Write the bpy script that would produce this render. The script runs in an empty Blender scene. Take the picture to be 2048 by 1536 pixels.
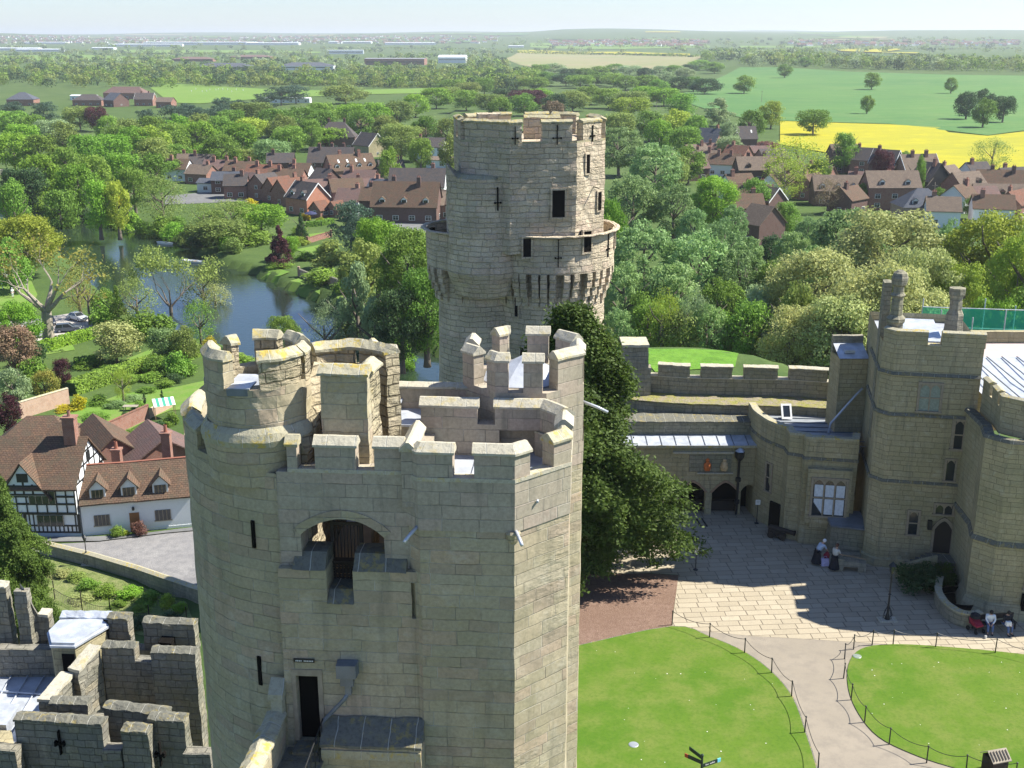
import bpy, bmesh, math, random
import numpy as np
from mathutils import Vector, Matrix, noise, geometry
R=math.radians; PI=math.pi; sin=math.sin; cos=math.cos; tan=math.tan; atan=math.atan
scene=bpy.context.scene; COL=scene.collection
PITCH=R(16.77); FPX=2300.0; HC=33.0
def dep(py): return PITCH+atan((py-768)/FPX)
def at(px,py,z):
    a=dep(py); dr=HC-z; Y=dr/tan(a); d=Y*cos(PITCH)+dr*sin(PITCH)
    return Vector(((px-1024)/FPX*d,Y,z))
def atY(px,py,Y):
    a=dep(py); dr=Y*tan(a); d=Y*cos(PITCH)+dr*sin(PITCH)
    return Vector(((px-1024)/FPX*d,Y,HC-dr))
# ---------- objects
def empty(name,loc=(0,0,0),rz=0):
    o=bpy.data.objects.new(name,None); COL.objects.link(o); o.location=loc; o.rotation_euler=(0,0,rz); o.empty_display_size=.5
    return o
def tag(o,label=None,cat=None,group=None,kind=None):
    if label: o['label']=label
    if cat: o['category']=cat
    if group: o['group']=group
    if kind: o['kind']=kind
    return o
KIDS={}
def link(o,parent=None):
    COL.objects.link(o)
    if parent is not None: o.parent=parent; KIDS.setdefault(parent.name,[]).append(o)
    return o
def dup(root,loc=None,rz=None,scale=None,parent=None):
    c=root.copy(); link(c,parent)
    if loc is not None: c.location=loc
    if rz is not None: c.rotation_euler=(0,0,rz)
    if scale is not None: c.scale=scale if hasattr(scale,'__len__') else (scale,)*3
    for ch in KIDS.get(root.name,[]): dup(ch,parent=c)
    return c
class MB:
    def __init__(s): s.v=[]; s.f=[]; s.uv=[]; s.m=[]; s.M=None
    def P(s,p):
        p=Vector(p); return s.M@p if s.M is not None else p
    def face(s,pts,uv=None,mi=0):
        q=[s.P(p) for p in pts]; n0=len(s.v); s.v+=q; s.f.append(list(range(n0,n0+len(q))))
        if uv is None:
            n=Vector((0,0,0))
            for i in range(len(q)):
                a,b=q[i],q[(i+1)%len(q)]; n+=Vector(((a.y-b.y)*(a.z+b.z),(a.z-b.z)*(a.x+b.x),(a.x-b.x)*(a.y+b.y)))
            n=n.normalized() if n.length>1e-12 else Vector((0,0,1))
            if abs(n.z)>.93: uv=[(p.x,p.y) for p in q]
            else:
                t=Vector((0,0,1)).cross(n).normalized(); b=n.cross(t); uv=[(p.dot(t),p.dot(b)) for p in q]
        s.uv.append(uv); s.m.append(mi)
    def box(s,x0,x1,y0,y1,z0,z1,mi=0,bottom=True):
        c=[(x0,y0),(x1,y0),(x1,y1),(x0,y1)]; s.prism(c,z0,z1,mi,bottom)
    def prism(s,poly,z0,z1,mi=0,bottom=True,top=True,tmi=None):
        n=len(poly)
        A=sum(poly[i][0]*poly[(i+1)%n][1]-poly[(i+1)%n][0]*poly[i][1] for i in range(n))
        if A<0: poly=poly[::-1]
        zt=z1 if hasattr(z1,'__len__') else [z1]*n
        for i in range(n):
            a,b=poly[i],poly[(i+1)%n]; j=(i+1)%n
            s.face([(a[0],a[1],z0),(b[0],b[1],z0),(b[0],b[1],zt[j]),(a[0],a[1],zt[i])],mi=mi)
        if top: s.face([(p[0],p[1],zt[i]) for i,p in enumerate(poly)],mi=mi if tmi is None else tmi)
        if bottom: s.face([(p[0],p[1],z0) for p in reversed(poly)],mi=mi)
    def sweep(s,pts,prof,closed=False,mi=0,caps=True):
        # prof: closed list of (offset to the left of travel, z); pts plan points
        n=len(pts); P2=[Vector((p[0],p[1])) for p in pts]; zb=[p[2] if len(p)>2 else 0 for p in pts]
        nr=[];ac=[0]
        for i in range(n):
            if closed: a=(P2[i]-P2[i-1]).normalized(); b=(P2[(i+1)%n]-P2[i]).normalized()
            else:
                a=(P2[i]-P2[i-1]).normalized() if i>0 else (P2[1]-P2[0]).normalized()
                b=(P2[i+1]-P2[i]).normalized() if i<n-1 else a
            na=Vector((-a.y,a.x)); nb=Vector((-b.y,b.x)); m=(na+nb); m=m.normalized() if m.length>1e-6 else na
            nr.append(m/max(.4,m.dot(na)))
        for i in range(1,n+1): ac.append(ac[-1]+(P2[i%n]-P2[i-1]).length)
        def pt(i,o,z): k=i%n; q=P2[k]+nr[k]*o; return (q.x,q.y,z+zb[k])
        k=len(prof)
        pl=[0]
        for j in range(k):
            a,b=prof[j],prof[(j+1)%k]; pl.append(pl[-1]+math.hypot(a[0]-b[0],a[1]-b[1]))
        for i in range(n if closed else n-1):
            for j in range(k):
                a,b=prof[j],prof[(j+1)%k]
                steep=abs(b[1]-a[1])>abs(b[0]-a[0])
                va,vb=(a[1],b[1]) if steep else (a[0],b[0])
                s.face([pt(i,*a),pt(i,*b),pt(i+1,*b),pt(i+1,*a)],uv=[(ac[i],va),(ac[i],vb),(ac[i+1],vb),(ac[i+1],va)],mi=mi)
        if caps and not closed:
            s.face([pt(0,*q) for q in reversed(prof)],mi=mi); s.face([pt(n-1,*q) for q in prof],mi=mi)
    def panel(s,outline,holes,th,O,ang,mi=0,back=True):
        # 2D (u,z) shape standing at O with heading ang; thickness goes to the left of u (away)
        ux,uy=cos(ang),sin(ang); nx,ny=-uy,ux
        def W(p,d): return (O[0]+ux*p[0]+nx*d,O[1]+uy*p[0]+ny*d,p[1])
        loops=[outline]+holes; flat=[p for l in loops for p in l]
        tr=geometry.tessellate_polygon([[Vector((p[0],p[1],0)) for p in l] for l in loops])
        for t in tr:
            a,b,c=[flat[i] for i in t]
            if (b[0]-a[0])*(c[1]-a[1])-(c[0]-a[0])*(b[1]-a[1])<0: b,c=c,b
            s.face([W(a,0),W(b,0),W(c,0)],uv=[a,b,c],mi=mi)
            if back: s.face([W(a,th),W(c,th),W(b,th)],uv=[a,c,b],mi=mi)
        for li,l in enumerate(loops):
            n=len(l); A=sum(l[i][0]*l[(i+1)%n][1]-l[(i+1)%n][0]*l[i][1] for i in range(n))
            l2=l if (A>0)==(li==0) else l[::-1]
            for i in range(n):
                a,b=l2[i],l2[(i+1)%n]; s.face([W(b,0),W(a,0),W(a,th),W(b,th)],mi=mi)
    def tube(s,path,rad,n=8,mi=0,caps=True):
        path=[Vector(p) for p in path]; rad=rad if hasattr(rad,'__len__') else [rad]*len(path)
        rings=[]; u=None
        for i,p in enumerate(path):
            d=(path[min(i+1,len(path)-1)]-path[max(i-1,0)]).normalized()
            if u is None: u=d.orthogonal().normalized()
            u=(u-d*u.dot(d)); u=u.normalized() if u.length>1e-6 else d.orthogonal().normalized()
            w=d.cross(u); rings.append([p+(u*cos(2*PI*k/n)+w*sin(2*PI*k/n))*rad[i] for k in range(n)])
        L=0
        for i in range(len(path)-1):
            l2=L+(path[i+1]-path[i]).length
            for k in range(n):
                k2=(k+1)%n; s.face([rings[i][k],rings[i][k2],rings[i+1][k2],rings[i+1][k]],uv=[(k/n,L),((k+1)/n,L),((k+1)/n,l2),(k/n,l2)],mi=mi)
            L=l2
        if caps: s.face(rings[0][::-1],mi=mi); s.face(rings[-1],mi=mi)
    def lathe(s,prof,c=(0,0),n=16,mi=0,a0=0,a1=2*PI):
        full=abs(a1-a0-2*PI)<1e-6
        for i in range(len(prof)-1):
            (r0,z0),(r1,z1)=prof[i],prof[i+1]
            for k in range(n):
                a,b=a0+(a1-a0)*k/n,a0+(a1-a0)*(k+1)/n
                q=[(c[0]+r0*cos(a),c[1]+r0*sin(a),z0),(c[0]+r0*cos(b),c[1]+r0*sin(b),z0),(c[0]+r1*cos(b),c[1]+r1*sin(b),z1),(c[0]+r1*cos(a),c[1]+r1*sin(a),z1)]
                r=max(r0,r1); uv=[(a*r,z0),(b*r,z0),(b*r,z1),(a*r,z1)]
                if r0<1e-6: q=[q[0],q[2],q[3]]; uv=[uv[0],uv[2],uv[3]]
                elif r1<1e-6: q=q[:3]; uv=uv[:3]
                s.face(q,uv=uv,mi=mi)
    def build(s,name,mats,parent=None,rough=None,smooth=False,world=False,weld=True):
        me=bpy.data.meshes.new(name); mats=mats if isinstance(mats,(list,tuple)) else [mats]
        me.from_pydata([tuple(v) for v in s.v],[],s.f)
        ul=me.uv_layers.new(name='UVMap'); flat=[c for f in s.uv for p in f for c in (p[0],p[1])]; ul.data.foreach_set('uv',flat)
        for m in mats: me.materials.append(m)
        if len(mats)>1: me.polygons.foreach_set('material_index',s.m)
        if world and parent is not None:
            me.transform((Matrix.Translation(parent.location)@Matrix.Rotation(parent.rotation_euler.z,4,'Z')).inverted())
        if weld or rough:
            bm=bmesh.new(); bm.from_mesh(me); bmesh.ops.remove_doubles(bm,verts=bm.verts,dist=.0006)
            if rough:
                cell,amp=rough[0],rough[1]; fr=rough[2] if len(rough)>2 else 1.7
                for _ in range(7):
                    es=[e for e in bm.edges if e.calc_length()>cell]
                    if not es or len(bm.verts)>60000: break
                    bmesh.ops.subdivide_edges(bm,edges=es,cuts=1,use_grid_fill=True)
                for v in bm.verts:
                    v.co+=noise.noise_vector(v.co*fr)*amp+noise.noise_vector(v.co*fr*3.1+Vector((7,3,1)))*amp*.5
            bm.to_mesh(me); bm.free()
        if smooth: me.polygons.foreach_set('use_smooth',[True]*len(me.polygons))
        me.update()
        o=bpy.data.objects.new(name,me); link(o,parent); return o
def circ(c,r,a0,a1,n):
    return [(c[0]+r*cos(a0+(a1-a0)*i/n),c[1]+r*sin(a0+(a1-a0)*i/n)) for i in range(n+1)]
# ---------- materials
class NT:
    def __init__(s,name):
        s.mat=bpy.data.materials.new(name); s.mat.use_nodes=True; s.t=s.mat.node_tree; s.t.nodes.clear()
    def n(s,ty,**k):
        o=s.t.nodes.new(ty)
        for a,b in k.items():
            if a.startswith('i_'):
                key=a[2:]; key=int(key) if key.isdigit() else key.replace('_',' ')
                s.set(o,key,b)
            else: setattr(o,a,b)
        return o
    def set(s,o,key,b):
        inp=o.inputs[key]
        if isinstance(b,bpy.types.NodeSocket): s.t.links.new(b,inp)
        elif isinstance(b,bpy.types.Node): s.t.links.new(b.outputs[0],inp)
        elif inp.type=='RGBA' and len(b)==3: inp.default_value=(*b,1)
        else: inp.default_value=b
    def math(s,op,a,b=None,c=None,clamp=False):
        o=s.n('ShaderNodeMath',operation=op,use_clamp=clamp); s.set(o,0,a)
        if b is not None: s.set(o,1,b)
        if c is not None: s.set(o,2,c)
        return o.outputs[0]
    def mix(s,f,a,b,bt='MIX'):
        o=s.n('ShaderNodeMix',data_type='RGBA',blend_type=bt); s.set(o,0,f); s.set(o,6,a); s.set(o,7,b); return o.outputs[2]
    def noise(s,vec,scale,detail=3,rough=.55,out=0,dim='3D'):
        o=s.n('ShaderNodeTexNoise',noise_dimensions=dim,i_Scale=scale,i_Detail=detail,i_Roughness=rough)
        if vec is not None: s.set(o,'Vector',vec)
        return o.outputs[out]
    def step(s,x,a,b,lo=0.,hi=1.):
        o=s.n('ShaderNodeMapRange',interpolation_type='SMOOTHSTEP'); s.set(o,0,x); o.inputs[1].default_value=a; o.inputs[2].default_value=b; o.inputs[3].default_value=lo; o.inputs[4].default_value=hi; return o.outputs[0]
    def xyz(s,x,y,z=0.):
        o=s.n('ShaderNodeCombineXYZ'); s.set(o,0,x); s.set(o,1,y); s.set(o,2,z); return o.outputs[0]
    def wn(s,vec,dim='3D',out=0):
        o=s.n('ShaderNodeTexWhiteNoise',noise_dimensions=dim)
        if dim=='1D': s.set(o,'W',vec)
        else: s.set(o,'Vector',vec)
        return o.outputs[out]
    def bsdf(s,col,rough=.9,bump=None,bd=.03,bs=1.,metal=0.,spec=.3,transl=0.,extra=None):
        b=s.n('ShaderNodeBsdfPrincipled'); s.set(b,'Base Color',col); s.set(b,'Roughness',rough); s.set(b,'Metallic',metal); s.set(b,'Specular IOR Level',spec)
        if bump is not None:
            bp=s.n('ShaderNodeBump',i_Strength=bs,i_Distance=bd); s.set(bp,'Height',bump); s.set(b,'Normal',bp.outputs[0])
        o=b.outputs[0]
        if transl>0:
            t=s.n('ShaderNodeBsdfTranslucent'); s.set(t,'Color',col); mx=s.n('ShaderNodeMixShader',i_0=transl); s.set(mx,1,o); s.set(mx,2,t.outputs[0]); o=mx.outputs[0]
        out=s.n('ShaderNodeOutputMaterial'); s.set(out,'Surface',o); return s.mat
def plain(name,col,rough=.7,metal=0.,spec=.4,var=.12,sc=3.):
    N=NT(name); tc=N.n('ShaderNodeTexCoord'); f=N.noise(tc.outputs['Object'],sc,4)
    c=N.mix(f,tuple(x*(1-var*1.6) for x in col),tuple(min(1,x*(1+var*1.6)) for x in col))
    return N.bsdf(c,rough,metal=metal,spec=spec)
def stone(name,pal,h=.32,w=.75,mort=(.5,.48,.42),mw=.012,erode=.4,lichen=.15,stain=(.12,.12,.09),stainf=.5,bump=.04,pale=.5,green=.3,warp=.02):
    N=NT(name); uv=N.n('ShaderNodeTexCoord').outputs['UV']; ob=N.n('ShaderNodeNewGeometry').outputs['Position']
    nd=N.noise(uv,1.1,3,out=1); sub=N.n('ShaderNodeVectorMath',operation='SUBTRACT'); N.set(sub,0,nd); N.set(sub,1,(.5,.5,.5))
    sc=N.n('ShaderNodeVectorMath',operation='SCALE'); N.set(sc,0,sub.outputs[0]); sc.inputs['Scale'].default_value=warp*3
    ad=N.n('ShaderNodeVectorMath',operation='ADD'); N.set(ad,0,uv); N.set(ad,1,sc.outputs[0])
    sp=N.n('ShaderNodeSeparateXYZ'); N.set(sp,0,ad.outputs[0]); u,v=sp.outputs[0],sp.outputs[1]
    w1=N.noise(N.xyz(0.,N.math('MULTIPLY',v,.6)),1.,1); v=N.math('ADD',v,N.math('MULTIPLY',w1,h*1.6))
    vr=N.math('DIVIDE',v,h); row=N.math('FLOOR',vr); r1=N.wn(row,'1D'); r2=N.wn(N.math('ADD',row,77.3),'1D')
    ur=N.math('ADD',N.math('MULTIPLY',N.math('DIVIDE',u,w),N.math('ADD',.7,N.math('MULTIPLY',r1,.7))),N.math('MULTIPLY',r2,9.))
    ur=N.math('ADD',ur,N.math('MULTIPLY',N.noise(N.xyz(ur,row),.9,0),.5))
    col=N.math('FLOOR',ur); fu=N.math('FRACT',ur); fv=N.math('FRACT',vr)
    eu=N.math('MULTIPLY',N.math('SUBTRACT',.5,N.math('ABSOLUTE',N.math('SUBTRACT',fu,.5))),w)
    ev=N.math('MULTIPLY',N.math('SUBTRACT',.5,N.math('ABSOLUTE',N.math('SUBTRACT',fv,.5))),h)
    e=N.math('MINIMUM',eu,ev); mort_m=N.step(e,mw*.4,mw*1.5,1.,0.)
    bid=N.xyz(col,row); rc=N.wn(bid); rc2=N.wn(bid,out=1)
    cr=N.n('ShaderNodeValToRGB'); cr.color_ramp.interpolation='CONSTANT'; el=cr.color_ramp.elements
    while len(el)<len(pal): el.new(.5)
    for i,p in enumerate(pal): el[i].position=i/len(pal); el[i].color=(*p,1)
    N.set(cr,0,rc); c=cr.outputs[0]
    big=N.noise(ob,.35,4); med=N.noise(ob,2.2,5,.65); fine=N.noise(ob,11,5,.7)
    c=N.mix(.45,c,tuple(sum(p[k] for p in pal)/len(pal) for k in range(3)))
    c=N.mix(N.step(fine,.3,.75,0,.42),c,tuple(x*.45 for x in pal[0]))
    c=N.mix(N.step(med,.52,.72,0,.3),c,(.55,.52,.42))
    c=N.mix(N.step(big,.4,.65,0,green),c,(.17,.18,.085))
    mc=N.mix(N.step(N.noise(ob,1.3,3),.42,.6),tuple(x*.28 for x in mort),mort)
    mk=N.math('MULTIPLY',mort_m,N.step(N.noise(ob,.8,4),.3,.55,.35,1.)); c=N.mix(N.math('MULTIPLY',mk,pale),c,mc)
    # rain streaks: a soiling with its own drip shape
    st=N.noise(N.xyz(N.math('MULTIPLY',u,2.6),N.math('MULTIPLY',v,.22)),1.,5,.6); c=N.mix(N.step(st,.5,.72,0,stainf),c,stain)
    li=N.math('MULTIPLY',N.step(N.noise(ob,3.1,6,.7),.6,.68),N.step(N.noise(ob,.5,2),.48,.6)); c=N.mix(N.math('MULTIPLY',li,lichen),c,(.5,.36,.06))
    er=N.step(N.noise(ob,.55,3),.5-.25*erode,.62)
    hb=N.math('ADD',N.math('MULTIPLY',mort_m,-.5),N.math('ADD',N.math('MULTIPLY',rc2 if False else N.wn(N.xyz(row,col)),.35),N.math('MULTIPLY',fine,.3)))
    hb=N.math('ADD',hb,N.math('MULTIPLY',N.math('MULTIPLY',er,erode*3.2),N.noise(N.xyz(N.math('MULTIPLY',u,1.7),N.math('MULTIPLY',v,4.2)),1.6,6,.62)))
    return N.bsdf(c,.95,bump=hb,bd=bump,spec=.15)
def ground_mat(name,cols,sc=(.03,.4,4.),rough=.95,bump=.03,spec=.1):
    N=NT(name); p=N.n('ShaderNodeNewGeometry').outputs['Position']
    a=N.noise(p,sc[0],4); b=N.noise(p,sc[1],5,.65); d=N.noise(p,sc[2],5,.75)
    c=N.mix(N.step(a,.35,.65),cols[0],cols[1]); c=N.mix(N.step(b,.38,.68),c,cols[2]); c=N.mix(N.step(d,.4,.75,0,.6),c,cols[3])
    return N.bsdf(c,rough,bump=d,bd=bump,spec=spec)
M={}
gp=[(.36,.31,.215),(.31,.285,.19),(.40,.35,.245),(.34,.315,.23),(.29,.26,.18),(.38,.34,.24),(.33,.29,.20),(.40,.30,.23),(.36,.33,.25),(.30,.24,.19)]
gp2=[(.335,.30,.235),(.30,.27,.215),(.345,.30,.245),(.31,.285,.23),(.28,.25,.205),(.36,.29,.245)]
M['gate']=stone('sandstone_ashlar',gp,.33,.95,(.62,.6,.52),.009,.5,.2,pale=.5,green=.22,stainf=.32,bump=.03)
M['gatetop']=stone('smooth_grey_ashlar',gp2,.36,.8,(.40,.385,.35),.009,.12,.12,pale=.5,green=.12,stain=(.13,.125,.105),stainf=.5,bump=.02)
M['rough']=stone('eroded_sandstone',[(.40,.345,.24),(.36,.31,.21),(.44,.38,.27),(.33,.29,.2),(.42,.37,.275)],.27,.6,(.2,.17,.12),.02,1.,.55,pale=.6,green=.25,bump=.09,stainf=.4,warp=.05)
M['caesar']=stone('weathered_tower_stone',[(.40,.345,.255),(.45,.385,.29),(.36,.31,.235),(.42,.36,.27),(.44,.345,.275),(.38,.335,.26)],.42,.95,(.3,.26,.2),.022,.9,.15,pale=.45,green=.12,bump=.10,stainf=.2,warp=.05)
M['hall']=stone('hall_sandstone',[(.33,.29,.18),(.30,.265,.165),(.36,.31,.2),(.31,.28,.185),(.28,.25,.16)],.33,.8,(.2,.17,.12),.012,.3,.1,pale=.35,green=.25,stainf=.45)
M['curtain']=stone('dark_curtain_stone',[(.25,.235,.185),(.22,.205,.16),(.28,.26,.205),(.2,.19,.15)],.3,.6,(.15,.14,.12),.014,.6,.15,pale=.5,green=.35,stainf=.6)
M['barb']=stone('shade_toned_old_stone',[(.24,.235,.21),(.29,.27,.22),(.20,.2,.18),(.26,.25,.215),(.33,.29,.21)],.33,.62,(.12,.115,.1),.014,.7,.2,pale=.6,green=.2,stainf=.4,bump=.06)  # barbican stone: the gatehouse's shade is put into this darker colour
def _boost():
    for nm,k in (('gate',1.22),('gatetop',1.24),('rough',1.3),('caesar',1.5),('hall',1.3),('curtain',1.25),('barb',.95)):
        for n in M[nm].node_tree.nodes:
            if n.type=='VALTORGB':
                for e in n.color_ramp.elements: e.color=(min(.8,e.color[0]*k*1.02),min(.8,e.color[1]*k*.99),min(.8,e.color[2]*k*.955),1)
            if n.type=='MIX' and n.data_type=='RGBA' and abs(n.inputs[0].default_value-.45)<1e-4 and not n.inputs[0].is_linked:
                c=n.inputs[7].default_value; n.inputs[7].default_value=(c[0]*k*1.02,c[1]*k*.99,c[2]*k*.955,1)
_boost()
def cap_mat(name,c1,c2,lich=.5):
    N=NT(name); p=N.n('ShaderNodeNewGeometry').outputs['Position']; uv=N.n('ShaderNodeTexCoord').outputs['UV']
    c=N.mix(N.noise(p,2.5,5,.65),c1,c2); c=N.mix(N.step(N.noise(p,9,5,.75),.45,.7,0,.5),c,tuple(x*.4 for x in c1))
    li=N.math('MULTIPLY',N.step(N.noise(p,4,6,.7),.5,.6),N.step(N.noise(p,.9,2),.45,.58)); c=N.mix(N.math('MULTIPLY',li,lich),c,(.45,.33,.05))
    sp=N.n('ShaderNodeSeparateXYZ'); N.set(sp,0,uv); fr=N.math('FRACT',N.math('DIVIDE',sp.outputs[0],.7))
    j=N.step(N.math('ABSOLUTE',N.math('SUBTRACT',fr,.5)),.012,.022,1.,0.); c=N.mix(N.math('MULTIPLY',j,.6),c,(.6,.58,.5))
    return N.bsdf(c,.95,bump=N.math('SUBTRACT',N.noise(p,7,6,.7),j),bd=.03,spec=.1)
M['cap']=cap_mat('coping_stone',(.50,.46,.36),(.40,.37,.29),.35)
M['capold']=cap_mat('lichened_coping',(.45,.41,.29),(.32,.3,.22),.8)
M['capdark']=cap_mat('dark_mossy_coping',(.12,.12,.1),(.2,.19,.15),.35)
M['capcae']=cap_mat('golden_lichen_coping',(.40,.36,.24),(.28,.26,.17),.6)
def lead_mat(name,col,seam=.65,axis=0):
    N=NT(name); uv=N.n('ShaderNodeTexCoord').outputs['UV']; p=N.n('ShaderNodeNewGeometry').outputs['Position']
    c=N.mix(N.step(N.noise(p,1.6,5,.6),.35,.7),col,tuple(x*.72 for x in col)); c=N.mix(N.step(N.noise(p,7,4),.55,.8,0,.4),c,tuple(x*.5 for x in col))
    return N.bsdf(c,.42,bump=N.noise(p,3,4),bd=.02,metal=.25,spec=.5)
M['lead']=lead_mat('weathered_lead',(.52,.55,.6))
M['leaddark']=lead_mat('dull_lead',(.17,.19,.22))
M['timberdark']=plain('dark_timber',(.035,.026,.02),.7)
M['timber']=plain('pale_timber',(.3,.22,.13),.8)
M['black']=plain('black_iron',(.012,.013,.014),.5,spec=.5)
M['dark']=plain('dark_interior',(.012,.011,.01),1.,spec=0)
M['glass']=plain('dark_window_glass',(.02,.025,.03),.12,spec=.8)
M['white']=plain('white_paint',(.78,.78,.75),.5)
M['curt']=plain('white_curtain_cloth',(.6,.64,.7),.9,var=.2,sc=6)
M['winstone']=plain('window_dressing_stone',(.3,.25,.18),.95,var=.25,sc=6)
def tile_mat(name,c1,c2,c3,h=.2,bd=.03):
    N=NT(name); uv=N.n('ShaderNodeTexCoord').outputs['UV']; p=N.n('ShaderNodeNewGeometry').outputs['Position']
    b=N.n('ShaderNodeTexBrick',i_Scale=1.,offset=.5); N.set(b,'Vector',uv); b.inputs['Color1'].default_value=(*c1,1); b.inputs['Color2'].default_value=(*c2,1); b.inputs['Mortar'].default_value=(*[x*.4 for x in c1],1)
    b.inputs['Mortar Size'].default_value=.02; b.inputs['Brick Width'].default_value=h*1.2; b.inputs['Row Height'].default_value=h*.8
    c=N.mix(N.step(N.noise(p,.9,5,.7),.4,.65,0,.7),b.outputs[0],c3); c=N.mix(N.step(N.noise(p,5,4,.7),.55,.7,0,.5),c,tuple(x*1.5 for x in c1))
    return N.bsdf(c,.9,bump=N.math('ADD',b.outputs[1],N.noise(p,6,4)),bd=-bd,spec=.15)
M['tilebrown']=tile_mat('brown_clay_tile',(.17,.105,.07),(.12,.08,.06),(.1,.085,.06),.3)
M['tilered']=tile_mat('red_clay_tile',(.22,.1,.065),(.16,.08,.055),(.13,.09,.07),.35)
M['tilegrey']=tile_mat('grey_slate',(.095,.085,.085),(.075,.07,.072),(.11,.085,.07),.35)
M['tilepink']=tile_mat('pinkish_tile',(.2,.125,.105),(.16,.1,.09),(.13,.1,.09),.35)
M['tiletan']=tile_mat('tan_tile',(.21,.16,.12),(.17,.13,.1),(.13,.1,.08),.35)
M['slateblue']=tile_mat('blue_grey_slate',(.09,.1,.125),(.075,.085,.105),(.11,.11,.12),.4)
def brick_mat(name,c1,c2,mo=(.3,.27,.24)):
    N=NT(name); uv=N.n('ShaderNodeTexCoord').outputs['UV']; p=N.n('ShaderNodeNewGeometry').outputs['Position']
    b=N.n('ShaderNodeTexBrick',i_Scale=1.); N.set(b,'Vector',uv); b.inputs['Color1'].default_value=(*c1,1); b.inputs['Color2'].default_value=(*c2,1); b.inputs['Mortar'].default_value=(*mo,1)
    b.inputs['Mortar Size'].default_value=.012; b.inputs['Brick Width'].default_value=.24; b.inputs['Row Height'].default_value=.09
    c=N.mix(N.step(N.noise(p,1.2,5,.7),.45,.7,0,.5),b.outputs[0],tuple(x*.6 for x in c1))
    return N.bsdf(c,.92,spec=.15)
M['brick']=brick_mat('red_brick',(.30,.11,.065),(.23,.09,.06))
M['brickorange']=brick_mat('orange_brick',(.52,.2,.1),(.46,.17,.09))
M['brickdark']=brick_mat('dark_brick',(.17,.085,.065),(.12,.07,.06),(.15,.13,.12))
M['brickpale']=brick_mat('pale_pink_brick',(.45,.27,.18),(.38,.24,.17),(.45,.4,.33))
M['render']=plain('white_limewash',(.72,.74,.74),.9,var=.05)
M['redp']=plain('red_tile_ridge',(.3,.12,.08),.9)
M['door']=plain('varnished_brown_door',(.22,.1,.035),.5)
M['greenpane']=plain('greenish_leaded_glass',(.22,.26,.22),.35,var=.3,sc=8)
M['redstone']=plain('reddish_arch_stone',(.3,.2,.13),.95,var=.3,sc=5)
M['leadmid']=plain('grey_sheet_lead',(.3,.32,.34),.5,metal=.2,var=.25,sc=1.5)
M['terrace']=plain('grey_building_wall',(.25,.25,.27),.8)
M['wht2']=plain('far_white_sheet',(.75,.77,.8),.5,var=.1,sc=.05)
# ground sheets
M['ground']=ground_mat('meadow_ground',[(.075,.12,.03),(.10,.14,.045),(.06,.10,.028),(.04,.07,.02)],(.006,.08,1.2),bump=.1)
M['lawn']=ground_mat('mown_lawn',[(.07,.145,.013),(.10,.165,.02),(.135,.175,.036),(.05,.11,.011)],(.09,.5,6.),bump=.02)
M['grass']=ground_mat('garden_grass',[(.12,.22,.035),(.15,.25,.045),(.17,.23,.06),(.07,.14,.02)],(.05,.4,5.),bump=.03)
M['green']=ground_mat('bright_bank_grass',[(.12,.26,.03),(.16,.3,.04),(.09,.19,.025),(.06,.13,.02)],(.2,.8,4.),bump=.08)
M['crop']=ground_mat('green_wheat_field',[(.075,.165,.05),(.085,.185,.055),(.12,.2,.06),(.07,.145,.045)],(.0035,.012,.5),bump=.0)
M['rape']=ground_mat('yellow_rape_field',[(.40,.36,.022),(.33,.32,.035),(.46,.41,.02),(.22,.26,.035)],(.01,.07,1.),bump=.0)
M['brownf']=ground_mat('thin_brown_field',[(.28,.23,.14),(.20,.22,.09),(.26,.24,.12),(.18,.2,.08)],(.004,.03,.5),bump=.0)
M['mulch']=ground_mat('bark_mulch',[(.17,.105,.075),(.21,.135,.10),(.15,.09,.065),(.34,.25,.19)],(.4,3.,14.),bump=.06)
M['path']=ground_mat('pink_gravel_path',[(.265,.23,.18),(.295,.255,.2),(.235,.205,.165),(.19,.165,.135)],(.3,1.2,20.),bump=.005)
M['cobble']=ground_mat('grey_cobbled_road',[(.24,.23,.225),(.28,.27,.26),(.2,.195,.195),(.14,.135,.135)],(.2,1.,7.),bump=.05)
M['asphalt']=ground_mat('grey_asphalt',[(.16,.16,.16),(.2,.2,.195),(.14,.14,.14),(.12,.12,.12)],(.2,1.,7.),bump=.01)
M['carpark']=ground_mat('pale_gravel_yard',[(.40,.37,.34),(.44,.41,.37),(.36,.33,.3),(.3,.28,.26)],(.2,1.,7.),bump=.01)
M['roughgrass']=ground_mat('rough_bank_grass',[(.15,.2,.05),(.22,.24,.09),(.1,.15,.035),(.3,.29,.16)],(.3,1.3,7.),bump=.15)
M['soil']=ground_mat('garden_soil',[(.14,.1,.07),(.12,.1,.05),(.09,.12,.04),(.06,.09,.03)],(.3,1.5,6.),bump=.08)
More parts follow.
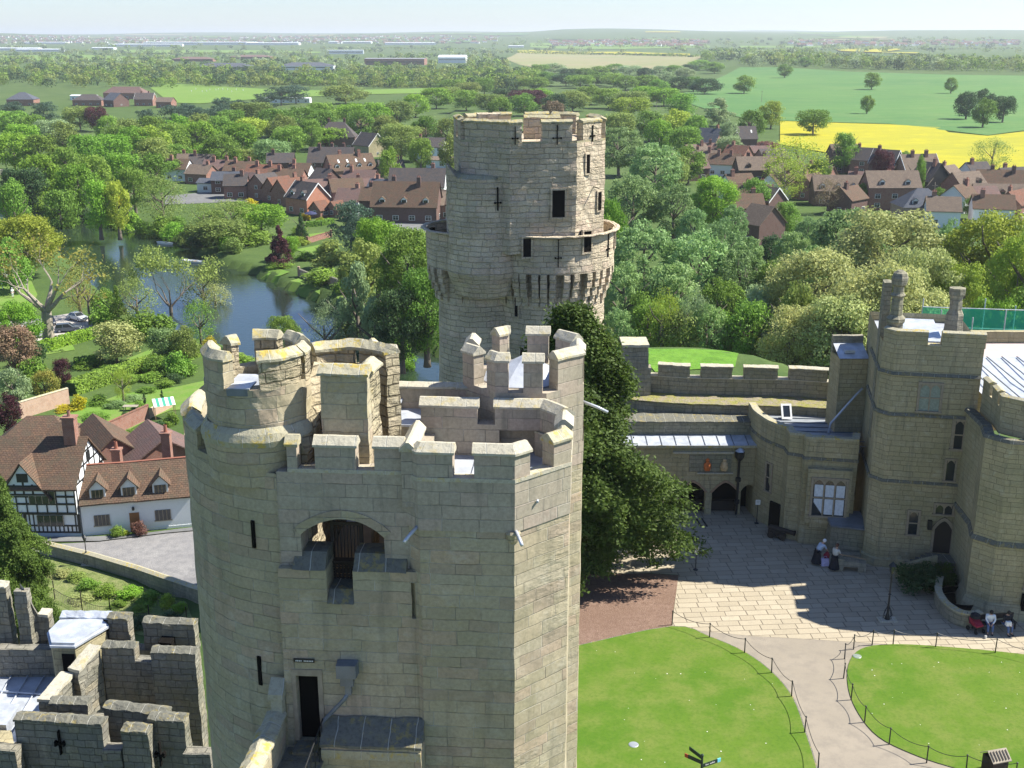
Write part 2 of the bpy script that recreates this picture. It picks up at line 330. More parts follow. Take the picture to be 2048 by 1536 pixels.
def crop_mat(name,cols,ang,gap,sc,dark):
    N=NT(name); p=N.n('ShaderNodeNewGeometry').outputs['Position']; mp=N.n('ShaderNodeMapping'); N.set(mp,0,p); mp.inputs['Rotation'].default_value=(0,0,R(ang))
    sp=N.n('ShaderNodeSeparateXYZ'); N.set(sp,0,mp.outputs[0]); wob=N.math('MULTIPLY',N.noise(p,.01,2),14.)
    fr=N.math('FRACT',N.math('DIVIDE',N.math('ADD',sp.outputs[0],wob),gap)); ln=N.step(N.math('ABSOLUTE',N.math('SUBTRACT',fr,.5)),.02,.06,1.,0.)
    c=N.mix(N.step(N.noise(p,sc,5,.6),.35,.65),cols[0],cols[1]); c=N.mix(N.step(N.noise(p,sc*9,6,.7),.42,.7,0,.7),c,cols[2]); c=N.mix(N.step(N.noise(p,.4,4,.7),.5,.75,0,.5),c,cols[3])
    c=N.mix(N.math('MULTIPLY',ln,dark),c,cols[3]); return N.bsdf(c,.95,spec=.1)
M['crop']=crop_mat('green_wheat_field',[(.075,.165,.05),(.10,.195,.055),(.13,.205,.065),(.05,.11,.035)],62,22.,.004,.4)
M['rape']=crop_mat('yellow_rape_field',[(.36,.32,.02),(.30,.29,.03),(.43,.37,.018),(.2,.23,.035)],74,18.,.006,.45)
def paving():
    N=NT('buff_stone_flags'); p=N.n('ShaderNodeNewGeometry').outputs['Position']; mp=N.n('ShaderNodeMapping'); N.set(mp,0,p); mp.inputs['Rotation'].default_value=(0,0,R(-4))
    nd=N.noise(p,.6,2,out=1); sc=N.n('ShaderNodeVectorMath',operation='SCALE'); N.set(sc,0,nd); sc.inputs['Scale'].default_value=.12
    ad=N.n('ShaderNodeVectorMath',operation='ADD'); N.set(ad,0,mp.outputs[0]); N.set(ad,1,sc.outputs[0]); sp=N.n('ShaderNodeSeparateXYZ'); N.set(sp,0,ad.outputs[0])
    h,w=.6,.95; vr=N.math('DIVIDE',sp.outputs[1],h); row=N.math('FLOOR',vr); r1=N.wn(row,'1D'); r2=N.wn(N.math('ADD',row,31.),'1D')
    ur=N.math('ADD',N.math('MULTIPLY',N.math('DIVIDE',sp.outputs[0],w),N.math('ADD',.7,N.math('MULTIPLY',r1,.6))),N.math('MULTIPLY',r2,7.))
    ur=N.math('ADD',ur,N.math('MULTIPLY',N.noise(N.xyz(ur,row),.9,0),.6))
    col=N.math('FLOOR',ur); fu=N.math('FRACT',ur); fv=N.math('FRACT',vr)
    e=N.math('MINIMUM',N.math('MULTIPLY',N.math('SUBTRACT',.5,N.math('ABSOLUTE',N.math('SUBTRACT',fu,.5))),w),N.math('MULTIPLY',N.math('SUBTRACT',.5,N.math('ABSOLUTE',N.math('SUBTRACT',fv,.5))),h))
    jm=N.step(e,.01,.035,1.,0.); rc=N.wn(N.xyz(col,row))
    c=N.mix(rc,(.335,.285,.205),(.395,.34,.25)); c=N.mix(N.step(N.noise(p,1.1,5,.7),.45,.75,0,.4),c,(.27,.235,.175)); c=N.mix(N.math('MULTIPLY',jm,.65),c,(.10,.08,.06))
    return N.bsdf(c,.9,bump=N.math('SUBTRACT',N.noise(p,6,4),jm),bd=.02,spec=.15)
M['paving']=paving()
def water():
    N=NT('river_water'); p=N.n('ShaderNodeNewGeometry').outputs['Position']
    return N.bsdf((.018,.03,.02),.04,bump=N.noise(p,.9,4,.6),bd=.035,spec=.9)
M['water']=water()
def leaf_mat(name,c1,c2,c3,tr=.36):
    N=NT(name); g=N.n('ShaderNodeNewGeometry'); oi=N.n('ShaderNodeObjectInfo'); p=g.outputs['Position']
    c1,c2,c3=[tuple(min(1,x*((1.4 if name[:4] in ('brig','yell') else 1.85) if name[:4] not in ('gold','yew_','copp','pink') else 1.0)) for x in q) for q in (c1,c2,c3)]
    c=N.mix(g.outputs['Random Per Island'],c1,c2); c=N.mix(N.step(N.noise(p,.45,3),.4,.65,0,.7),c,c3)
    hs=N.n('ShaderNodeHueSaturation'); N.set(hs,'Color',c); N.set(hs,'Value',N.math('ADD',.8,N.math('MULTIPLY',oi.outputs['Random'],.4))); N.set(hs,'Hue',N.math('ADD',.485,N.math('MULTIPLY',N.wn(oi.outputs['Random'],'1D'),.025)))
    return N.bsdf(hs.outputs[0],.6,spec=.2,transl=tr)
LEAF={}
for k,c1,c2,c3 in [('mid',(.085,.155,.022),(.13,.21,.03),(.07,.125,.018)),('bright',(.13,.25,.02),(.18,.31,.035),(.10,.21,.02)),('olive',(.115,.155,.035),(.15,.19,.045),(.09,.125,.03)),
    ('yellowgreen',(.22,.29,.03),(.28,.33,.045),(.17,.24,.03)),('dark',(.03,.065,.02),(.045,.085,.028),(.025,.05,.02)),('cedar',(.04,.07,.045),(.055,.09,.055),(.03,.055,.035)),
    ('copper',(.085,.028,.035),(.125,.045,.05),(.06,.022,.028)),('willow',(.16,.21,.10),(.2,.26,.13),(.13,.18,.08)),('silver',(.11,.18,.06),(.19,.27,.11),(.08,.14,.035)),
    ('yew',(.07,.13,.02),(.13,.205,.035),(.05,.095,.016)),('gold',(.5,.42,.02),(.6,.5,.03),(.4,.4,.03)),('budding',(.19,.215,.075),(.25,.26,.1),(.155,.18,.06)),('rust',(.14,.15,.03),(.2,.16,.035),(.12,.14,.03)),
    ('blossom',(.45,.45,.36),(.3,.35,.18),(.2,.27,.1)),('pinkleaf',(.2,.09,.07),(.26,.13,.1),(.17,.08,.07)),('brownbush',(.14,.1,.06),(.19,.13,.08),(.1,.09,.04))]:
    LEAF[k]=leaf_mat(k+'_foliage',c1,c2,c3)
M['bark']=plain('grey_brown_bark',(.14,.115,.09),.95,var=.3,sc=2.)
M['barkpale']=plain('pale_bark',(.3,.26,.2),.95,var=.3,sc=2.)
M['net']=None
cam=bpy.data.cameras.new('camera'); co=bpy.data.objects.new('camera',cam); COL.objects.link(co)
co.location=(0,0,HC); co.rotation_euler=(PI/2-PITCH,0,0); cam.sensor_width=36; cam.lens=FPX/2048*36; cam.clip_start=.5; cam.clip_end=60000
scene.camera=co; scene.render.resolution_x=1024; scene.render.resolution_y=768
SUN_AZ=R(9); SUN_EL=R(49)   # measured from +X towards +Y
w=bpy.data.worlds.new('World'); scene.world=w; w.use_nodes=True; nt=w.node_tree; bg=nt.nodes['Background']
sky=nt.nodes.new('ShaderNodeTexSky'); sky.sky_type='NISHITA'; sky.sun_disc=False; sky.sun_elevation=SUN_EL; sky.sun_rotation=PI/2-SUN_AZ
sky.air_density=1.0; sky.dust_density=.3; sky.ozone_density=2.5; sky.altitude=60
mixn=nt.nodes.new('ShaderNodeMix'); mixn.data_type='RGBA'; mixn.blend_type='MULTIPLY'; mixn.inputs[0].default_value=1.; mixn.inputs[7].default_value=(.84,.93,1.14,1); nt.links.new(sky.outputs[0],mixn.inputs[6]); nt.links.new(mixn.outputs[2],bg.inputs[0]); bg.inputs[1].default_value=.074
sl=bpy.data.lights.new('sun','SUN'); sl.energy=5.0; sl.angle=R(.5); sl.color=(1,.96,.86)
so=bpy.data.objects.new('sun',sl); COL.objects.link(so)
sd=Vector((cos(SUN_EL)*cos(SUN_AZ),cos(SUN_EL)*sin(SUN_AZ),sin(SUN_EL))); so.rotation_euler=sd.to_track_quat('Z','Y').to_euler(); so.location=(50,0,80)
vs=scene.view_settings; vs.view_transform='Standard'; vs.look='None'; vs.exposure=1.1; vs.gamma=1
def haze(density=4.5e-5):
    mb=MB(); mb.box(-16000,16000,-300,26000,-30,145)
    N=NT('air_haze'); v=N.n('ShaderNodeVolumePrincipled'); v.inputs['Color'].default_value=(.90,.955,1,1); v.inputs['Density'].default_value=density; v.inputs['Anisotropy'].default_value=.2
    o=N.n('ShaderNodeOutputMaterial'); N.t.links.new(v.outputs[0],o.inputs['Volume'])
    h=mb.build('haze',N.mat); tag(h,kind='stuff'); return h

haze(8.5e-5)
def seg_d(p,a,b):
    ax,ay=a; bx,by=b; dx,dy=bx-ax,by-ay; L=dx*dx+dy*dy
    t=max(0,min(1,((p[0]-ax)*dx+(p[1]-ay)*dy)/L)) if L else 0
    return math.hypot(p[0]-ax-t*dx,p[1]-ay-t*dy)
def inside(p,poly):
    r=False; n=len(poly); x,y=p
    for i in range(n):
        (x1,y1),(x2,y2)=poly[i],poly[(i+1)%n]
        if (y1>y)!=(y2>y) and x<(x2-x1)*(y-y1)/(y2-y1)+x1: r=not r
    return r
def sdist(p,poly):
    d=min(seg_d(p,poly[i],poly[(i+1)%len(poly)]) for i in range(len(poly)))
    return -d if inside(p,poly) else d
def sm(t): t=max(0,min(1,t)); return t*t*(3-2*t)
def xy(px,py,z): v=at(px,py,z); return (v.x,v.y)
CASTLE=[(-12,8),(-12,36),(-9,44),(-2,70),(0,84),(26,86),(62,86),(62,8)]
RIVER=[xy(a,b,-19) for a,b in [(-260,385),(0,408),(120,432),(250,458),(335,482),(400,515),(455,540),(490,548),(640,612),(700,650),(790,690),(950,745),(1150,790),(1150,860),(900,870),(700,850),(600,790),(540,735),(470,700),(400,688),(300,655),(215,600),(160,540),(105,480),(0,440),(-260,410)]]
def g(x,y):
    if y>1500 or abs(x)>1200: base=-15
    else:
        d=sdist((x,y),CASTLE)
        wdt=34+28*sm((x+25)/40)
        base=-15*sm(d/wdt) if d>0 else 0.
        # barbican shelf, towards the bottom left
        if x<5 and y<75:
            db=sdist((x,y),[(-42,20),(-42,50),(-16,64),(-5,50),(-5,20)]); base=max(base,-4-11*sm(db/26))if d>0 else base
        if y>110: base-=2.2*sm((y-110)/70)*sm((-x+60)/80)
        if x>-40 and y>90: # green bank beyond the curtain wall
            q=math.hypot((x-20)/20,(y-128)/20); base=max(base,-4.5-11*sm(q-.6)*1.0)
        if y>100 and y<450:
            dr=sdist((x,y),RIVER)
            if dr<9: base=min(base,-17.6) if dr<0 else base+(min(base,-17.6)-base)*(1-dr/9)
            base=base-(5.5)*sm((1.2-dr)/2.4)
    if y>420: base+=noise.noise(Vector((x*.002,y*.002,0)))*1.2*sm((y-420)/300)
    if y>700 and x>150: base+=9*sm((y-700)/1500)*sm((x-150)/300)
    D=math.hypot(x,y)
    if D>3500:
        t=sm((D-3500)/7000); base+=min(150,t*(92+60*noise.noise(Vector((x*.00022,y*.00013,3)))+26*noise.noise(Vector((x*.0007,y*.0004,5)))))
    return base
def axis(parts):
    o=[]
    for a,b,s in parts: o+=list(np.arange(a,b,s))
    return o+[parts[-1][1]]
xs=axis([(-16000,-4000,700),(-4000,-1200,150),(-1200,-300,45),(-300,-120,9),(-120,70,3),(70,300,9),(300,1200,45),(1200,4000,150),(4000,16000,700)])
ys=axis([(-200,0,40),(0,270,3),(270,460,7),(460,1200,35),(1200,4000,120),(4000,24000,500)])
gv=[(x,y,g(x,y)) for y in ys for x in xs]; nx=len(xs)
gf=[(j*nx+i,j*nx+i+1,(j+1)*nx+i+1,(j+1)*nx+i) for j in range(len(ys)-1) for i in range(nx-1)]
me=bpy.data.meshes.new('ground'); me.from_pydata(gv,[],gf); me.materials.append(M['ground']); me.polygons.foreach_set('use_smooth',[True]*len(gf)); me.update()
go=bpy.data.objects.new('ground',me); link(go); tag(go,kind='structure')
import bisect
def gz(x,y):   # exact height of the ground mesh
    i=max(0,min(nx-2,bisect.bisect_right(xs,x)-1)); j=max(0,min(len(ys)-2,bisect.bisect_right(ys,y)-1))
    tx=(x-xs[i])/(xs[i+1]-xs[i]); ty=(y-ys[j])/(ys[j+1]-ys[j])
    z=lambda a,b: gv[b*nx+a][2]
    return (z(i,j)*(1-tx)+z(i+1,j)*tx)*(1-ty)+(z(i,j+1)*(1-tx)+z(i+1,j+1)*tx)*ty
def gat(px,py):   # where the line of sight through a pixel meets the ground
    a=tan(dep(py)); 
    Y=min(3000.,31/a) if a>.001 else 3000.
    while Y<20000:
        p=at(px,py,HC-Y*a); 
        if gz(p.x,p.y)>=p.z: break
        Y+=max(.5,Y*.008)
    lo,hi=Y/1.008-.5,Y
    for _ in range(12):
        m=(lo+hi)/2; p=at(px,py,HC-m*a)
        if gz(p.x,p.y)>=p.z: hi=m
        else: lo=m
    p=at(px,py,HC-hi*a); return Vector((p.x,p.y,gz(p.x,p.y)))
def smoothpoly(pts,k=3,closed=True):
    n=len(pts); o=[]
    for i in range(n if closed else n-1):
        p0=Vector(pts[(i-1)%n] if closed or i>0 else pts[0]); p1=Vector(pts[i]); p2=Vector(pts[(i+1)%n]); p3=Vector(pts[(i+2)%n] if closed or i<n-2 else pts[-1])
        for j in range(k):
            t=j/k; o.append(tuple(.5*((2*p1)+(p2-p0)*t+(2*p0-5*p1+4*p2-p3)*t*t+(3*p1-3*p2+p3-p0)*t**3)))
    if not closed: o.append(tuple(pts[-1]))
    return o
def sheet(name,poly,mat,off,cell=4.,zf=None,kind='structure'):
    poly=[Vector((p[0],p[1])) for p in poly]; bp=[]
    for i in range(len(poly)):
        a,b=poly[i],poly[(i+1)%len(poly)]; k=max(1,int((b-a).length/cell)); bp+=[a.lerp(b,j/k) for j in range(k)]
    P=[(p.x,p.y) for p in bp]; x0=min(p[0] for p in P);x1=max(p[0] for p in P);y0=min(p[1] for p in P);y1=max(p[1] for p in P)
    inn=[]; x=x0+cell*.5
    if (x1-x0)*(y1-y0)/cell**2<60000 and zf is None:
        while x<x1:
            y=y0+cell*.5
            while y<y1:
                if inside((x,y),P) and min((x-q[0])**2+(y-q[1])**2 for q in P)>(cell*.3)**2: inn.append(Vector((x,y)))
                y+=cell
            x+=cell
    ve,_,fa,_,_,_=geometry.delaunay_2d_cdt(bp+inn,[],[list(range(len(bp)))],1,1e-5)
    m=bpy.data.meshes.new(name); m.from_pydata([(v.x,v.y,(gz(v.x,v.y) if zf is None else zf)+off) for v in ve],[],[list(f) for f in fa]); m.materials.append(mat); m.update()
    ul=m.uv_layers.new(name='UVMap')
    for l in m.loops: c=m.vertices[l.vertex_index].co; ul.data[l.index].uv=(c.x,c.y)
    o=bpy.data.objects.new(name,m); link(o)
    for p in m.polygons:
        if p.normal.z<0: m.flip_normals(); break
    if kind: tag(o,kind=kind)
    return o
# river
mb=MB(); mb.face([(-420,120,-19),(90,120,-19),(90,420,-19),(-420,420,-19)])
sheet('river_water',[(p[0],p[1]) for p in [(-400,130),(70,130),(70,420),(-400,420)]],M['water'],0,50,zf=-19)
# courtyard
Z0=0.
pv=[(6,66)]+[xy(*p,0) for p in [(1290,1146),(1357,1150)]]+[xy(*p,0) for p in [(1344,1251),(1400,1262),(1500,1272),(1640,1280),(1760,1288),(1880,1296),(2048,1312),(2200,1330)]]+[(62,55),(62,84),(2,84)]
sheet('paving',pv,M['paving'],.012,5,zf=0)
pth=[xy(*p,0) for p in [(1344,1251),(1400,1262),(1500,1272),(1640,1280),(1760,1288),(1880,1296),(2200,1325)]]+[(40,30),(0,30),(-2,55)]
sheet('gravel_path',pth,M['path'],.006,5,zf=0)
mul=[(-6,66.5)]+[xy(*p,0) for p in [(1290,1147),(1357,1151),(1343,1252),(1150,1292)]]+[(-4,58)]
sheet('mulch_bed',mul,M['mulch'],.018,3,zf=0,kind='stuff'); tag(bpy.data.objects['mulch_bed'],'brown bark mulch spread under the great yew tree','mulch')
def lawn(name,pix,extra,label):
    p=smoothpoly([xy(*q,0) for q in pix],4,False)+extra
    o=sheet(name,p,M['lawn'],.05,3,zf=0)
    mb=MB(); mb.sweep([(a,b) for a,b in p],[(-.0,-.05),(.07,-.05),(.07,.042),(0,.042)],closed=True); e=mb.build('lawn_edge',M['capdark']); tag(e,kind='structure')
    return o
LA=[(1150,1294),(1343,1254),(1420,1275),(1490,1306),(1545,1347),(1585,1397),(1610,1465),(1634,1545),(1650,1640)]
lawn('lawn',LA,[xy(1100,1640,0)],'')
LB=[(2230,1338),(2048,1310),(1880,1294),(1780,1290),(1722,1299),(1697,1330),(1697,1380),(1718,1430),(1757,1475),(1822,1508),(1895,1533),(1980,1552),(2230,1580)]
lawn('lawn',LB,[],'')
# fields to the right
def fld(name,pix,mat,z=-15,off=.4,cell=40):
    sheet(name,[gat(*q)[:2] for q in pix],mat,off,cell)
fld('rape_field',[(1560,243),(1640,246),(1780,250),(1880,256),(1897,266),(1975,273),(2050,264),(2200,278),(2200,385),(2000,372),(1880,352),(1700,315),(1560,290)],M['rape'])
fld('wheat_field',[(1340,195),(1380,182),(1430,160),(1480,135),(1560,135),(1700,144),(1900,150),(2060,152),(2250,158),(2250,277),(2050,262),(1975,272),(1890,262),(1780,249),(1640,245),(1500,240),(1420,222)],M['crop'])
fld('ploughed_field',[(1010,118),(1035,106),(1200,109),(1410,112),(1380,128),(1340,140),(1200,140),(1080,138),(1040,130)],M['brownf'])
fld('rape_field',[(1035,101),(1070,100),(1260,104),(1380,108),(1380,111),(1200,109),(1035,106)],M['rape'],off=.8)
fld('rape_field',[(1670,99),(1800,99),(1800,101),(1760,106),(1840,107),(1830,109),(1680,104)],M['rape'],off=3)
fld('rape_field',[(1290,64),(1360,64),(1360,66),(1290,66)],M['rape'],off=4)
fld('cricket_field',[(300,176),(340,168),(420,172),(520,178),(660,182),(900,176),(900,186),(700,190),(500,200),(400,208),(340,206)],M['grass'])
for q in [[(0,112),(160,110),(360,118),(360,122),(0,124)],[(240,100),(500,101),(640,104),(640,107),(420,108),(260,106)],[(1060,86),(1300,88),(1420,92),(1420,96),(1250,99),(1060,95)],[(1480,92),(1650,93),(1650,96),(1480,96)]]:
    fld('pasture',q,M['grass'],off=1.2)
rng=random.Random(5)
for i in range(26):
    px=rng.uniform(0,2048); py=rng.uniform(64,84); wd=rng.uniform(40,150); hh=rng.uniform(1,3)
    try: fld('pasture',[(px,py),(px+wd,py+rng.uniform(-1,1)),(px+wd*.9,py+hh),(px+wd*.1,py+hh)],rng.choice([M['grass'],M['crop'],M['brownf'],M['ground']]),off=4,cell=300)
    except Exception as e: pass
# mill street, gardens
RD=[(-20,1060),(80,1086),(120,1088),(350,1064),(420,1055)]
rd=[gat(*q)[:2] for q in [(-40,1085),(80,1090),(200,1084),(330,1068),(420,1060),(420,1206),(365,1180),(270,1150),(180,1125),(80,1104),(-40,1100)]]
sheet('cobbled_road',rd,M['cobble'],.03,3)
pvm=[gat(*q)[:2] for q in [(60,1076),(160,1076),(260,1072),(420,1052),(420,1060),(330,1068),(200,1084),(60,1086)]]
sheet('pavement',pvm,M['asphalt'],.13,3)
sheet('car_park',[gat(*q)[:2] for q in [(20,690),(70,700),(190,676),(200,640),(150,626),(60,640),(-60,650),(-60,690)]],M['carpark'],.08,4)
sheet('garden_lawn',[gat(*q)[:2] for q in [(100,838),(170,815),(240,790),(290,782),(350,775),(420,760),(420,815),(340,822),(300,838),(260,860),(200,872),(150,872)]],M['grass'],.08,3)
sheet('garden_lawn',[gat(*q)[:2] for q in [(50,700),(145,690),(150,700),(60,716)]],M['grass'],.08,3)
sheet('garden_lawn',[gat(*q)[:2] for q in [(250,720),(300,700),(390,690),(390,720),(300,735)]],M['grass'],.08,3)
sheet('croquet_lawn',[gat(*q)[:2] for q in [(-80,560),(60,556),(75,590),(60,620),(-80,620)]],M['grass'],.08,4)
sheet('riverside_lawn',[(x,y) for x,y in [xy(500,541,-17.6),xy(540,536,-17.6),xy(580,548,-17.6),xy(545,560,-17.6)]],M['grass'],.25,3)
sheet('riverside_lawn',[xy(*q,-17.6) for q in [(560,570),(600,560),(640,578),(640,590),(618,590)]],M['grass'],.25,3)
for q in [[(590,500),(640,490),(680,500),(640,515)],[(690,560),(740,575),(720,610),(660,600)],[(610,470),(650,465),(660,472),(620,482)]]:
    sheet('garden_lawn',[gat(*p)[:2] for p in q],M['grass'],.12,3)
sheet('grass_bank',[gat(*q)[:2] for q in [(1296,694),(1340,684),(1400,676),(1470,676),(1500,700),(1470,735),(1310,745),(1290,720)]],M['green'],.1,3)
sheet('lane',[gat(*q)[:2] for q in [(330,392),(560,372),(620,378),(860,440),(860,470),(700,440),(560,400),(330,410)]],M['asphalt'],.08,5)
def quads_mesh(name,C,N,S,rs,elong=1.):
    n=len(C); a=rs.normal(size=(n,3)); t=np.cross(N,a); t/=np.linalg.norm(t,axis=1)[:,None]+1e-9; b=np.cross(N,t)
    S=S[:,None]; e=elong
    k=rs.uniform(.6,1.2,(n,1)); V=np.stack([C-t*S-b*S*k*e*.6,C+t*S*.8-b*S*e*.8,C+t*S*.9+b*S*k*e,C-t*S*.7+b*S*e*.7],1).reshape(-1,3)
    me=bpy.data.meshes.new(name); me.vertices.add(4*n); me.vertices.foreach_set('co',V.ravel().astype(np.float32))
    me.loops.add(4*n); me.loops.foreach_set('vertex_index',np.arange(4*n,dtype=np.int32)); me.polygons.add(n); me.polygons.foreach_set('loop_start',np.arange(0,4*n,4,dtype=np.int32)); me.polygons.foreach_set('loop_total',np.full(n,4,dtype=np.int32))
    me.update(calc_edges=True); me.validate(); return me
def crown_mesh(name,seed,lobes=34,per=90,leaf=.022,shape='round',lr=(.11,.2)):
    # unit tree: height 1, crown half-width .5 (scaled later), z from .1 to 1
    rs=np.random.RandomState(seed); Cs=[];Ns=[];Ss=[]
    for i in range(lobes):
        if shape=='round': 
            d=rs.normal(size=3); d/=np.linalg.norm(d); r=rs.uniform(.55,1)**.5; c=np.array([d[0]*.35*r,d[1]*.35*r,.50+d[2]*.37*r]); c[2]=max(c[2],.1); R_=rs.uniform(*lr)
        elif shape=='cone':
            h=rs.uniform(0,1)**1.3; a=rs.uniform(0,2*PI); rr=(1-h)*.4*rs.uniform(.4,1); c=np.array([cos(a)*rr,sin(a)*rr,.1+h*.82]); R_=rs.uniform(*lr)*(1.1-.65*h)
        elif shape=='column':
            h=rs.uniform(0,1); a=rs.uniform(0,2*PI); w=(.3*sin(PI*min(1,.25+h*.75))+.05); rr=w*rs.uniform(.3,1.1); c=np.array([cos(a)*rr,sin(a)*rr,.12+h*.78]); R_=rs.uniform(*lr)*.8
        elif shape=='flat': # cedar tiers
            a=rs.uniform(0,2*PI); rr=rs.uniform(.05,.42); c=np.array([cos(a)*rr,sin(a)*rr,.25+.6*rs.uniform()]); R_=rs.uniform(*lr)
        elif shape=='low':
            a=rs.uniform(0,2*PI); rr=rs.uniform(0,.38); c=np.array([cos(a)*rr,sin(a)*rr,rs.uniform(.1,.75)*(1-rr)]); R_=rs.uniform(*lr)*1.3
        n=per; d=rs.normal(size=(n,3)); d[:,2]+=.35; d/=np.linalg.norm(d,axis=1)[:,None]
        rad=rs.uniform(.45,1.08,(n,1))**.6; sc=np.array([1,1,.75 if shape!='flat' else .5])
        wob=1+.25*np.sin(d[:,:1]*7+i)*np.cos(d[:,1:2]*6+i*2)
        C=c+d*rad*R_*sc*wob; N=d*1.0+rs.normal(size=(n,3))*.55; N/=np.linalg.norm(N,axis=1)[:,None]
        Cs.append(C);Ns.append(N);Ss.append(rs.uniform(.6,1.25,n)*leaf)
    C=np.concatenate(Cs);N=np.concatenate(Ns);S=np.concatenate(Ss)
    C[:,2]=np.maximum(C[:,2],.02)
    return quads_mesh(name,C,N,S,rs,1.0 if shape!='spiky' else 1.)
def trunk_mesh(name,seed,h=.62,r=.028,nb=7):
    rs=random.Random(seed); mb=MB(); top=(rs.uniform(-.03,.03),rs.uniform(-.03,.03),h)
    mb.tube([(0,0,-.06),(0,0,.02),(top[0]*.3,top[1]*.3,h*.35),(top[0],top[1],h)],[r*1.5,r*1.15,r*.9,r*.35],7)
    for i in range(nb):
        z=h*rs.uniform(.35,.9); a=rs.uniform(0,2*PI); L=rs.uniform(.18,.33); p=Vector((top[0]*z/h,top[1]*z/h,z))
        q=p+Vector((cos(a)*L*.55,sin(a)*L*.55,L*.45)); e=q+Vector((cos(a+.3)*L*.4,sin(a+.3)*L*.4,L*.45))
        mb.tube([p,q,e],[r*.5,r*.3,r*.1],5)
    m=mb.build(name,M['bark'],smooth=True); me=m.data; bpy.data.objects.remove(m); return me
CR={}
def crowns():
    for i in range(4): CR['round%d'%i]=crown_mesh('round_crown',10+i,44,150,.0150,'round',(.10,.19))
    for i in range(2): CR['roundhi%d'%i]=crown_mesh('round_crown_fine',30+i,70,330,.0088,'round',(.07,.16))
    for i in range(2): CR['cone%d'%i]=crown_mesh('cone_crown',50+i,50,110,.0155,'cone',(.08,.15))
    for i in range(2): CR['column%d'%i]=crown_mesh('column_crown',60+i,46,150,.014,'column',(.09,.15))
    for i in range(2): CR['flat%d'%i]=crown_mesh('tiered_crown',70+i,40,110,.015,'flat',(.1,.17))
    for i in range(3): CR['low%d'%i]=crown_mesh('shrub_crown',80+i,26,110,.026,'low',(.11,.2))
    for i in range(2): CR['sparse%d'%i]=crown_mesh('sparse_crown',90+i,60,70,.0085,'round',(.1,.2))
    for i in range(2): CR['tuft%d'%i]=crown_mesh('tufted_crown',110+i,150,75,.0105,'round',(.045,.085))
crowns()
TR=[trunk_mesh('trunk',i) for i in range(4)]; YT=trunk_mesh('trunk',9,nb=0)
TREES=[]
WORDS={'mid':'mid-green','bright':'bright fresh green','olive':'olive-green','yellowgreen':'yellow-green','dark':'dark green','cedar':'dark blue-green','copper':'purple copper-leaved','willow':'pale grey-green','silver':'silvery green','gold':'golden yellow','budding':'pale budding','rust':'rusty yellow','blossom':'white-blossomed','pinkleaf':'dusty pink-leaved','brownbush':'brown-leaved','yew':'dark olive'}
SHW={'round':'rounded','roundhi':'broad rounded','cone':'pointed','column':'tall narrow','flat':'flat-tiered','low':'low bushy','sparse':'thin-crowned','tuft':'tufted'}
rt=random.Random(77)
def tree(loc,h,wd,kind,shape='round',name='tree',label=None,group=None,px=None,rz=None,cat=None,lean=0,trunk=True):
    r=empty(name,loc,rt.uniform(0,6.28) if rz is None else rz)
    k=[q for q in CR if q.rstrip('0123456789')==shape]; me=CR[rt.choice(k)]
    c=bpy.data.objects.new('crown' if name!='shrub' else 'foliage',me); 
    if not me.materials: me.materials.append(None)
    link(c,r); c.material_slots[0].link='OBJECT'; c.material_slots[0].material=LEAF[kind]; c.scale=(wd,wd,h)
    if lean: c.rotation_euler=(0,lean,0)
    if trunk:
        t=bpy.data.objects.new('trunk' if name!='shrub' else 'stem',TR[rt.randrange(4)]); link(t,r); t.scale=(h,h,h)
        if shape=='yewbig': t.data=YT
    tag(r,label,cat or ('tree' if name!='shrub' else 'shrub'),group); TREES.append((r,kind,shape,px,label,name)); return r
def T(px,ytop,wpx,kind,shape='round',h=16.,name='tree',label=None,group=None,zg=None,**k):
    # stands where a tree of this height, on the local ground, shows its top at (px, ytop)
    Y=None
    a=dep(ytop); z=-15
    for _ in range(6):
        zt=z+h; D=(HC-zt)/tan(max(a,.004)); D=max(30,min(D,6000)); p=atY(px,ytop,D); z=gz(p.x,p.y) if zg is None else zg
        D=(HC-(z+h))/tan(max(a,.004)); p=atY(px,ytop,D)
    d=D*cos(PITCH)+(HC-z-h)*sin(PITCH); w=wpx/FPX*d
    return tree((p.x,p.y,z),h,w,kind,shape,name,label,group,(px,ytop,D),**k)
def S(px,ybase,wpx,hpx,kind,shape='low',name='shrub',**k):
    # stands with its foot on the ground at (px, ybase)
    p=gat(px,ybase); D=p.y; d=D*cos(PITCH)+(HC-p.z)*sin(PITCH); w=wpx/FPX*d; h=hpx/FPX*d/max(.5,cos(dep(ybase)))
    return tree(p,h,w,kind,shape,name,k.pop('label',None),k.pop('group',None),(px,ybase,D),**k)
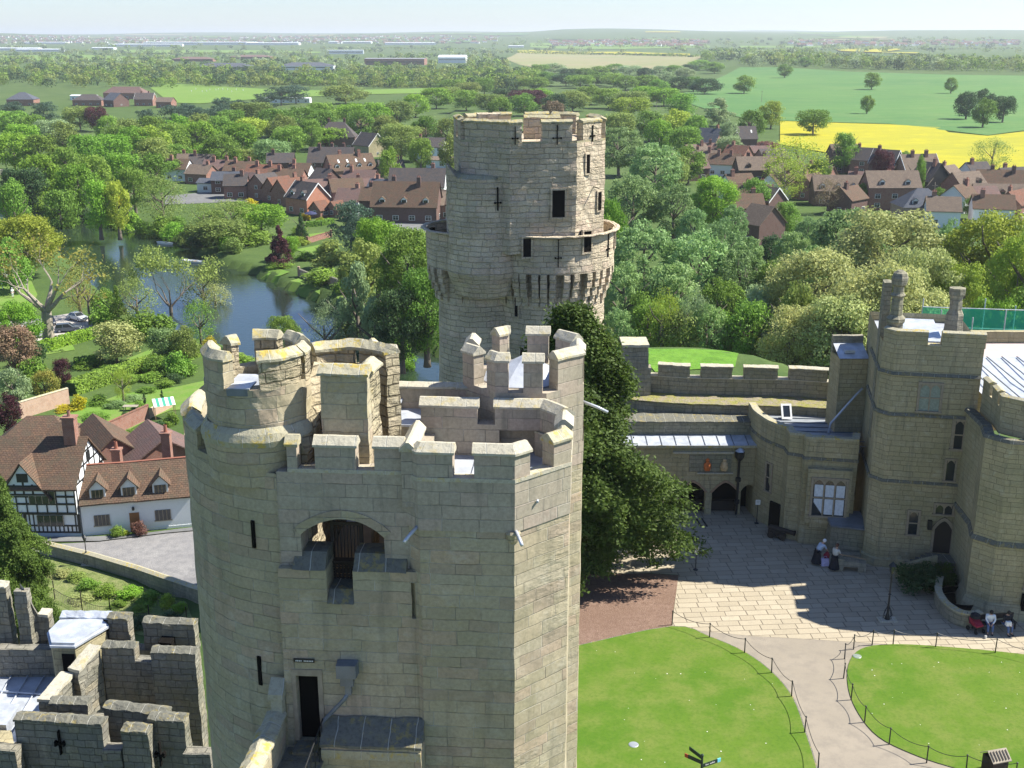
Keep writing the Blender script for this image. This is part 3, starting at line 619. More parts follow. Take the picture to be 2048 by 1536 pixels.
# ---- gatehouse: local axes u (right along its face), v (away), z up; foot at world (0,26,0)
GA=R(-4); gh=empty('gatehouse',(0,26,0),GA); tag(gh,'tall grey-buff sandstone gatehouse tower with stepped battlements filling the foreground','castle gatehouse')
gate,gtop,capm,capo=M['gate'],M['gatetop'],M['cap'],M['capold']
def coping_prof(th,z,oh=.045,rise=.24): return [(-oh,z),(th+oh,z),(th+oh,z+.06),(th*.5+.04,z+rise),(th*.5-.04,z+rise),(-oh,z+.06)]
def merlon(parent,pts,th,z0,z1,mat,cm,rise=.24,rough=None,xf=None,oh=.045):
    mb=MB(); mb.sweep(pts,[(0,z0),(th,z0),(th,z1),(0,z1)]); 
    o=mb.build('merlon',mat,parent,rough=rough)
    mb=MB(); 
    # lengthen the coping slightly past the ends
    P=[Vector(p[:2]) for p in pts]; a=(P[0]-P[1]).normalized()*oh; b=(P[-1]-P[-2]).normalized()*oh; P[0]=P[0]+a; P[-1]=P[-1]+b
    mb.sweep([(p.x,p.y) for p in P],coping_prof(th,z1+.002,oh,rise)); mb.build('coping',cm,o,rough=(.25,.012) if rough is None else (.2,.035))
    return o
ZT=23.36; ZC=22.84
# lower body, right turret (octagonal front), its flank and the rear stair turret
body=[(-2.75,.45),(-2.29,0),(.06,0),(1.37,1.31),(1.37,3.3),(.66,4.0),(1.66,5.0),(1.66,6.4),(.66,7.4),(-4.0,7.4),(-4.0,5.0),(-2.75,5.0)]
mb=MB(); mb.prism(body,0,21.35,bottom=False,top=False); mb.build('turret_wall',gate,gh,rough=(.45,.02))
mb=MB(); mb.prism([(-2.78,.45),(-2.31,-.025),(.07,-.025),(1.395,1.3),(1.395,3.31),(.68,4.02),(1.685,5.0),(1.685,6.41),(.66,7.43),(-4.02,7.43),(-4.02,5.0),(-2.78,5.0)],21.35,22.0,bottom=True,top=False); mb.build('turret_wall',gtop,gh,rough=(.6,.008))
mb=MB(); mb.prism([(-2.74,.5),(-2.3,.05),(.03,.05),(1.33,1.33),(1.33,3.3),(.6,4.0),(1.6,5.0),(1.6,6.4),(.66,7.35),(-3.95,7.35),(-3.95,5.0),(-2.74,5.0)],21.9,21.99); rl=mb.build('lead_roof',M['lead'],gh)
for u in (-2.1,-1.2,-.3,.6):
    m2=MB(); m2.tube([(u,.4,22.01),(u,3.9,22.01)],.035,6); m2.build('roof_roll',M['lead'],rl)
# parapet walls below the merlons
def parapet(pts,th,z0,z1,mat=gtop,rough=(.6,.008)):
    mb=MB(); mb.sweep(pts,[(0,z0),(th,z0),(th,z1),(0,z1)]); return mb.build('parapet',mat,gh,rough=rough)
fr=[(-2.75,.45),(-2.29,0),(.06,0),(1.37,1.31),(1.37,3.3),(.66,4.0)]
off=.03; fro=[(-2.78,.45),(-2.31,-off),(.07,-off),(1.40,1.3),(1.40,3.31),(.66,4.05)]
parapet(fro,.42,22.0,ZC-.18); 
def capsill(pts,th,z,mat=capm):
    mb=MB(); mb.sweep(pts,[(-.02,z),(th+.02,z),(th+.02,z+.05),(-.02,z+.1)]); mb.build('crenel_sill',mat,gh)
capsill(fro,.42,ZC-.178)
zb=ZC-.1
merlon(gh,[(-2.44,.11),(-2.31,-off),(-1.44,-off)],.42,zb,ZT,gtop,capm)
merlon(gh,[(-.92,-off),(.07,-off),(.42,.32)],.42,zb,ZT,gtop,capm)
merlon(gh,[(.98,.88),(1.40,1.3),(1.40,1.62)],.42,zb,ZT,gtop,capo)
merlon(gh,[(1.40,2.15),(1.40,2.9)],.42,zb,ZT,gtop,capm)
merlon(gh,[(1.40,3.25),(1.30,3.41),(.70,4.05),(-.72,4.05)],.42,zb,ZT,gtop,capm)
merlon(gh,[(-1.2,4.05),(-2.75,4.05)],.42,21.9,ZT,gtop,capm)
parapet([(-.6,4.05),(-1.3,4.05)],.42,21.9,22.9)
# wall running back on the left of this turret (sloping coping)
merlon(gh,[(-2.72,1.75),(-2.72,.12)],.34,21.9,ZT,gtop,capm)
parapet([(-2.74,4.05),(-2.74,1.75)],.38,21.9,22.6)
# central wall: lower block with the notch, sill copings, arch
nL,nR=-4.72,-4.03
mb=MB(); doorL,doorR,dz0,dz1=-5.64,-5.08,15.12,17.08
mb.panel([(-5.95,0),(-2.3,0),(-2.3,20.14),(nR,20.14),(nR,19.22),(nL,19.22),(nL,20.14),(-5.95,20.14)],[[(doorL,dz0),(doorR,dz0),(doorR,dz1),(doorL,dz1)],[(-2.56,18.85),(-2.46,18.85),(-2.46,19.85),(-2.56,19.85)]],.95,(0,.1),0)
mb.build('wall',gate,gh,rough=(.4,.018))
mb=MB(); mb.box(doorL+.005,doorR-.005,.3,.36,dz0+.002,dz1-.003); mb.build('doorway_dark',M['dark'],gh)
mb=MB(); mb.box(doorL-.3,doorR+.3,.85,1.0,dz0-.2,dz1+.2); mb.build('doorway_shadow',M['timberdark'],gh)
mb=MB(); mb.panel([(doorL-.12,dz0),(doorL-.01,dz0),(doorL-.01,dz1+.02),(doorR+.01,dz1+.02),(doorR+.01,dz0),(doorR+.13,dz0),(doorR+.13,dz1+.2),(doorL-.12,dz1+.2)],[],.1,(0,.075),0); mb.build('door_frame',M['winstone'],gh,rough=(.3,.01))
for a,b in ((-5.56,nL-.01),(nR+.01,-2.66)):
    mb=MB(); mb.prism([(a,.04),(b,.04),(b,1.6),(a,1.6)],20.142,[20.2,20.2,20.75,20.75]); 
    mb=MB(); mb.panel([(0,20.142),(.35,20.50),(.98,20.50),(.98,20.142)],[],b-a,(a,.04),PI/2)
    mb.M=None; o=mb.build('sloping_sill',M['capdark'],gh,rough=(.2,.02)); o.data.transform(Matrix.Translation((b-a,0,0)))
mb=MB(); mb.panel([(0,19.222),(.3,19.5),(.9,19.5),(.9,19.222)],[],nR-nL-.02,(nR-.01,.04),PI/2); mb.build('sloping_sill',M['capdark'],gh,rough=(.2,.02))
arch=[(-5.36,20.15)]+[(-5.36+2.12*(i/14.),21.0+.46*math.sin(PI*i/14.)**.8) for i in range(15)]+[(-3.24,20.15)]
mb=MB(); mb.panel([(-5.9,20.143),(-5.36,20.143)]+arch[1:-1]+[(-3.24,20.143),(-2.5,20.143),(-2.5,22.68),(-5.9,22.68)],[],.75,(0,.3),0); mb.build('arch_wall',gtop,gh,rough=(.5,.01))
ai=[(-5.36+2.12*(i/14.),21.0+.46*math.sin(PI*i/14.)**.8) for i in range(15)]; ao=[(-4.3+(p[0]+4.3)*1.17,21.0+(p[1]-21.0)*1.2+.14) for p in ai]
mb=MB(); mb.panel(ai+ao[::-1],[],.1,(0,.27),0); mb.build('arch_ring',gate,gh,rough=(.3,.012))
capsill([(-5.6,.3),(-2.5,.3)],.4,22.68)
merlon(gh,[(-5.6,.3),(-5.35,.3)],.4,22.76,ZT,gtop,capo)
merlon(gh,[(-4.90,.3),(-3.88,.3)],.4,22.76,ZT,gtop,capm)
merlon(gh,[(-3.42,.3),(-2.72,.3)],.4,22.76,ZT,gtop,capm)
# interior of the gap between the towers
mb=MB(); mb.panel([(1.06,15),(7.4,15),(7.4,22.3),(5.5,22.6),(4.6,21.6),(3.9,22.4),(2.6,22.9),(1.06,22.6)],[],.5,(-5.32,0),PI/2); mb.build('broken_inner_wall',M['rough'],gh,rough=(.22,.07,2.2))
mb=MB(); mb.box(-5.3,-2.76,1.06,5.0,19.1,19.25); mb.build('gallery_floor',M['timber'],gh)
mb=MB(); mb.prism([(-5.3,5.0),(-4.0,5.0),(-4.0,7.4),(-5.3,7.4)],10,19.2,tmi=0); mb.build('back_wall',gate,gh)
mb=MB(); mb.box(-5.28,-4.02,5.02,7.38,19.21,19.27); mb.build('lower_lead_roof',M['lead'],gh)
# timber gate, lattice and steps
gt=MB(); z0,z1,v0=19.55,20.9,1.15
for u in (nL-.05,nR+.02): gt.box(u-.05,u+.05,v0,v0+.08,z0-.05,21.5 if u<-4.5 else z1+.35)
gt.box(nL,nR,v0+.01,v0+.06,z1,z1+.09); gt.box(nL,nR,v0+.01,v0+.06,z0,z0+.09); gt.box(nL,nR,v0+.01,v0+.06,z0+.22,z0+.3)
for i in range(7): u=nL+.08+i*.09; gt.box(u-.012,u+.012,v0+.02,v0+.05,z0,z1)
gt.build('timber_gate',M['timberdark'],gh)
lt=MB(); 
for i in range(7): u=nL+.05+i*.1; lt.box(u-.022,u+.022,.9,.94,18.9,19.95)
for i in range(12): lt.box(nL,nR,.94,.97,19.0+i*.08,19.05+i*.08)
lt.box(nL,nR,.85,1.1,19.98,20.02); lt.build('timber_lattice',M['timberdark'],gh)
stp=MB()
for i in range(9):
    z=19.3+i*.17; y=2.0+i*.26
    for k in range(3): stp.box(-3.75,-2.85,y+k*.085,y+k*.085+.07,z,z+.03)
st=stp.build('wooden_steps',M['timber'],gh)
rl2=MB(); rl2.box(-3.86,-3.8,1.75,1.81,19.25,20.9); rl2.box(-3.86,-3.8,3.6,3.66,19.25,21.9)
rl2.tube([(-3.83,1.78,20.3),(-3.83,3.9,21.75)],.03,6); rl2.tube([(-3.83,1.78,19.7),(-3.83,3.9,21.15)],.025,6)
for i in range(10): y=1.9+i*.2; rl2.box(-3.85,-3.81,y,y+.04,19.4+i*.137,20.35+i*.137)
rl2.build('stair_rail',M['timber'],gh)
# raised lead flats
def flat(a,b,c,d,z,side=M['gatetop']):
    mb=MB(); mb.box(a,b,c,d,z-1.0,z-.06); o=mb.build('upstand',side,gh)
    mb=MB(); mb.box(a-.05,b+.05,c-.05,d+.05,z-.058,z,bottom=True); mb.build('lead_flat',M['lead'],gh); return o
flat(-3.9,-2.85,3.5,5.0,22.9); flat(-3.9,-3.5,4.6,5.2,23.2)
flat(-5.75,-4.75,2.9,4.4,23.45)
merlon(gh,[(-1.6,5.25),(-3.9,5.25)],.35,21.9,23.5,gtop,capm,rise=.14)
mb=MB(); mb.sweep([(-3.65,5.2),(-4.05,5.2),(-4.2,5.7)],[(0,21),(.4,21),(.4,24.5),(0,24.5)]); o=mb.build('merlon',gate,gh,rough=(.25,.03)); 
mb=MB(); mb.sweep([(-3.6,5.2),(-4.05,5.2),(-4.22,5.75)],coping_prof(.4,24.502)); mb.build('coping',capm,o,rough=(.2,.03))
# second small turret: front pier, side wall, curved rear wall with a loop
mb=MB(); mb.prism([(-4.85,1.0),(-3.68,1.0),(-3.68,1.5),(-4.85,1.5)],21.7,24.98); o=mb.build('turret_pier',gate,gh,rough=(.22,.03,2.4))
mb=MB(); mb.sweep([(-4.9,.98),(-3.62,.98)],coping_prof(.52,24.982)); mb.build('coping',capo,o,rough=(.2,.03))
mb=MB(); mb.prism([(-4.1,1.5),(-3.68,1.5),(-3.60,2.3),(-4.0,2.3)],22.4,24.9); o=mb.build('turret_side_wall',M['rough'],gh,rough=(.2,.05,2.4))
mb=MB(); mb.sweep([(-3.63,1.45),(-3.55,2.34)],coping_prof(.44,24.902)); mb.build('coping',capo,o,rough=(.2,.03))
arcp=circ((-4.55,2.1),1.5,R(38),R(132),12)
mb=MB(); mb.sweep(arcp,[(-.2,21),(.2,21),(.2,24.55),(-.2,24.55)]); o=mb.build('turret_rear_wall',M['rough'],gh,rough=(.2,.03,2.4))
for a0,a1 in ((38,80),(88,132)):
    mb=MB(); mb.sweep(circ((-4.55,2.1),1.5,R(a0),R(a1),6),[(-.2,24.55),(.2,24.55),(.2,25.0),(-.2,25.0)]); mb.build('turret_rear_wall',M['rough'],gh,rough=(.2,.03,2.4))
mb=MB(); mb.sweep(arcp,[(-.25,25.0),(.25,25.0),(.25,25.08),(0,25.25),(-.25,25.08)]); mb.build('coping',capo,o,rough=(.2,.04))
# left drum
DC=(-5.46,4.25); DR=3.92
def dpt(phi,r=DR): return (DC[0]+r*sin(phi),DC[1]-r*cos(phi))   # phi from the front, positive to the right
arc=[dpt(R(a)) for a in range(0,-181,-5)]
mb=MB(); 
for i in range(len(arc)-1):
    a,b=arc[i],arc[i+1]; s0,s1=-DR*R(5)*i,-DR*R(5)*(i+1)
    mb.face([(b[0],b[1],0),(a[0],a[1],0),(a[0],a[1],22.6),(b[0],b[1],22.6)],uv=[(s1,0),(s0,0),(s0,22.6),(s1,22.6)])
mb.build('drum_wall',gate,gh,rough=(.4,.03))
mb=MB(); mb.face([(p[0],p[1],22.55) for p in reversed(arc)]); mb.build('drum_roof',M['leaddark'],gh)
mb=MB(); mb.box(-5.95,-5.44,.32,.6,15,22.6); mb.build('wall',gate,gh,rough=(.5,.02))
pp=[dpt(R(a)) for a in range(-35,-181,-5)]
mb=MB(); mb.sweep(pp[::-1],[(0,22.55),(.45,22.55),(.45,22.8),(0,22.8)]); 
mb=MB(); mb.sweep([dpt(R(a)) for a in range(-180,-34,5)],[(-.0,22.55),(.45,22.55),(.45,22.75),(0,22.75)]); mb.build('parapet',gate,gh,rough=(.3,.03))
for a0,a1 in ((-62,-44),(-92,-68),(-128,-100),(-165,-138)):
    merlon(gh,[dpt(R(a)) for a in range(a0,a1+1,4)],.45,22.7,23.25,gate,capo,rough=(.25,.03))
# small upper turret on the drum
TC=(-6.62,1.72); TR_=1.33
def tp(phi,r=TR_): return (TC[0]+r*sin(phi),TC[1]-r*cos(phi))
prof=[(TR_+.16,23.3),(TR_+.19,23.44),(TR_+.12,23.62),(TR_+.02,23.75)]
mb=MB(); mb.lathe([(TR_+.02,22.2),(TR_+.14,23.29)],TC,44,a0=R(-90-115),a1=R(-90+75)); mb.build('batter',gate,gh,rough=(.2,.035))
mb=MB(); mb.lathe(prof,TC,44,a0=R(-90-115),a1=R(-90+75)); mb.build('ledge',capo,gh,rough=(.2,.035),smooth=False)
def ring(a0,a1,z0,z1,mat=M['rough']):
    mb=MB(); mb.sweep([tp(R(a)) for a in range(a0,a1+1,5)],[(0,z0),(.36,z0),(.36,z1),(0,z1)]); return mb.build('turret_wall',mat,gh,rough=(.2,.035,2.4))
ring(-180,180,23.3,24.75,M['gate'])
for a0,a1,h,mt in ((-85,-20,25.42,M['gate']),(18,70,25.42,M['rough']),(78,100,25.4,M['rough']),(112,150,25.45,M['rough']),(166,200,25.42,M['rough']),(225,240,25.35,M['rough'])):
    pts=[tp(R(a)) for a in range(a0,a1+1,4)]
    merlon(gh,pts,.36,24.7,h,mt,capo,rough=(.18,.03))
mb=MB(); mb.panel([(-7.02,24.6),(-6.5,24.6),(-6.5,24.78),(-7.02,24.78)],[],.1,(0,.36),0); mb.build('lead_flashing',M['leaddark'],gh)
mb=MB(); mb.box(-7.0,-6.45,.38,1.0,24.76,24.8); mb.build('lead_flat',M['lead'],gh)
mb=MB(); mb.box(-7.3,-6.1,1.2,2.3,24.3,24.6); mb.build('lead_flat',M['lead'],gh)
mb=MB(); mb.prism([(-5.5,.75),(-5.2,.75),(-4.95,2.9),(-5.5,3.3)],21.5,[23.6,23.0,24.6,24.9]); mb.build('ragged_wall',M['rough'],gh,rough=(.18,.07,2.4))
# rear stair turret
RC=(-.04,5.71); a8=1.7/cos(R(22.5))
oct_=[(RC[0]+a8*cos(R(22.5+45*k)),RC[1]+a8*sin(R(22.5+45*k))) for k in range(8)]
mb=MB(); mb.sweep(oct_[::-1],[(0,21.4),(-.01,21.4),(-.4,21.4),(-.4,23.78),(0,23.78)][::-1],closed=True)
mb=MB(); 
inn=[(RC[0]+(a8-.43)*cos(R(22.5+45*k)),RC[1]+(a8-.43)*sin(R(22.5+45*k))) for k in range(8)]
for k in range(8):
    k2=(k+1)%8
    mb.face([(*oct_[k],21.4),(*oct_[k2],21.4),(*oct_[k2],23.7),(*oct_[k],23.7)]); mb.face([(*inn[k2],22.),(*inn[k],22.),(*inn[k],23.7),(*inn[k2],23.7)]); mb.face([(*oct_[k],23.7),(*oct_[k2],23.7),(*inn[k2],23.7),(*inn[k],23.7)])
mb.build('stair_turret',gtop,gh,rough=(.6,.006))
def lerp2(a,b,t): return (a[0]+(b[0]-a[0])*t,a[1]+(b[1]-a[1])*t)
def octm(k,t0,k2,t1):
    pts=[lerp2(oct_[k%8],oct_[(k+1)%8],t0)]
    q=k
    while q!=k2: q+=1; pts.append(oct_[q%8])
    pts.append(lerp2(oct_[k2%8],oct_[(k2+1)%8],t1)); return pts
# vertices k=5: (-.74,4.0) -> k=6: (.66,4.0)
for k,t0,k2,t1 in ((4,.75,5,.25),(5,.55,5,.92),(6,.30,6,.98),(7,.15,7,.6),(0,.1,0,.6),(1,.05,1,.5),(1,.9,2,.35),(3,.1,3,.55),(4,.0,4,.35)):
    pts=octm(k,t0,k2,t1)
    merlon(gh,pts,.36,23.7,24.55,gtop,capm)
mb=MB(); mb.lathe([(1.24,23.6),(1.24,23.68),(0,24.34)],RC,8,a0=R(22.5),a1=R(382.5)); mb.build('lead_cap_roof',M['lead'],gh)
mb=MB(); 
for k in range(8): a=R(22.5+45*k); mb.box(RC[0]+.95*cos(a)-.05,RC[0]+.95*cos(a)+.05,RC[1]+.95*sin(a)-.05,RC[1]+.95*sin(a)+.05,22.3,23.55)
mb.build('cap_roof_post',M['black'],gh)
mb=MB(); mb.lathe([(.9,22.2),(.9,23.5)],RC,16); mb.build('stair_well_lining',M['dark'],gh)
# ragged masonry patch, slits, sign, hopper, pipe, spouts
def slit(u,z0,z1,w=.09,phi=None):
    mb=MB()
    if phi is None: mb.box(u-w/2,u+w/2,.02,.14,z0,z1)
    else:
        c=dpt(phi,DR); t=(cos(phi),sin(phi)); n=(sin(phi),-cos(phi)); 
        q=[(c[0]+t[0]*s*w/2+n[0]*o,c[1]+t[1]*s*w/2+n[1]*o) for s,o in ((-1,.035),(1,.035),(1,-.2),(-1,-.2))]; mb.prism(q,z0,z1)
    mb.build('arrow_slit',M['dark'],gh)
slit(0,20.5,21.25,.1,R(-17.5)); slit(0,16.5,17.35,.11,R(-19))
mb=MB(); mb.box(-5.68,-5.13,.055,.085,17.5,17.6); sg=mb.build('sign_plate',M['black'],gh)
mb=MB(); 
for i in range(11):
    if i in (4,): continue
    mb.box(-5.62+i*.043,-5.62+i*.043+.026,.045,.054,17.535,17.565)
mb.build('lettering',M['white'],sg)
mb=MB(); mb.prism([(-4.5,-.25),(-4.0,-.25),(-3.98,.08),(-4.52,.08)],17.25,17.62); mb.prism([(-4.42,-.2),(-4.08,-.2),(-4.1,.05),(-4.4,.05)],17.0,17.25); mb.box(-4.33,-4.17,-.12,.03,16.7,17.0); hp=mb.build('rainwater_hopper',M['leaddark'],gh,rough=(.15,.01))
mb=MB(); mb.tube([(-4.25,-.06,16.75),(-4.35,-.06,16.55),(-4.93,-.1,15.9),(-4.97,-.1,15.6),(-4.97,-.1,15.1)],.055,10); mb.build('downpipe',M['leaddark'],gh,smooth=True)
def spout(p,d,L=.55,mat=M['white']):
    mb=MB(); p=Vector(p); d=Vector(d).normalized(); mb.tube([p,p+d*L*.6,p+d*L+Vector((0,0,-.03))],.045,8,caps=True); return mb.build('water_spout',M['lead'],gh,smooth=True)
spout((-2.35,.05,21.42),(-.45,-1,-.28),.62); spout((.1,-.03,21.4),(.35,-1,-.2),.55); spout((1.62,5.6,23.0),(1,-.1,-.35),.8)
mb=MB(); mb.lathe([(.02,21.0),(.14,21.1),(.2,21.3),(.16,21.36)],(.02,.08),10); mb.build('corbel',gate,gh,rough=(.1,.03))
# sloping stone lean-to beside the door, wall-walk and its parapet
mb=MB(); mb.box(-4.9,-2.3,-.62,.1,8,15.48); mb.build('lean_to',gate,gh,rough=(.3,.03))
mb=MB(); mb.panel([(0,15.482),(0,15.56),(.72,15.98),(.72,15.482)],[],2.66,(-2.27,-.66),PI/2); mb.build('stone_roof',M['capdark'],gh,rough=(.2,.04))
mb=MB(); mb.box(-4.9,-2.3,-.66,-.622,15.15,15.4); mb.build('lichened_band',M['capold'],gh,rough=(.2,.01))
tag(gh)
ww=empty('wall_walk',(0,26,0),GA); tag(ww,'narrow stone wall-walk with lichened parapet running to the gatehouse door','wall walk')
mb=MB(); mb.box(-6.3,-4.85,-8,.09,6,15.0); mb.build('walk_base',gate,ww,rough=(.5,.02))
for i in range(6): 
    mb=MB(); mb.box(-5.95,-4.86,-.05-.6*(i+1),-.08-.6*i,15.002,15.05); mb.build('paving_slab',M['capdark'],ww)
mb=MB(); mb.box(-5.72,-5.05,-.45,.09,15.06,15.16); mb.build('door_step',M['capdark'],ww)
mb=MB(); mb.box(-6.35,-5.97,-8,-.05,14.0,16.0); mb.build('parapet',M['gate'],ww,rough=(.3,.03))
mb=MB(); mb.sweep([(-5.93,-8),(-5.93,-.05)],coping_prof(.46,16.002,rise=.2)); mb.build('coping',capo,ww,rough=(.15,.05))
mb=MB(); mb.box(-6.28,-5.98,-.2,.12,16.0,16.55); mb.prism([(-6.33,-.25),(-5.93,-.25),(-5.93,.12),(-6.33,.12)],16.55,[16.7,16.7,17.0,17.0]); mb.build('gabled_stub',capo,ww,rough=(.12,.03))
hr=MB(); hr.tube([(-4.95,-.1,15.06),(-4.95,-.1,15.95),(-4.9,-2.5,15.95)],.02,6)
for i in range(6): hr.tube([(-4.94,-.3-.4*i,15.06),(-4.94,-.3-.4*i,15.94)],.014,5)
hr.build('handrail',M['black'],ww)
# ---- great round tower behind the gatehouse
def local(P,rz): return Matrix.Rotation(-rz,4,'Z')@Matrix.Translation(-Vector(P))
ct=empty('castle_tower',(1.2,90,0),R(6)); tag(ct,'pale weathered round castle tower with two tiers of battlements and corbelled gallery','castle tower')
cs,cc=M['caesar'],M['capcae']
# trefoil shaft: two lobes facing the viewer with a wide flat-ish right lobe
def lobes(r1,r2,c1=(-3.7,.4),c2=(1.6,0.2)):
    pts=[]
    n=96
    for i in range(n):
        a=2*PI*i/n; d=(cos(a),sin(a)); best=0
        for (cx,cy),r in ((c1,r1),(c2,r2),((-.5,4.0),r2*.95)):
            b=d[0]*cx+d[1]*cy; q=b*b-(cx*cx+cy*cy-r*r)
            if q>0: best=max(best,b+math.sqrt(q))
        pts.append((d[0]*best,d[1]*best))
    return pts
def ringwall(outer,z0,z1,name,mat,parent,off0=0.,off1=0.,rough=(.6,.06,1.2)):
    mb=MB(); n=len(outer); ac=0
    nr=[]
    for i in range(n):
        a=Vector(outer[i-1]); b=Vector(outer[(i+1)%n]); t=(b-a).normalized(); nr.append(Vector((t.y,-t.x)))
    q=lambda i,o: (outer[i][0]+nr[i].x*o,outer[i][1]+nr[i].y*o)
    for i in range(n):
        j=(i+1)%n; L=math.hypot(outer[j][0]-outer[i][0],outer[j][1]-outer[i][1])
        mb.face([(*q(i,off0),z0),(*q(j,off0),z0),(*q(j,off1),z1),(*q(i,off1),z1)],uv=[(ac,z0),(ac+L,z0),(ac+L,z1),(ac,z1)]); ac+=L
    return mb.build(name,mat,parent,rough=rough)
shaft=lobes(3.15,4.55,(-3.8,.4))
ringwall(shaft,-20,17.2,'shaft_wall',cs,ct,.5,0)
gal=lobes(3.95,5.3,(-3.95,.6),(1.6,.2)); gal2=gal
ringwall(gal,15.9,18.75,'gallery_wall',cs,ct,rough=(.5,.05,1.3))
mb=MB(); mb.face([(p[0],p[1],15.9) for p in reversed(gal)]); mb.face([(p[0]*.97,p[1]*.97,17.9) for p in gal]); mb.build('gallery_floor',M['capdark'],ct)
mb=MB(); mb.sweep([(p[0],p[1]) for p in gal][::-1],[(.0,18.75),(.42,18.75),(.42,18.82),(.2,18.86),(.0,18.82)],closed=True)
gl=mb.build('gallery_coping',cs,ct,rough=(.4,.05))
# corbels
n=len(gal)
for k in range(40):
    i=int(k*n/40); p=Vector(gal[i]); a=Vector(gal[i-1]); b=Vector(gal[(i+1)%n]); t=(b-a).normalized(); nn=Vector((t.y,-t.x))
    if nn.y>.55: continue
    mb=MB(); th=R(math.degrees(math.atan2(t.y,t.x)))
    for j,(d0,z0,z1) in enumerate(((1.15,15.3,15.9),(1.05,14.7,15.31),(.85,14.0,14.71),(.6,13.3,14.01))):
        c=p-nn*(.05); w=.25
        q=[c-t*w,c+t*w,c+t*w-nn*1.1,c-t*w-nn*1.1]; f=1.1-d0
        q=[p-nn*(1.15)-t*w,p-nn*1.15+t*w,p-nn*(1.15-d0)+t*w,p-nn*(1.15-d0)-t*w]
        mb.prism([(v.x,v.y) for v in q],z0,z1)
    mb.build('corbel',cs,ct,rough=(.35,.06,2))
# upper stage: set back, hexagonal left lobe drum + big faceted turret
def poly_stage(pts,z0,z1,name,mat=cs,rough=(.5,.07,1.3)):
    mb=MB(); mb.prism(pts,z0,z1,bottom=False); return mb.build(name,mat,ct,rough=rough)
up=[(-5.3,-2.3),(-1.9,-4.95),(3.1,-4.65),(5.6,-2.5),(6.05,.6),(5.4,3.4),(2.6,5.2),(-2.2,5.2),(-5.5,3.0)]
poly_stage(up,17.5,25.6,'upper_wall')
mb=MB(); mb.lathe([(2.3,14.0),(2.98,15.9),(2.9,18.5),(2.8,23.0)],(-3.5,-1.85),40); o=mb.build('drum_wall',cs,ct,rough=(.5,.05,1.3))
mb=MB(); mb.lathe([(2.88,23.0),(2.88,23.15),(2.4,23.3),(0,23.3)],(-3.5,-1.85),40,a0=R(-75),a1=R(0)); mb.lathe([(2.8,23.0),(2.3,23.25),(0,23.25)],(-3.5,-1.85),40); mb.build('drum_coping',cc,o,rough=(.3,.05))
# sloping shoulder on the left
mb=MB(); mb.prism([(-6.3,-3.2),(-5.2,-3.8),(-4.9,-1.2),(-6.35,-.6)],18,[23.8,22.4,22.8,23.9]); mb.build('shoulder_wall',cs,ct,rough=(.3,.08,1.6))
# upper battlement: merlons round the polygon
def cmer(p0,p1,z0=25.58,z1=27.0,th=.6):
    a,b=Vector(p0),Vector(p1); t=(b-a).normalized(); 
    mb=MB(); mb.sweep([p0,p1],[(0,z0),(th,z0),(th,z1),(0,z1)]); o=mb.build('merlon',cs,ct,rough=(.35,.05,1.5))
    mb=MB(); a2=a-t*.07; b2=b+t*.07; mb.sweep([(a2.x,a2.y),(b2.x,b2.y)],[(-.08,z1+.003),(th+.08,z1+.003),(th+.08,z1+.12),(th/2,z1+.3),(-.08,z1+.14)]); mb.build('coping',cc,o,rough=(.25,.05))
    return o
cr=24.95
for a,b in (((-5.45,-1.5),(-5.3,-2.3)),((-5.0,-2.53),(-1.9,-4.95)),((-1.9,-4.95),(-1.0,-4.9)),((.5,-4.81),(2.7,-4.67)),((3.6,-4.22),(5.2,-2.84)),((5.62,-2.3),(5.9,-.4)),((6.02,.4),(5.6,2.6)),((4.6,4.0),(2.8,5.1)),((2.2,5.2),(.4,5.2)),((-.8,5.2),(-2.2,5.2)),((-2.9,4.65),(-4.7,3.5)),((-5.5,2.7),(-5.45,.8))):
    cmer(a,b)
mb=MB(); mb.sweep([(p[0],p[1]) for p in up],[(0,25.6),(.6,25.6),(.6,25.7),(0,25.75)],closed=True); mb.build('crenel_sill',cc,ct,rough=(.4,.03))
mb=MB(); mb.prism([(-3.9,-1.5),(-2.2,-1.5),(-2.2,.6),(-3.9,.6)],24,27.5); o=mb.build('roof_turret',cs,ct,rough=(.3,.06,1.5))
mb=MB(); mb.sweep([(2.4,-.6),(-.4,-.6)],[(0,25),(.5,25),(.5,27.2),(0,27.2)]); mb.build('roof_turret',cs,ct,rough=(.3,.06,1.5))
mb=MB(); mb.sweep([(2.4,-.6),(-.4,-.6)],[(-.05,27.2),(.55,27.2),(.25,27.42)]); mb.build('coping',cc,ct,rough=(.3,.06,1.5))
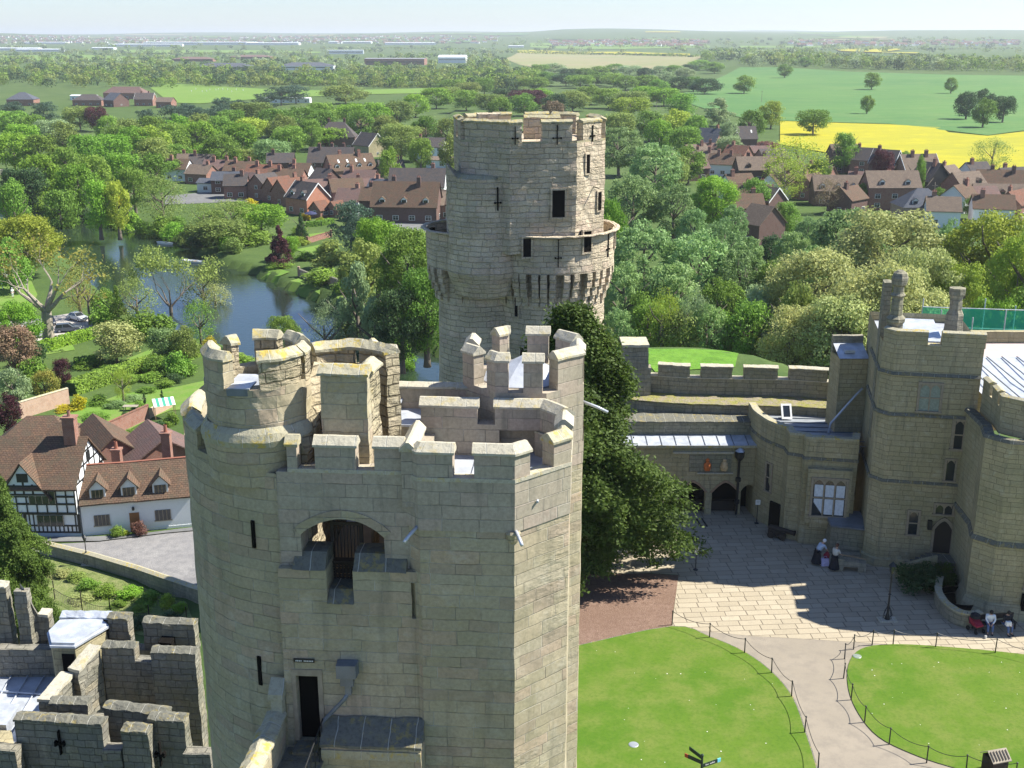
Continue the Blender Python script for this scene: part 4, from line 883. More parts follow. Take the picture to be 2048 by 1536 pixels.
# openings (px positions projected on the tower faces)
def copen(p,ang,w,z0,z1,frame=.14,name='window_opening',parent=ct):
    ux=(cos(ang),sin(ang)); nx=(sin(ang),-cos(ang))
    def q(u,d): return (p[0]+ux[0]*u+nx[0]*d,p[1]+ux[1]*u+nx[1]*d)
    mb=MB(); mb.prism([q(-w/2,.06),q(w/2,.06),q(w/2,-.4),q(-w/2,-.4)],z0,z1); o=mb.build(name,M['dark'],parent)
    if frame:
        m=MB()
        for a,b,c,d in ((-w/2-frame,-w/2,z0,z1),(w/2,w/2+frame,z0,z1),(-w/2-frame,w/2+frame,z1,z1+frame),(-w/2-frame,w/2+frame,z0-frame,z0)):
            m.prism([q(a,.12),q(b,.12),q(b,-.1),q(a,-.1)],c,d)
        m.build('stone_surround',cs,o)
    return o
def cross(p,ang,z,h=1.7,parent=ct,mat=None,w=.22,base=0):
    ux=(cos(ang),sin(ang)); nx=(sin(ang),-cos(ang))
    def q(u,d): return (p[0]+ux[0]*u+nx[0]*d,p[1]+ux[1]*u+nx[1]*d)
    mb=MB(); mb.prism([q(-.028,.09),q(.028,.09),q(.028,-.3),q(-.028,-.3)],z-h*.5,z+h*.5); mb.prism([q(-w,.085),q(w,.085),q(w,-.3),q(-w,-.3)],z-h*.18,z-h*.18+.055); 
    for s in (-1,1): mb.prism([q(s*w-.05,.095),q(s*w+.05,.095),q(s*w+.05,-.3),q(s*w-.05,-.3)],z-h*.18-.03,z-h*.18+.085)
    mb.build('cross_slit',M['dark'],parent)
copen((1.75,-4.73),R(3.4),.95,20.2,22.2); copen((4.0,-3.87),R(40.7),.42,23.3,24.7,.1); copen((5.1,-2.93),R(40.7),.42,20.4,21.8,.1)
ga=lambda deg: min(gal,key=lambda p:abs((math.atan2(p[1],p[0])-R(deg)+PI)%(2*PI)-PI))
def gop(deg,w,z0,z1,fn='o'):
    i=gal.index(ga(deg)); a=Vector(gal[i-1]); b=Vector(gal[(i+1)%n]); t=(b-a).normalized(); ang=math.atan2(t.y,t.x); p=gal[i]
    return copen(p,ang,w,z0,z1,.12) if fn=='o' else cross(p,ang,(z0+z1)/2,z1-z0)
copen((-.6,-4.87),R(3.4),.6,17.3,18.7,.12); gop(-47,.7,17.5,19.1); gop(-70,1,16.5,18.6,'x'); gop(-27,1,16.8,18.6,'x'); gop(-10,.55,17.3,18.7); gop(-195,.7,16.8,18.5)
cross((-2.75,-4.68),R(14),21.6,1.7)
cross((-1.5,-4.93),R(3.4),26.2,1.3,w=.2); cross((1.6,-4.74),R(3.4),26.2,1.4,w=.3); cross((4.4,-3.53),R(40.7),26.2,1.2,w=.2)
i0=lambda deg: min(range(len(shaft)),key=lambda k:abs((math.atan2(shaft[k][1],shaft[k][0])-R(deg)+PI)%(2*PI)-PI))
for deg,z0,z1 in ((-107,12.4,13.9),(-128,9.2,11.6),(-150,8.6,10.4),(-103,8.0,10.0),(-20,13.2,14.8),(-12,9,10.6),(-60,12.6,14.2)):
    i=i0(deg); p=shaft[i]; a=Vector(shaft[i-1]); b=Vector(shaft[(i+1)%len(shaft)]); t=(b-a).normalized(); nn=(t.y,-t.x); f=.5*(17.2-z0)/37
    copen((p[0]+nn[0]*f,p[1]+nn[1]*f),math.atan2(t.y,t.x),.3,z0,z1,.09,'arrow_slit')
mb=MB(); mb.tube([(4.55,-3.2,22.25),(4.9,-4.0,22.2)],.05,6); mb.build('iron_bracket',M['black'],ct)
# ---- curtain wall with battlements behind the courtyard
cw=empty('curtain_wall',(16,81.5,0)); tag(cw,'crenellated dark stone curtain wall with mossy walkway behind the courtyard range','castle wall')
pts=[(4.5,84.6),(9.9,82.6),(13,81.9),(17,81.6),(21,81.3),(24.4,80.4)]
def sub(pts,a,b):
    # points of the polyline between x=a and x=b
    o=[];f=lambda x: next(((p[1]+(q[1]-p[1])*(x-p[0])/(q[0]-p[0])) for p,q in zip(pts,pts[1:]) if p[0]<=x<=q[0]),pts[-1][1])
    return [(a,f(a))]+[p for p in pts if a<p[0]<b]+[(b,f(b))]
C=M['curtain']
mb=MB(); mb.sweep([(x-16,y-81.5) for x,y in pts],[(0,-8),(.8,-8),(.8,8.75),(0,8.75)]); mb.build('wall',C,cw,rough=(.7,.05))
mb=MB(); mb.sweep([(x-16,y-81.5-1.9) for x,y in pts],[(0,-1),(1.95,-1),(1.95,7.45),(0,7.3)]); mb.build('walkway_base',C,cw,rough=(.7,.05))
N=NT('mossy_flagstones'); p_=N.n('ShaderNodeNewGeometry').outputs['Position']; c_=N.mix(N.step(N.noise(p_,1.3,6,.75),.44,.58),(.26,.22,.16),(.25,.23,.075)); c_=N.mix(N.step(N.noise(p_,4,4,.7),.5,.7,0,.6),c_,(.12,.17,.03)); M['moss']=N.bsdf(c_,.95,bump=N.noise(p_,8,5),bd=.08,spec=.1)
mb=MB(); mb.sweep([(x-16,y-81.5-1.9) for x,y in pts],[(-.15,7.35),(1.9,7.46),(1.9,7.52),(-.15,7.42)]); mb.build('mossy_walkway',M['moss'],cw,rough=(.4,.04))
for a,b in ((10.9,13.2),(14.0,16.3),(17.15,19.6),(20.45,23.1)):
    q=[(x-16,y-81.5) for x,y in sub(pts,a,b)]
    merlon(cw,q,.7,8.8,9.65,C,M['cap'],rise=.16,rough=(.4,.04))
mb=MB(); mb.sweep([(x-16,y-81.5) for x,y in sub(pts,10,24.3)],[(-.05,8.76),(.8,8.76),(.8,8.82),(-.05,8.82)]); mb.build('crenel_sill',M['cap'],cw,rough=(.4,.02))
mb=MB(); mb.box(8.2-16,10.05-16,.2,2.4,-6,11.2); o=mb.build('wall_pier',C,cw,rough=(.5,.06))
mb=MB(); mb.box(8.1-16,10.1-16,.1,2.5,11.203,11.4); mb.build('coping',M['cap'],o,rough=(.3,.03))
mb=MB(); mb.box(9.8-16,10.3-16,.2,1.2,-6,9.6); mb.build('wall_step',C,cw,rough=(.4,.06))
# ---- low range with arches
rg=empty('arcade_range',(13,77,0)); tag(rg,'low stone range with pointed arches and a white lead lean-to roof','castle building')
def archpts(c,w,z0,zs,zt,n=8,point=.35):
    o=[(c-w/2,z0),(c-w/2,zs)]
    for i in range(1,n):
        t=i/n; o.append((c-w/2+w*t, zs+(zt-zs)*(1-abs(2*t-1)**(2.2-point*2))))
    return o+[(c+w/2,zs),(c+w/2,z0)]
a1=archpts(12.95,1.9,.02,1.7,2.5); a2=archpts(15.3,1.9,.02,1.7,2.5); a3=archpts(17.0,1.15,.02,1.85,2.3,point=.0)
mb=MB(); mb.panel([(4,0),(12,0)]+a1+a2+a3+[(17.9,0),(17.9,5.2),(4,5.2)],[],.55,(0,76.8),0); mb.build('wall',M['hall'],rg,world=True,rough=(.5,.02))
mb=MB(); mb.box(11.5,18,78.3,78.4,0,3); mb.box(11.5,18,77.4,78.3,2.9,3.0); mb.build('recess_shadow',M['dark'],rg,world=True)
for A in (a1,a2):
    mb=MB(); c=sum(p[0] for p in A)/len(A); up_=A[1:-1]; out=[(c+(p[0]-c)*1.16,1.7+(p[1]-1.7)*1.15+.05) for p in up_]
    mb.panel(up_+out[::-1],[],.1,(0,76.76),0); mb.build('arch_moulding',M['redstone'] if 'redstone' in M else M['winstone'],rg,world=True)
for c in (15.3,12.95):
    mb=MB(); mb.box(c-.9,c+.9,77.5,77.9,0,.75); mb.build('low_partition',M['timberdark'],rg,world=True)
mb=MB(); mb.box(4,17.95,76.6,76.8,5.203,5.36); mb.build('eaves_course',M['capold'],rg,world=True,rough=(.3,.03))
mb=MB(); mb.face([(4,76.62,5.37),(18.3,76.62,5.37),(18.3,78.25,5.6),(4,78.25,5.6)]); mb.face([(4,76.62,5.36),(4,76.62,5.2),(18.3,76.62,5.2),(18.3,76.62,5.36)]); ro=mb.build('lead_roof',M['lead'],rg,world=True)
for i in range(14): x=4.5+i*1.02; m=MB(); m.tube([(x,76.66,5.40),(x,78.25,5.63)],.035,5); m.build('roof_roll',M['leaddark'],ro,world=False).data.transform(Matrix.Translation((-13,-77,0)))
mb=MB(); mb.sweep([(3,78.3),(17.6,78.3)],[(0,4),(1.6,4),(1.6,6.62),(0,6.5)]); mb.build('upper_wall',C,rg,world=True,rough=(.4,.04))
mb=MB(); mb.sweep([(3,78.3),(17.6,78.3)],[(-.08,6.503),(1.58,6.625),(1.58,6.7),(-.08,6.6)]); mb.build('string_course',M['capdark'],rg,world=True,rough=(.3,.04))
# heraldic niche with two small painted carvings
mb=MB(); mb.box(12.6,15.6,76.72,76.8,3.35,4.75); nc=mb.build('niche_panel',M['curtain'],rg,world=True)
for z,zz in ((4.75,4.87),(3.2,3.3)): mb=MB(); mb.box(11.4 if z>4 else 13.2,15.75,76.6,76.82,z,zz); mb.build('stone_ledge',M['cap'],rg,world=True)
for x,col,nm in ((13.9,(.5,.13,.03),'a'),(15.1,(.5,.36,.2),'b')):
    mb=MB(); mb.lathe([(.0,3.45),(.2,3.5),(.27,3.75),(.22,4.0),(.12,4.15),(.15,4.3),(.0,4.42)],(x,76.62),10); mb.build('painted_carving',plain('carving_'+nm,col,.7,var=.4,sc=5),rg,world=True,rough=(.1,.05,4))
# gutter pipe with hopper (a fixture of the wall)
mb=MB(); mb.tube([(16.15,76.66,.1),(16.15,76.66,4.3)],.09,8); mb.lathe([(.12,4.2),(.32,4.5),(.34,4.9),(.2,4.95)],(16.15,76.6),6)
for z in (.9,2.6): mb.lathe([(.1,z),(.2,z+.05),(.2,z+.3),(.1,z+.35)],(16.15,76.66),8)
mb.build('downpipe',M['black'],rg,world=True); mb=MB(); mb.lathe([(.36,4.95),(.15,5.15),(0,5.2)],(16.15,76.6),6); mb.build('hopper_head',M['lead'],rg,world=True)
# ---- curved bay building
bb=empty('bay_building',(20,72,0)); tag(bb,'sandstone corner building with curved parapet and curtained mullioned bay window','castle building')
H_=M['hall']; zt=7.55
curve=smoothpoly([(17.15,79.4),(17.2,77.4),(17.7,75.4),(18.6,73.9)],4,False)
out=curve+[(18.62,72.75),(19.45,72.4),(19.5,71.9),(22.85,71.3),(23.3,72.6)]
def skinwall(pts,z0,z1,name,mat,par,rough=(.5,.02),th=.35):
    mb=MB(); mb.sweep(pts,[(0,z0),(th,z0),(th,z1),(0,z1)]); return mb.build(name,mat,par,world=True,rough=rough)
skinwall(out,0,zt,'wall',H_,bb)
skinwall([(x,y) for x,y in out],zt+.002,zt+.14,'coping',M['capold'],bb,th=.5)
mb=MB(); mb.sweep([(p[0],p[1]) for p in out],[(-.09,6.1),(0,6.1),(0,6.28),(-.03,6.28)]); mb.build('string_course',M['capdark'],bb,world=True,rough=(.4,.02))
rf=[(p[0]+.1,p[1]+.1) for p in out]+[(24.5,79.6),(17.3,79.6)]
mb=MB(); mb.face([(x,y,6.7) for x,y in rf]); ro=mb.build('lead_roof',M['leadmid'] if 'leadmid' in M else M['lead'],bb,world=True)
for i in range(7): m=MB(); y=73+i*.95; m.tube([(19.2,y,6.74),(24,y-.4,6.74)],.035,5); m.build('roof_roll',M['leaddark'],ro).data.transform(Matrix.Translation((-20,-72,0)))
mb=MB(); mb.panel([(0,0),(.75,0),(.75,1.15),(0,1.15)],[[(.13,.15),(.62,.15),(.62,1.0),(.13,1.0)]],.1,(0,0),0); sk=mb.build('skylight_frame',M['white'],bb); sk.matrix_parent_inverse=Matrix(); sk.location=(19.35-20,78.2-72,6.82); sk.rotation_euler=(R(-35),0,0)
mb=MB(); mb.box(.1,.65,.04,.07,.1,1.05); m2=mb.build('pane',M['glass'],sk)
# window bay box
mb=MB(); W0=(19.75,71.62); dirA=math.atan2(71.3-71.9,22.85-19.5)
def bayq(u,d): return (19.5+cos(dirA)*u+sin(dirA)*d,71.9+sin(dirA)*u-cos(dirA)*d)
mb.prism([bayq(.25,.45),bayq(3.1,.45),bayq(3.1,.0),bayq(.25,.0)],1.75,5.6); mb.prism([bayq(.6,.3),bayq(2.0,.3),bayq(2.0,0),bayq(.6,0)],1.3,1.75); by=mb.build('window_bay',M['hall'],bb,world=True,rough=(.4,.02))
def window(par,org,ang,u0,u1,z0,z1,nl=2,nt=2,fw=.14,glass=None,world=True,proud=.1,arch=False,label=None,name='window'):
    L=lambda u,d:(org[0]+cos(ang)*u+sin(ang)*d,org[1]+sin(ang)*u-cos(ang)*d)
    def bx(m,a,b,d0,d1,c,d): m.prism([L(a,d1),L(b,d1),L(b,d0),L(a,d0)],c,d)
    m=MB(); bx(m,u0-fw,u0,-.2,proud,z0,z1); bx(m,u1,u1+fw,-.2,proud,z0,z1); bx(m,u0-fw,u1+fw,-.2,proud,z1,z1+fw); bx(m,u0-fw-.04,u1+fw+.04,-.2,proud+.05,z0-fw*.8,z0)
    mw=.05 if fw<.12 else .08
    for i in range(1,nl): x=u0+(u1-u0)*i/nl; bx(m,x-mw/2,x+mw/2,-.1,proud-.03,z0,z1)
    for i in range(1,nt): z=z0+(z1-z0)*i/nt; bx(m,u0,u1,-.1,proud-.04,z-mw/2,z+mw/2)
    o=m.build(name,M['winstone'] if fw>=.1 else M['white'],par,world=world)
    g_=MB(); bx(g_,u0,u1,-.1,.025,z0,z1); g_.build('pane',glass or M['glass'],o).data.transform(Matrix.Identity(4)) if not world else None
    if world:
        g_.v=[Vector(v) for v in g_.v]; q=g_.build('pane',glass or M['glass'],o); q.data.transform((Matrix.Translation(par.location)@Matrix.Rotation(par.rotation_euler.z,4,'Z')).inverted())
    if arch:
        for i in range(nl):
            a=u0+(u1-u0)*i/nl+mw/2; b=u0+(u1-u0)*(i+1)/nl-mw/2; h=(b-a)*.55; t=MB()
            for s in (0,1):
                e=a if s==0 else b; c=(a+b)/2; q0=[(e,z1),(e,z1-h),(e+(c-e)*.35,z1-h*.4),(c,z1)]
                if s==1: q0=q0[::-1]
                t.panel(q0,[],.06,L(0,proud-.04),ang)
            q=t.build('tracery',M['winstone'],o); q.data.transform((Matrix.Translation(par.location)@Matrix.Rotation(par.rotation_euler.z,4,'Z')).inverted())
    return o
wn=window(bb,bayq(0,.45),dirA,.65,2.75,2.35,4.9,3,2,.16,arch=True)
for i in range(3):
    u=.7+i*.7+.04
    for k,(a,b) in enumerate(((2.45,3.55),(3.7,4.55))):
        m=MB(); nseg=12
        w=.56 if not(i==0 and k==0) else .56
        for s in range(nseg):
            u0,u1=u+w*s/nseg,u+w*(s+1)/nseg; z_0=a+(.9-.9*s/nseg if (i==0 and k==0) else 0)*.9
            d0,d1=.49+.025*(s%2),.49+.025*((s+1)%2); p0,p1=bayq(u0,d0),bayq(u1,d1)
            m.face([(*p0,z_0),(*p1,z_0),(*p1,b),(*p0,b)])
        q=m.build('curtain',M['curt'],wn); q.data.transform(Matrix.Translation((-20,-72,0)))
window(bb,(17.95,74.95),R(-57),-.25,.2,2.6,4.6,1,2,.12)
mb=MB(); mb.prism([(18.0,74.55),(18.55,73.8),(18.9,74.0),(18.3,74.8)],0,2.0); mb.build('doorway',M['dark'],bb,world=True)
# projecting low porch between bay and hall
mb=MB(); mb.prism([(21.2,71.7),(21.2,70.3),(23.4,69.6),(23.4,71.6)],0,2.0); mb.build('porch_block',M['curtain'],bb,world=True,rough=(.4,.03))
mb=MB(); mb.prism([(21.1,71.8),(21.1,70.1),(23.4,69.4),(23.4,71.6)],2.003,[2.5,2.1,2.1,2.5]); mb.build('porch_roof',M['leaddark'],bb,world=True)
mb=MB(); mb.box(21.3,22.9,69.0,69.5,0,.5); mb.build('stone_bench',M['curtain'],bb,world=True,rough=(.3,.03))
# stair turret between the roofs
mb=MB(); mb.box(22.4,24.3,75.6,78.0,6.7,12.0); st_=mb.build('stair_turret',H_,bb,world=True,rough=(.5,.02))
mb=MB(); mb.face([(22.3,75.5,12.05),(24.35,75.5,12.05),(24.35,77.3,12.7),(22.3,77.3,12.7)]); mb.box(22.8,23.5,76,76.5,12.3,12.5); mb.build('lead_roof',M['lead'],bb,world=True)
mb=MB(); mb.box(22.3,24.4,77.3,77.7,12,13.2); mb.build('parapet',M['curtain'],bb,world=True,rough=(.3,.03))
mb=MB(); mb.tube([(24.0,75.3,10.0),(23.6,75.2,9.6),(21.9,74.9,7.6),(21.7,74.5,7.0)],.08,8); mb.build('downpipe',M['lead'],bb,world=True,smooth=True)
# ---- great hall block
hb=empty('hall_block',(26,68,0)); tag(hb,'tall shaded sandstone hall block with traceried windows, string courses and arched door','castle building')
ha=R(-11); M0=(23.3,68.55)
def hq(u,d): return (M0[0]+cos(ha)*u+sin(ha)*d,M0[1]+sin(ha)*u-cos(ha)*d)   # d towards the viewer
bl=[hq(0,0),hq(.55,-.0),hq(5.5,0),hq(5.5,-9),hq(-.2,-9),hq(-.35,-.6)]
mb=MB(); mb.prism([hq(-.35,-.7),hq(.35,0),hq(5.5,0),hq(5.5,-9),hq(-.35,-9)],0,14.9,bottom=False,top=False); mb.build('wall',H_,hb,world=True,rough=(.5,.02))
mb=MB(); mb.face([(*q,14.3) for q in (hq(0,-.3),hq(5.4,-.3),hq(5.4,-9),hq(0,-9))]); ro=mb.build('lead_roof',M['lead'],hb,world=True)
for i in range(5): m=MB(); m.tube([(*hq(.6,-1.5-i*.9),14.8),(*hq(3.3,-1.5-i*.9),14.8)],.05,5); m.build('roof_roll',M['leaddark'],ro).data.transform(Matrix.Translation((-26,-68,0)))
mb=MB(); mb.prism([hq(.4,-1.2),hq(3.4,-1.2),hq(3.4,-6),hq(.4,-6)],14.3,[14.7,14.7,15.2,15.2]); mb.build('lead_flat',M['lead'],hb,world=True)
for a,b in ((-.35,2.2),(3.0,5.55)):
    P_=[hq(a,-.7),hq(.35,0),hq(b,0)] if a<0 else [hq(a,0),hq(b,0)]
    mb=MB(); mb.sweep(P_,[(0,14.9),(.4,14.9),(.4,15.7),(0,15.7)]); o=mb.build('merlon',H_,hb,world=True,rough=(.4,.03))
    mb=MB(); mb.sweep(P_,[(-.06,15.702),(.46,15.702),(.46,15.76),(.2,15.88),(-.06,15.78)]); q=mb.build('coping',capo,o); q.data.transform(Matrix.Translation((-26,-68,0)))
mb=MB(); mb.sweep([hq(2.2,0),hq(3.0,0)],[(-.06,14.902),(.46,14.902),(.46,15.0),(-.06,15.0)]); mb.build('crenel_sill',capo,hb,world=True)
for z in (13.0,10.35,5.9):
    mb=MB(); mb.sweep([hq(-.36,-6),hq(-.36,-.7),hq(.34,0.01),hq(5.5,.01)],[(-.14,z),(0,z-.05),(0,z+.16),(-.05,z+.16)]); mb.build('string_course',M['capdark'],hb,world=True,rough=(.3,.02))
mb=MB(); mb.sweep([hq(-.36,-3),hq(-.36,-.7),hq(.34,0.01),hq(3.6,.01)],[(-.22,-.1),(0,-.1),(0,.6),(-.1,.55)]); mb.build('plinth',H_,hb,world=True)
window(hb,hq(0,0),ha,2.05,3.25,10.75,12.45,2,2,.15,glass=M['greenpane'] if 'greenpane' in M else M['curt'],arch=True)
window(hb,hq(0,0),ha,4.35,4.85,8.4,10.2,1,2,.2,arch=True)
window(hb,hq(0,0),ha,4.1,4.6,5.95+.3,7.6,1,1,.12,arch=True)
window(hb,hq(0,0),ha,2.2,2.75,2.4,3.95,1,2,.14,arch=True)
da=archpts(4.35,1.05,1.25,2.9,3.5,point=.3)
mb=MB(); mb.panel(da,[],.2,hq(0,.02),ha); dr=mb.build('door',M['timberdark'],hb,world=True)
o2=[(4.35+(p[0]-4.35)*1.3,1.25+(p[1]-1.25)*1.1) for p in da]
mb=MB(); mb.panel(da[:]+o2[::-1],[],.2,hq(0,.12),ha); mb.build('door_surround',M['winstone'],hb,world=True)
window(hb,hq(0,0),ha,3.75,4.75,3.95,4.55,2,1,.14,arch=True)
mb=MB(); mb.prism([hq(3.35,.35),hq(3.6,.35),hq(3.6,.05),hq(3.35,.05)],2.9,3.5); mb.build('wall_lantern',M['black'],hb,world=True)
for i,(u,d,h) in enumerate(((0,-.4,4.2),(0,-5,3.)) ):
    pass
# pinnacled ornamental chimney and plain stack
def chim(par,c,prof,name,mat,n=8):
    mb=MB(); mb.lathe(prof,c,n); return mb.build(name,mat,par,world=True,rough=(.25,.03,2))
CH=M['curtain']
p=hq(.35,-1.2); chim(hb,p,[(.5,14),(.5,16.0),(.6,16.1),(.6,16.3),(.38,16.5),(.36,17.6),(.46,17.75),(.33,17.9),(.33,18.3),(.48,18.45),(.52,18.85),(.42,19.15),(.2,19.3),(0,19.3)],'ornate_chimney',CH)
p=hq(-.1,-2.6); mb=MB(); mb.prism([hq(-.4,-2.2),hq(.1,-2.2),hq(.1,-3.2),hq(-.4,-3.2)],8,18.3); mb.build('chimney_flue',CH,hb,world=True,rough=(.3,.03))
p=hq(4.2,-3.4); chim(hb,p,[(.75,14.2),(.6,15.3),(.55,16.2),(.4,16.5),(.4,17.3),(.52,17.5),(.52,17.9),(0,18)],'chimney_stack',CH)
# stairs up to the door and flank wall
mb=MB()
for i in range(7):
    mb.prism([hq(1.6+i*.3,1.3),hq(1.9+i*.3,1.3),hq(1.9+i*.3,.15),hq(1.6+i*.3,.15)],0,.18*(i+1))
mb.prism([hq(3.7,1.4),hq(5.4,1.4),hq(5.4,.13),hq(3.7,.13)],0,1.24)
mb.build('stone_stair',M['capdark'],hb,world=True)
mb=MB(); mb.prism([hq(1.45,1.75),hq(1.75,1.75),hq(1.75,1.2),hq(1.45,1.2)],0,1.35); mb.prism([hq(1.75,1.65),hq(3.9,1.65),hq(3.9,1.35),hq(1.75,1.35)],0,[.9,1.7,1.7,.9]); mb.build('stair_parapet',H_,hb,world=True,rough=(.3,.02))
# ---- right tower, polygonal
rt_=empty('polygonal_tower',(30,62,0)); tag(rt_,'polygonal sandstone tower at the right edge with stepped parapet and plinth','castle tower')
tw=[hq(4.9,.0),(27.55,65.2),(27.15,62.6),(28.1,61.5),(31.2,60.7),(38,60.3)]
tw=[hq(4.9,.0),(27.9,64.6),(27.35,62.7),(28.3,61.6),(31.5,60.9),(38,60.5)]
mb=MB(); mb.sweep(tw,[(0,0),(.5,0),(.5,10.9),(0,10.9)]); mb.build('wall',H_,rt_,world=True,rough=(.5,.02))
mb=MB(); mb.sweep(tw,[(-.15,10.9),(.5,10.9),(.5,11.05),(-.06,11.1)]); mb.build('string_course',M['capdark'],rt_,world=True,rough=(.3,.02))
mb=MB(); mb.sweep(tw,[(-.18,4.6),(0,4.5),(0,4.85),(-.03,4.85)]); mb.build('string_course',M['capdark'],rt_,world=True,rough=(.3,.02))
mb=MB(); mb.sweep(tw[1:],[(-.45,0),(0,0),(0,.9),(-.05,.9)]); mb.build('plinth',H_,rt_,world=True,rough=(.3,.02))
tu=[(28.75,67.2),(28.6,64.8),(28.35,63.4),(29.4,62.3),(32,61.7),(38,61.3)]
mb=MB(); mb.sweep(tu,[(0,10.9),(.35,10.9),(.35,12.4),(0,12.4)]); mb.build('parapet',H_,rt_,world=True,rough=(.4,.02))
for P_ in ([(28.75,67.2),(28.67,66.0)],[(28.65,65.5),(28.48,64.3)],[(28.42,63.9),(28.35,63.4),(29.4,62.3),(29.9,62.2)],[(30.7,61.98),(33,61.6)],[(34,61.5),(37,61.4)]):
    mb=MB(); mb.sweep(P_,[(0,12.4),(.35,12.4),(.35,13.1),(0,13.1)]); o=mb.build('merlon',H_,rt_,world=True,rough=(.4,.02))
    mb=MB(); mb.sweep(P_,[(-.06,13.102),(.41,13.102),(.41,13.16),(.17,13.26),(-.06,13.16)]); q=mb.build('coping',capo,o); q.data.transform(Matrix.Translation((-30,-62,0)))
mb=MB(); mb.face([(28.9,67.5,12.0),(28.7,63.4,12.0),(29.6,62.7,12.0),(38,61.8,12.0),(38,74,12.6),(28.9,74,12.6)]); ro=mb.build('lead_roof',M['lead'],rt_,world=True)
for i in range(8): m=MB(); x=29.6+i*1.0; m.tube([(x,63,12.06),(x,73.8,12.66)],.045,5); m.build('roof_roll',M['leaddark'],ro).data.transform(Matrix.Translation((-30,-62,0)))
mb=MB(); mb.prism([(29,74),(40,74),(40,74.4),(29,74.4)],8,11.9); mb.build('rear_parapet',H_,rt_,world=True,rough=(.4,.02))
mb=MB(); mb.face([(29.6,74.6,11.95),(40,74.6,11.95),(40,78,12.5),(29.6,78,12.5)]); mb.build('pink_copper_roof',plain('pinkish_sheet',(.5,.4,.37),.5),rt_,world=True)
mb=MB(); mb.prism([(29.5,78),(44,78),(44,78.5),(29.5,78.5)],6,13.3); mb.build('rear_wall',H_,rt_,world=True,rough=(.4,.02))
window(rt_,(28.3,61.6),math.atan2(-.7,3.2),1.9,2.9,5.0-3.0,4.3,2,2,.15)
window(rt_,(28.3,61.6),math.atan2(-.7,3.2),2.0,2.9,6.2,8.6,2,2,.15)
mb=MB(); mb.prism([(30.0,61.35),(31.1,61.1),(31.1,60.8),(30.0,61.05)],0,1.7); mb.build('cellar_door',M['dark'],rt_,world=True)
# stair pit with a low curved wall
pw=empty('pit_wall',(28,61,0)); tag(pw,'low curved stone wall round the dark stair pit below the polygonal tower','low wall')
c0=at(1905,1203,0)
cp=smoothpoly([xy(*q,0) for q in [(1872,1178),(1868,1205),(1880,1228),(1905,1248),(1935,1257),(1962,1254)]],4,False)
mb=MB(); mb.sweep(cp[::-1],[(0,0),(-.001,0),(-.3,0),(-.3,.85),(0,.85)][::-1]); 
mb=MB(); mb.sweep(cp,[(0,0),(.32,0),(.32,.85),(0,.85)]); mb.build('wall',M['curtain'],pw,world=True,rough=(.3,.02))
mb=MB(); mb.sweep(cp,[(-.05,.852),(.37,.852),(.37,.95),(-.05,.95)]); mb.build('coping',M['capold'],pw,world=True,rough=(.25,.02))
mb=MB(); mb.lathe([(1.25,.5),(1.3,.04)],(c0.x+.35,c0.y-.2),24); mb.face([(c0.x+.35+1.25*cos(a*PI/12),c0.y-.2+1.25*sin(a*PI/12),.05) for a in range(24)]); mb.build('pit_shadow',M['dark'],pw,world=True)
bar=empty('barbican',(-18,42,4)); tag(bar,'low grey crenellated barbican of old stone with double parapets beside the gatehouse foot','castle gateway')
B=M['barb']; CB=M['capdark']
def bpt(px,py,z): v=at(px,py,z); return (v.x,v.y)
def bwall(pix,z,name,base=-4,th=.55,zc=None,coping=True,mat=B,cm=None,split=None):
    pts=[bpt(x,y,z) for x,y in pix]
    mb=MB(); mb.sweep(pts,[(0,base),(th,base),(th,z),(0,z)]); o=mb.build(name,mat,bar,world=True,rough=(.35,.045,2))
    if coping:
        mb=MB(); mb.sweep(pts,[(-.06,z+.003),(th+.06,z+.003),(th+.06,z+.08),(th*.5,z+.22),(-.06,z+.08)]); q=mb.build('coping',cm or CB,o,rough=(.18,.05,2.5)); q.data.transform(Matrix.Translation((18,-42,-4)))
    return o
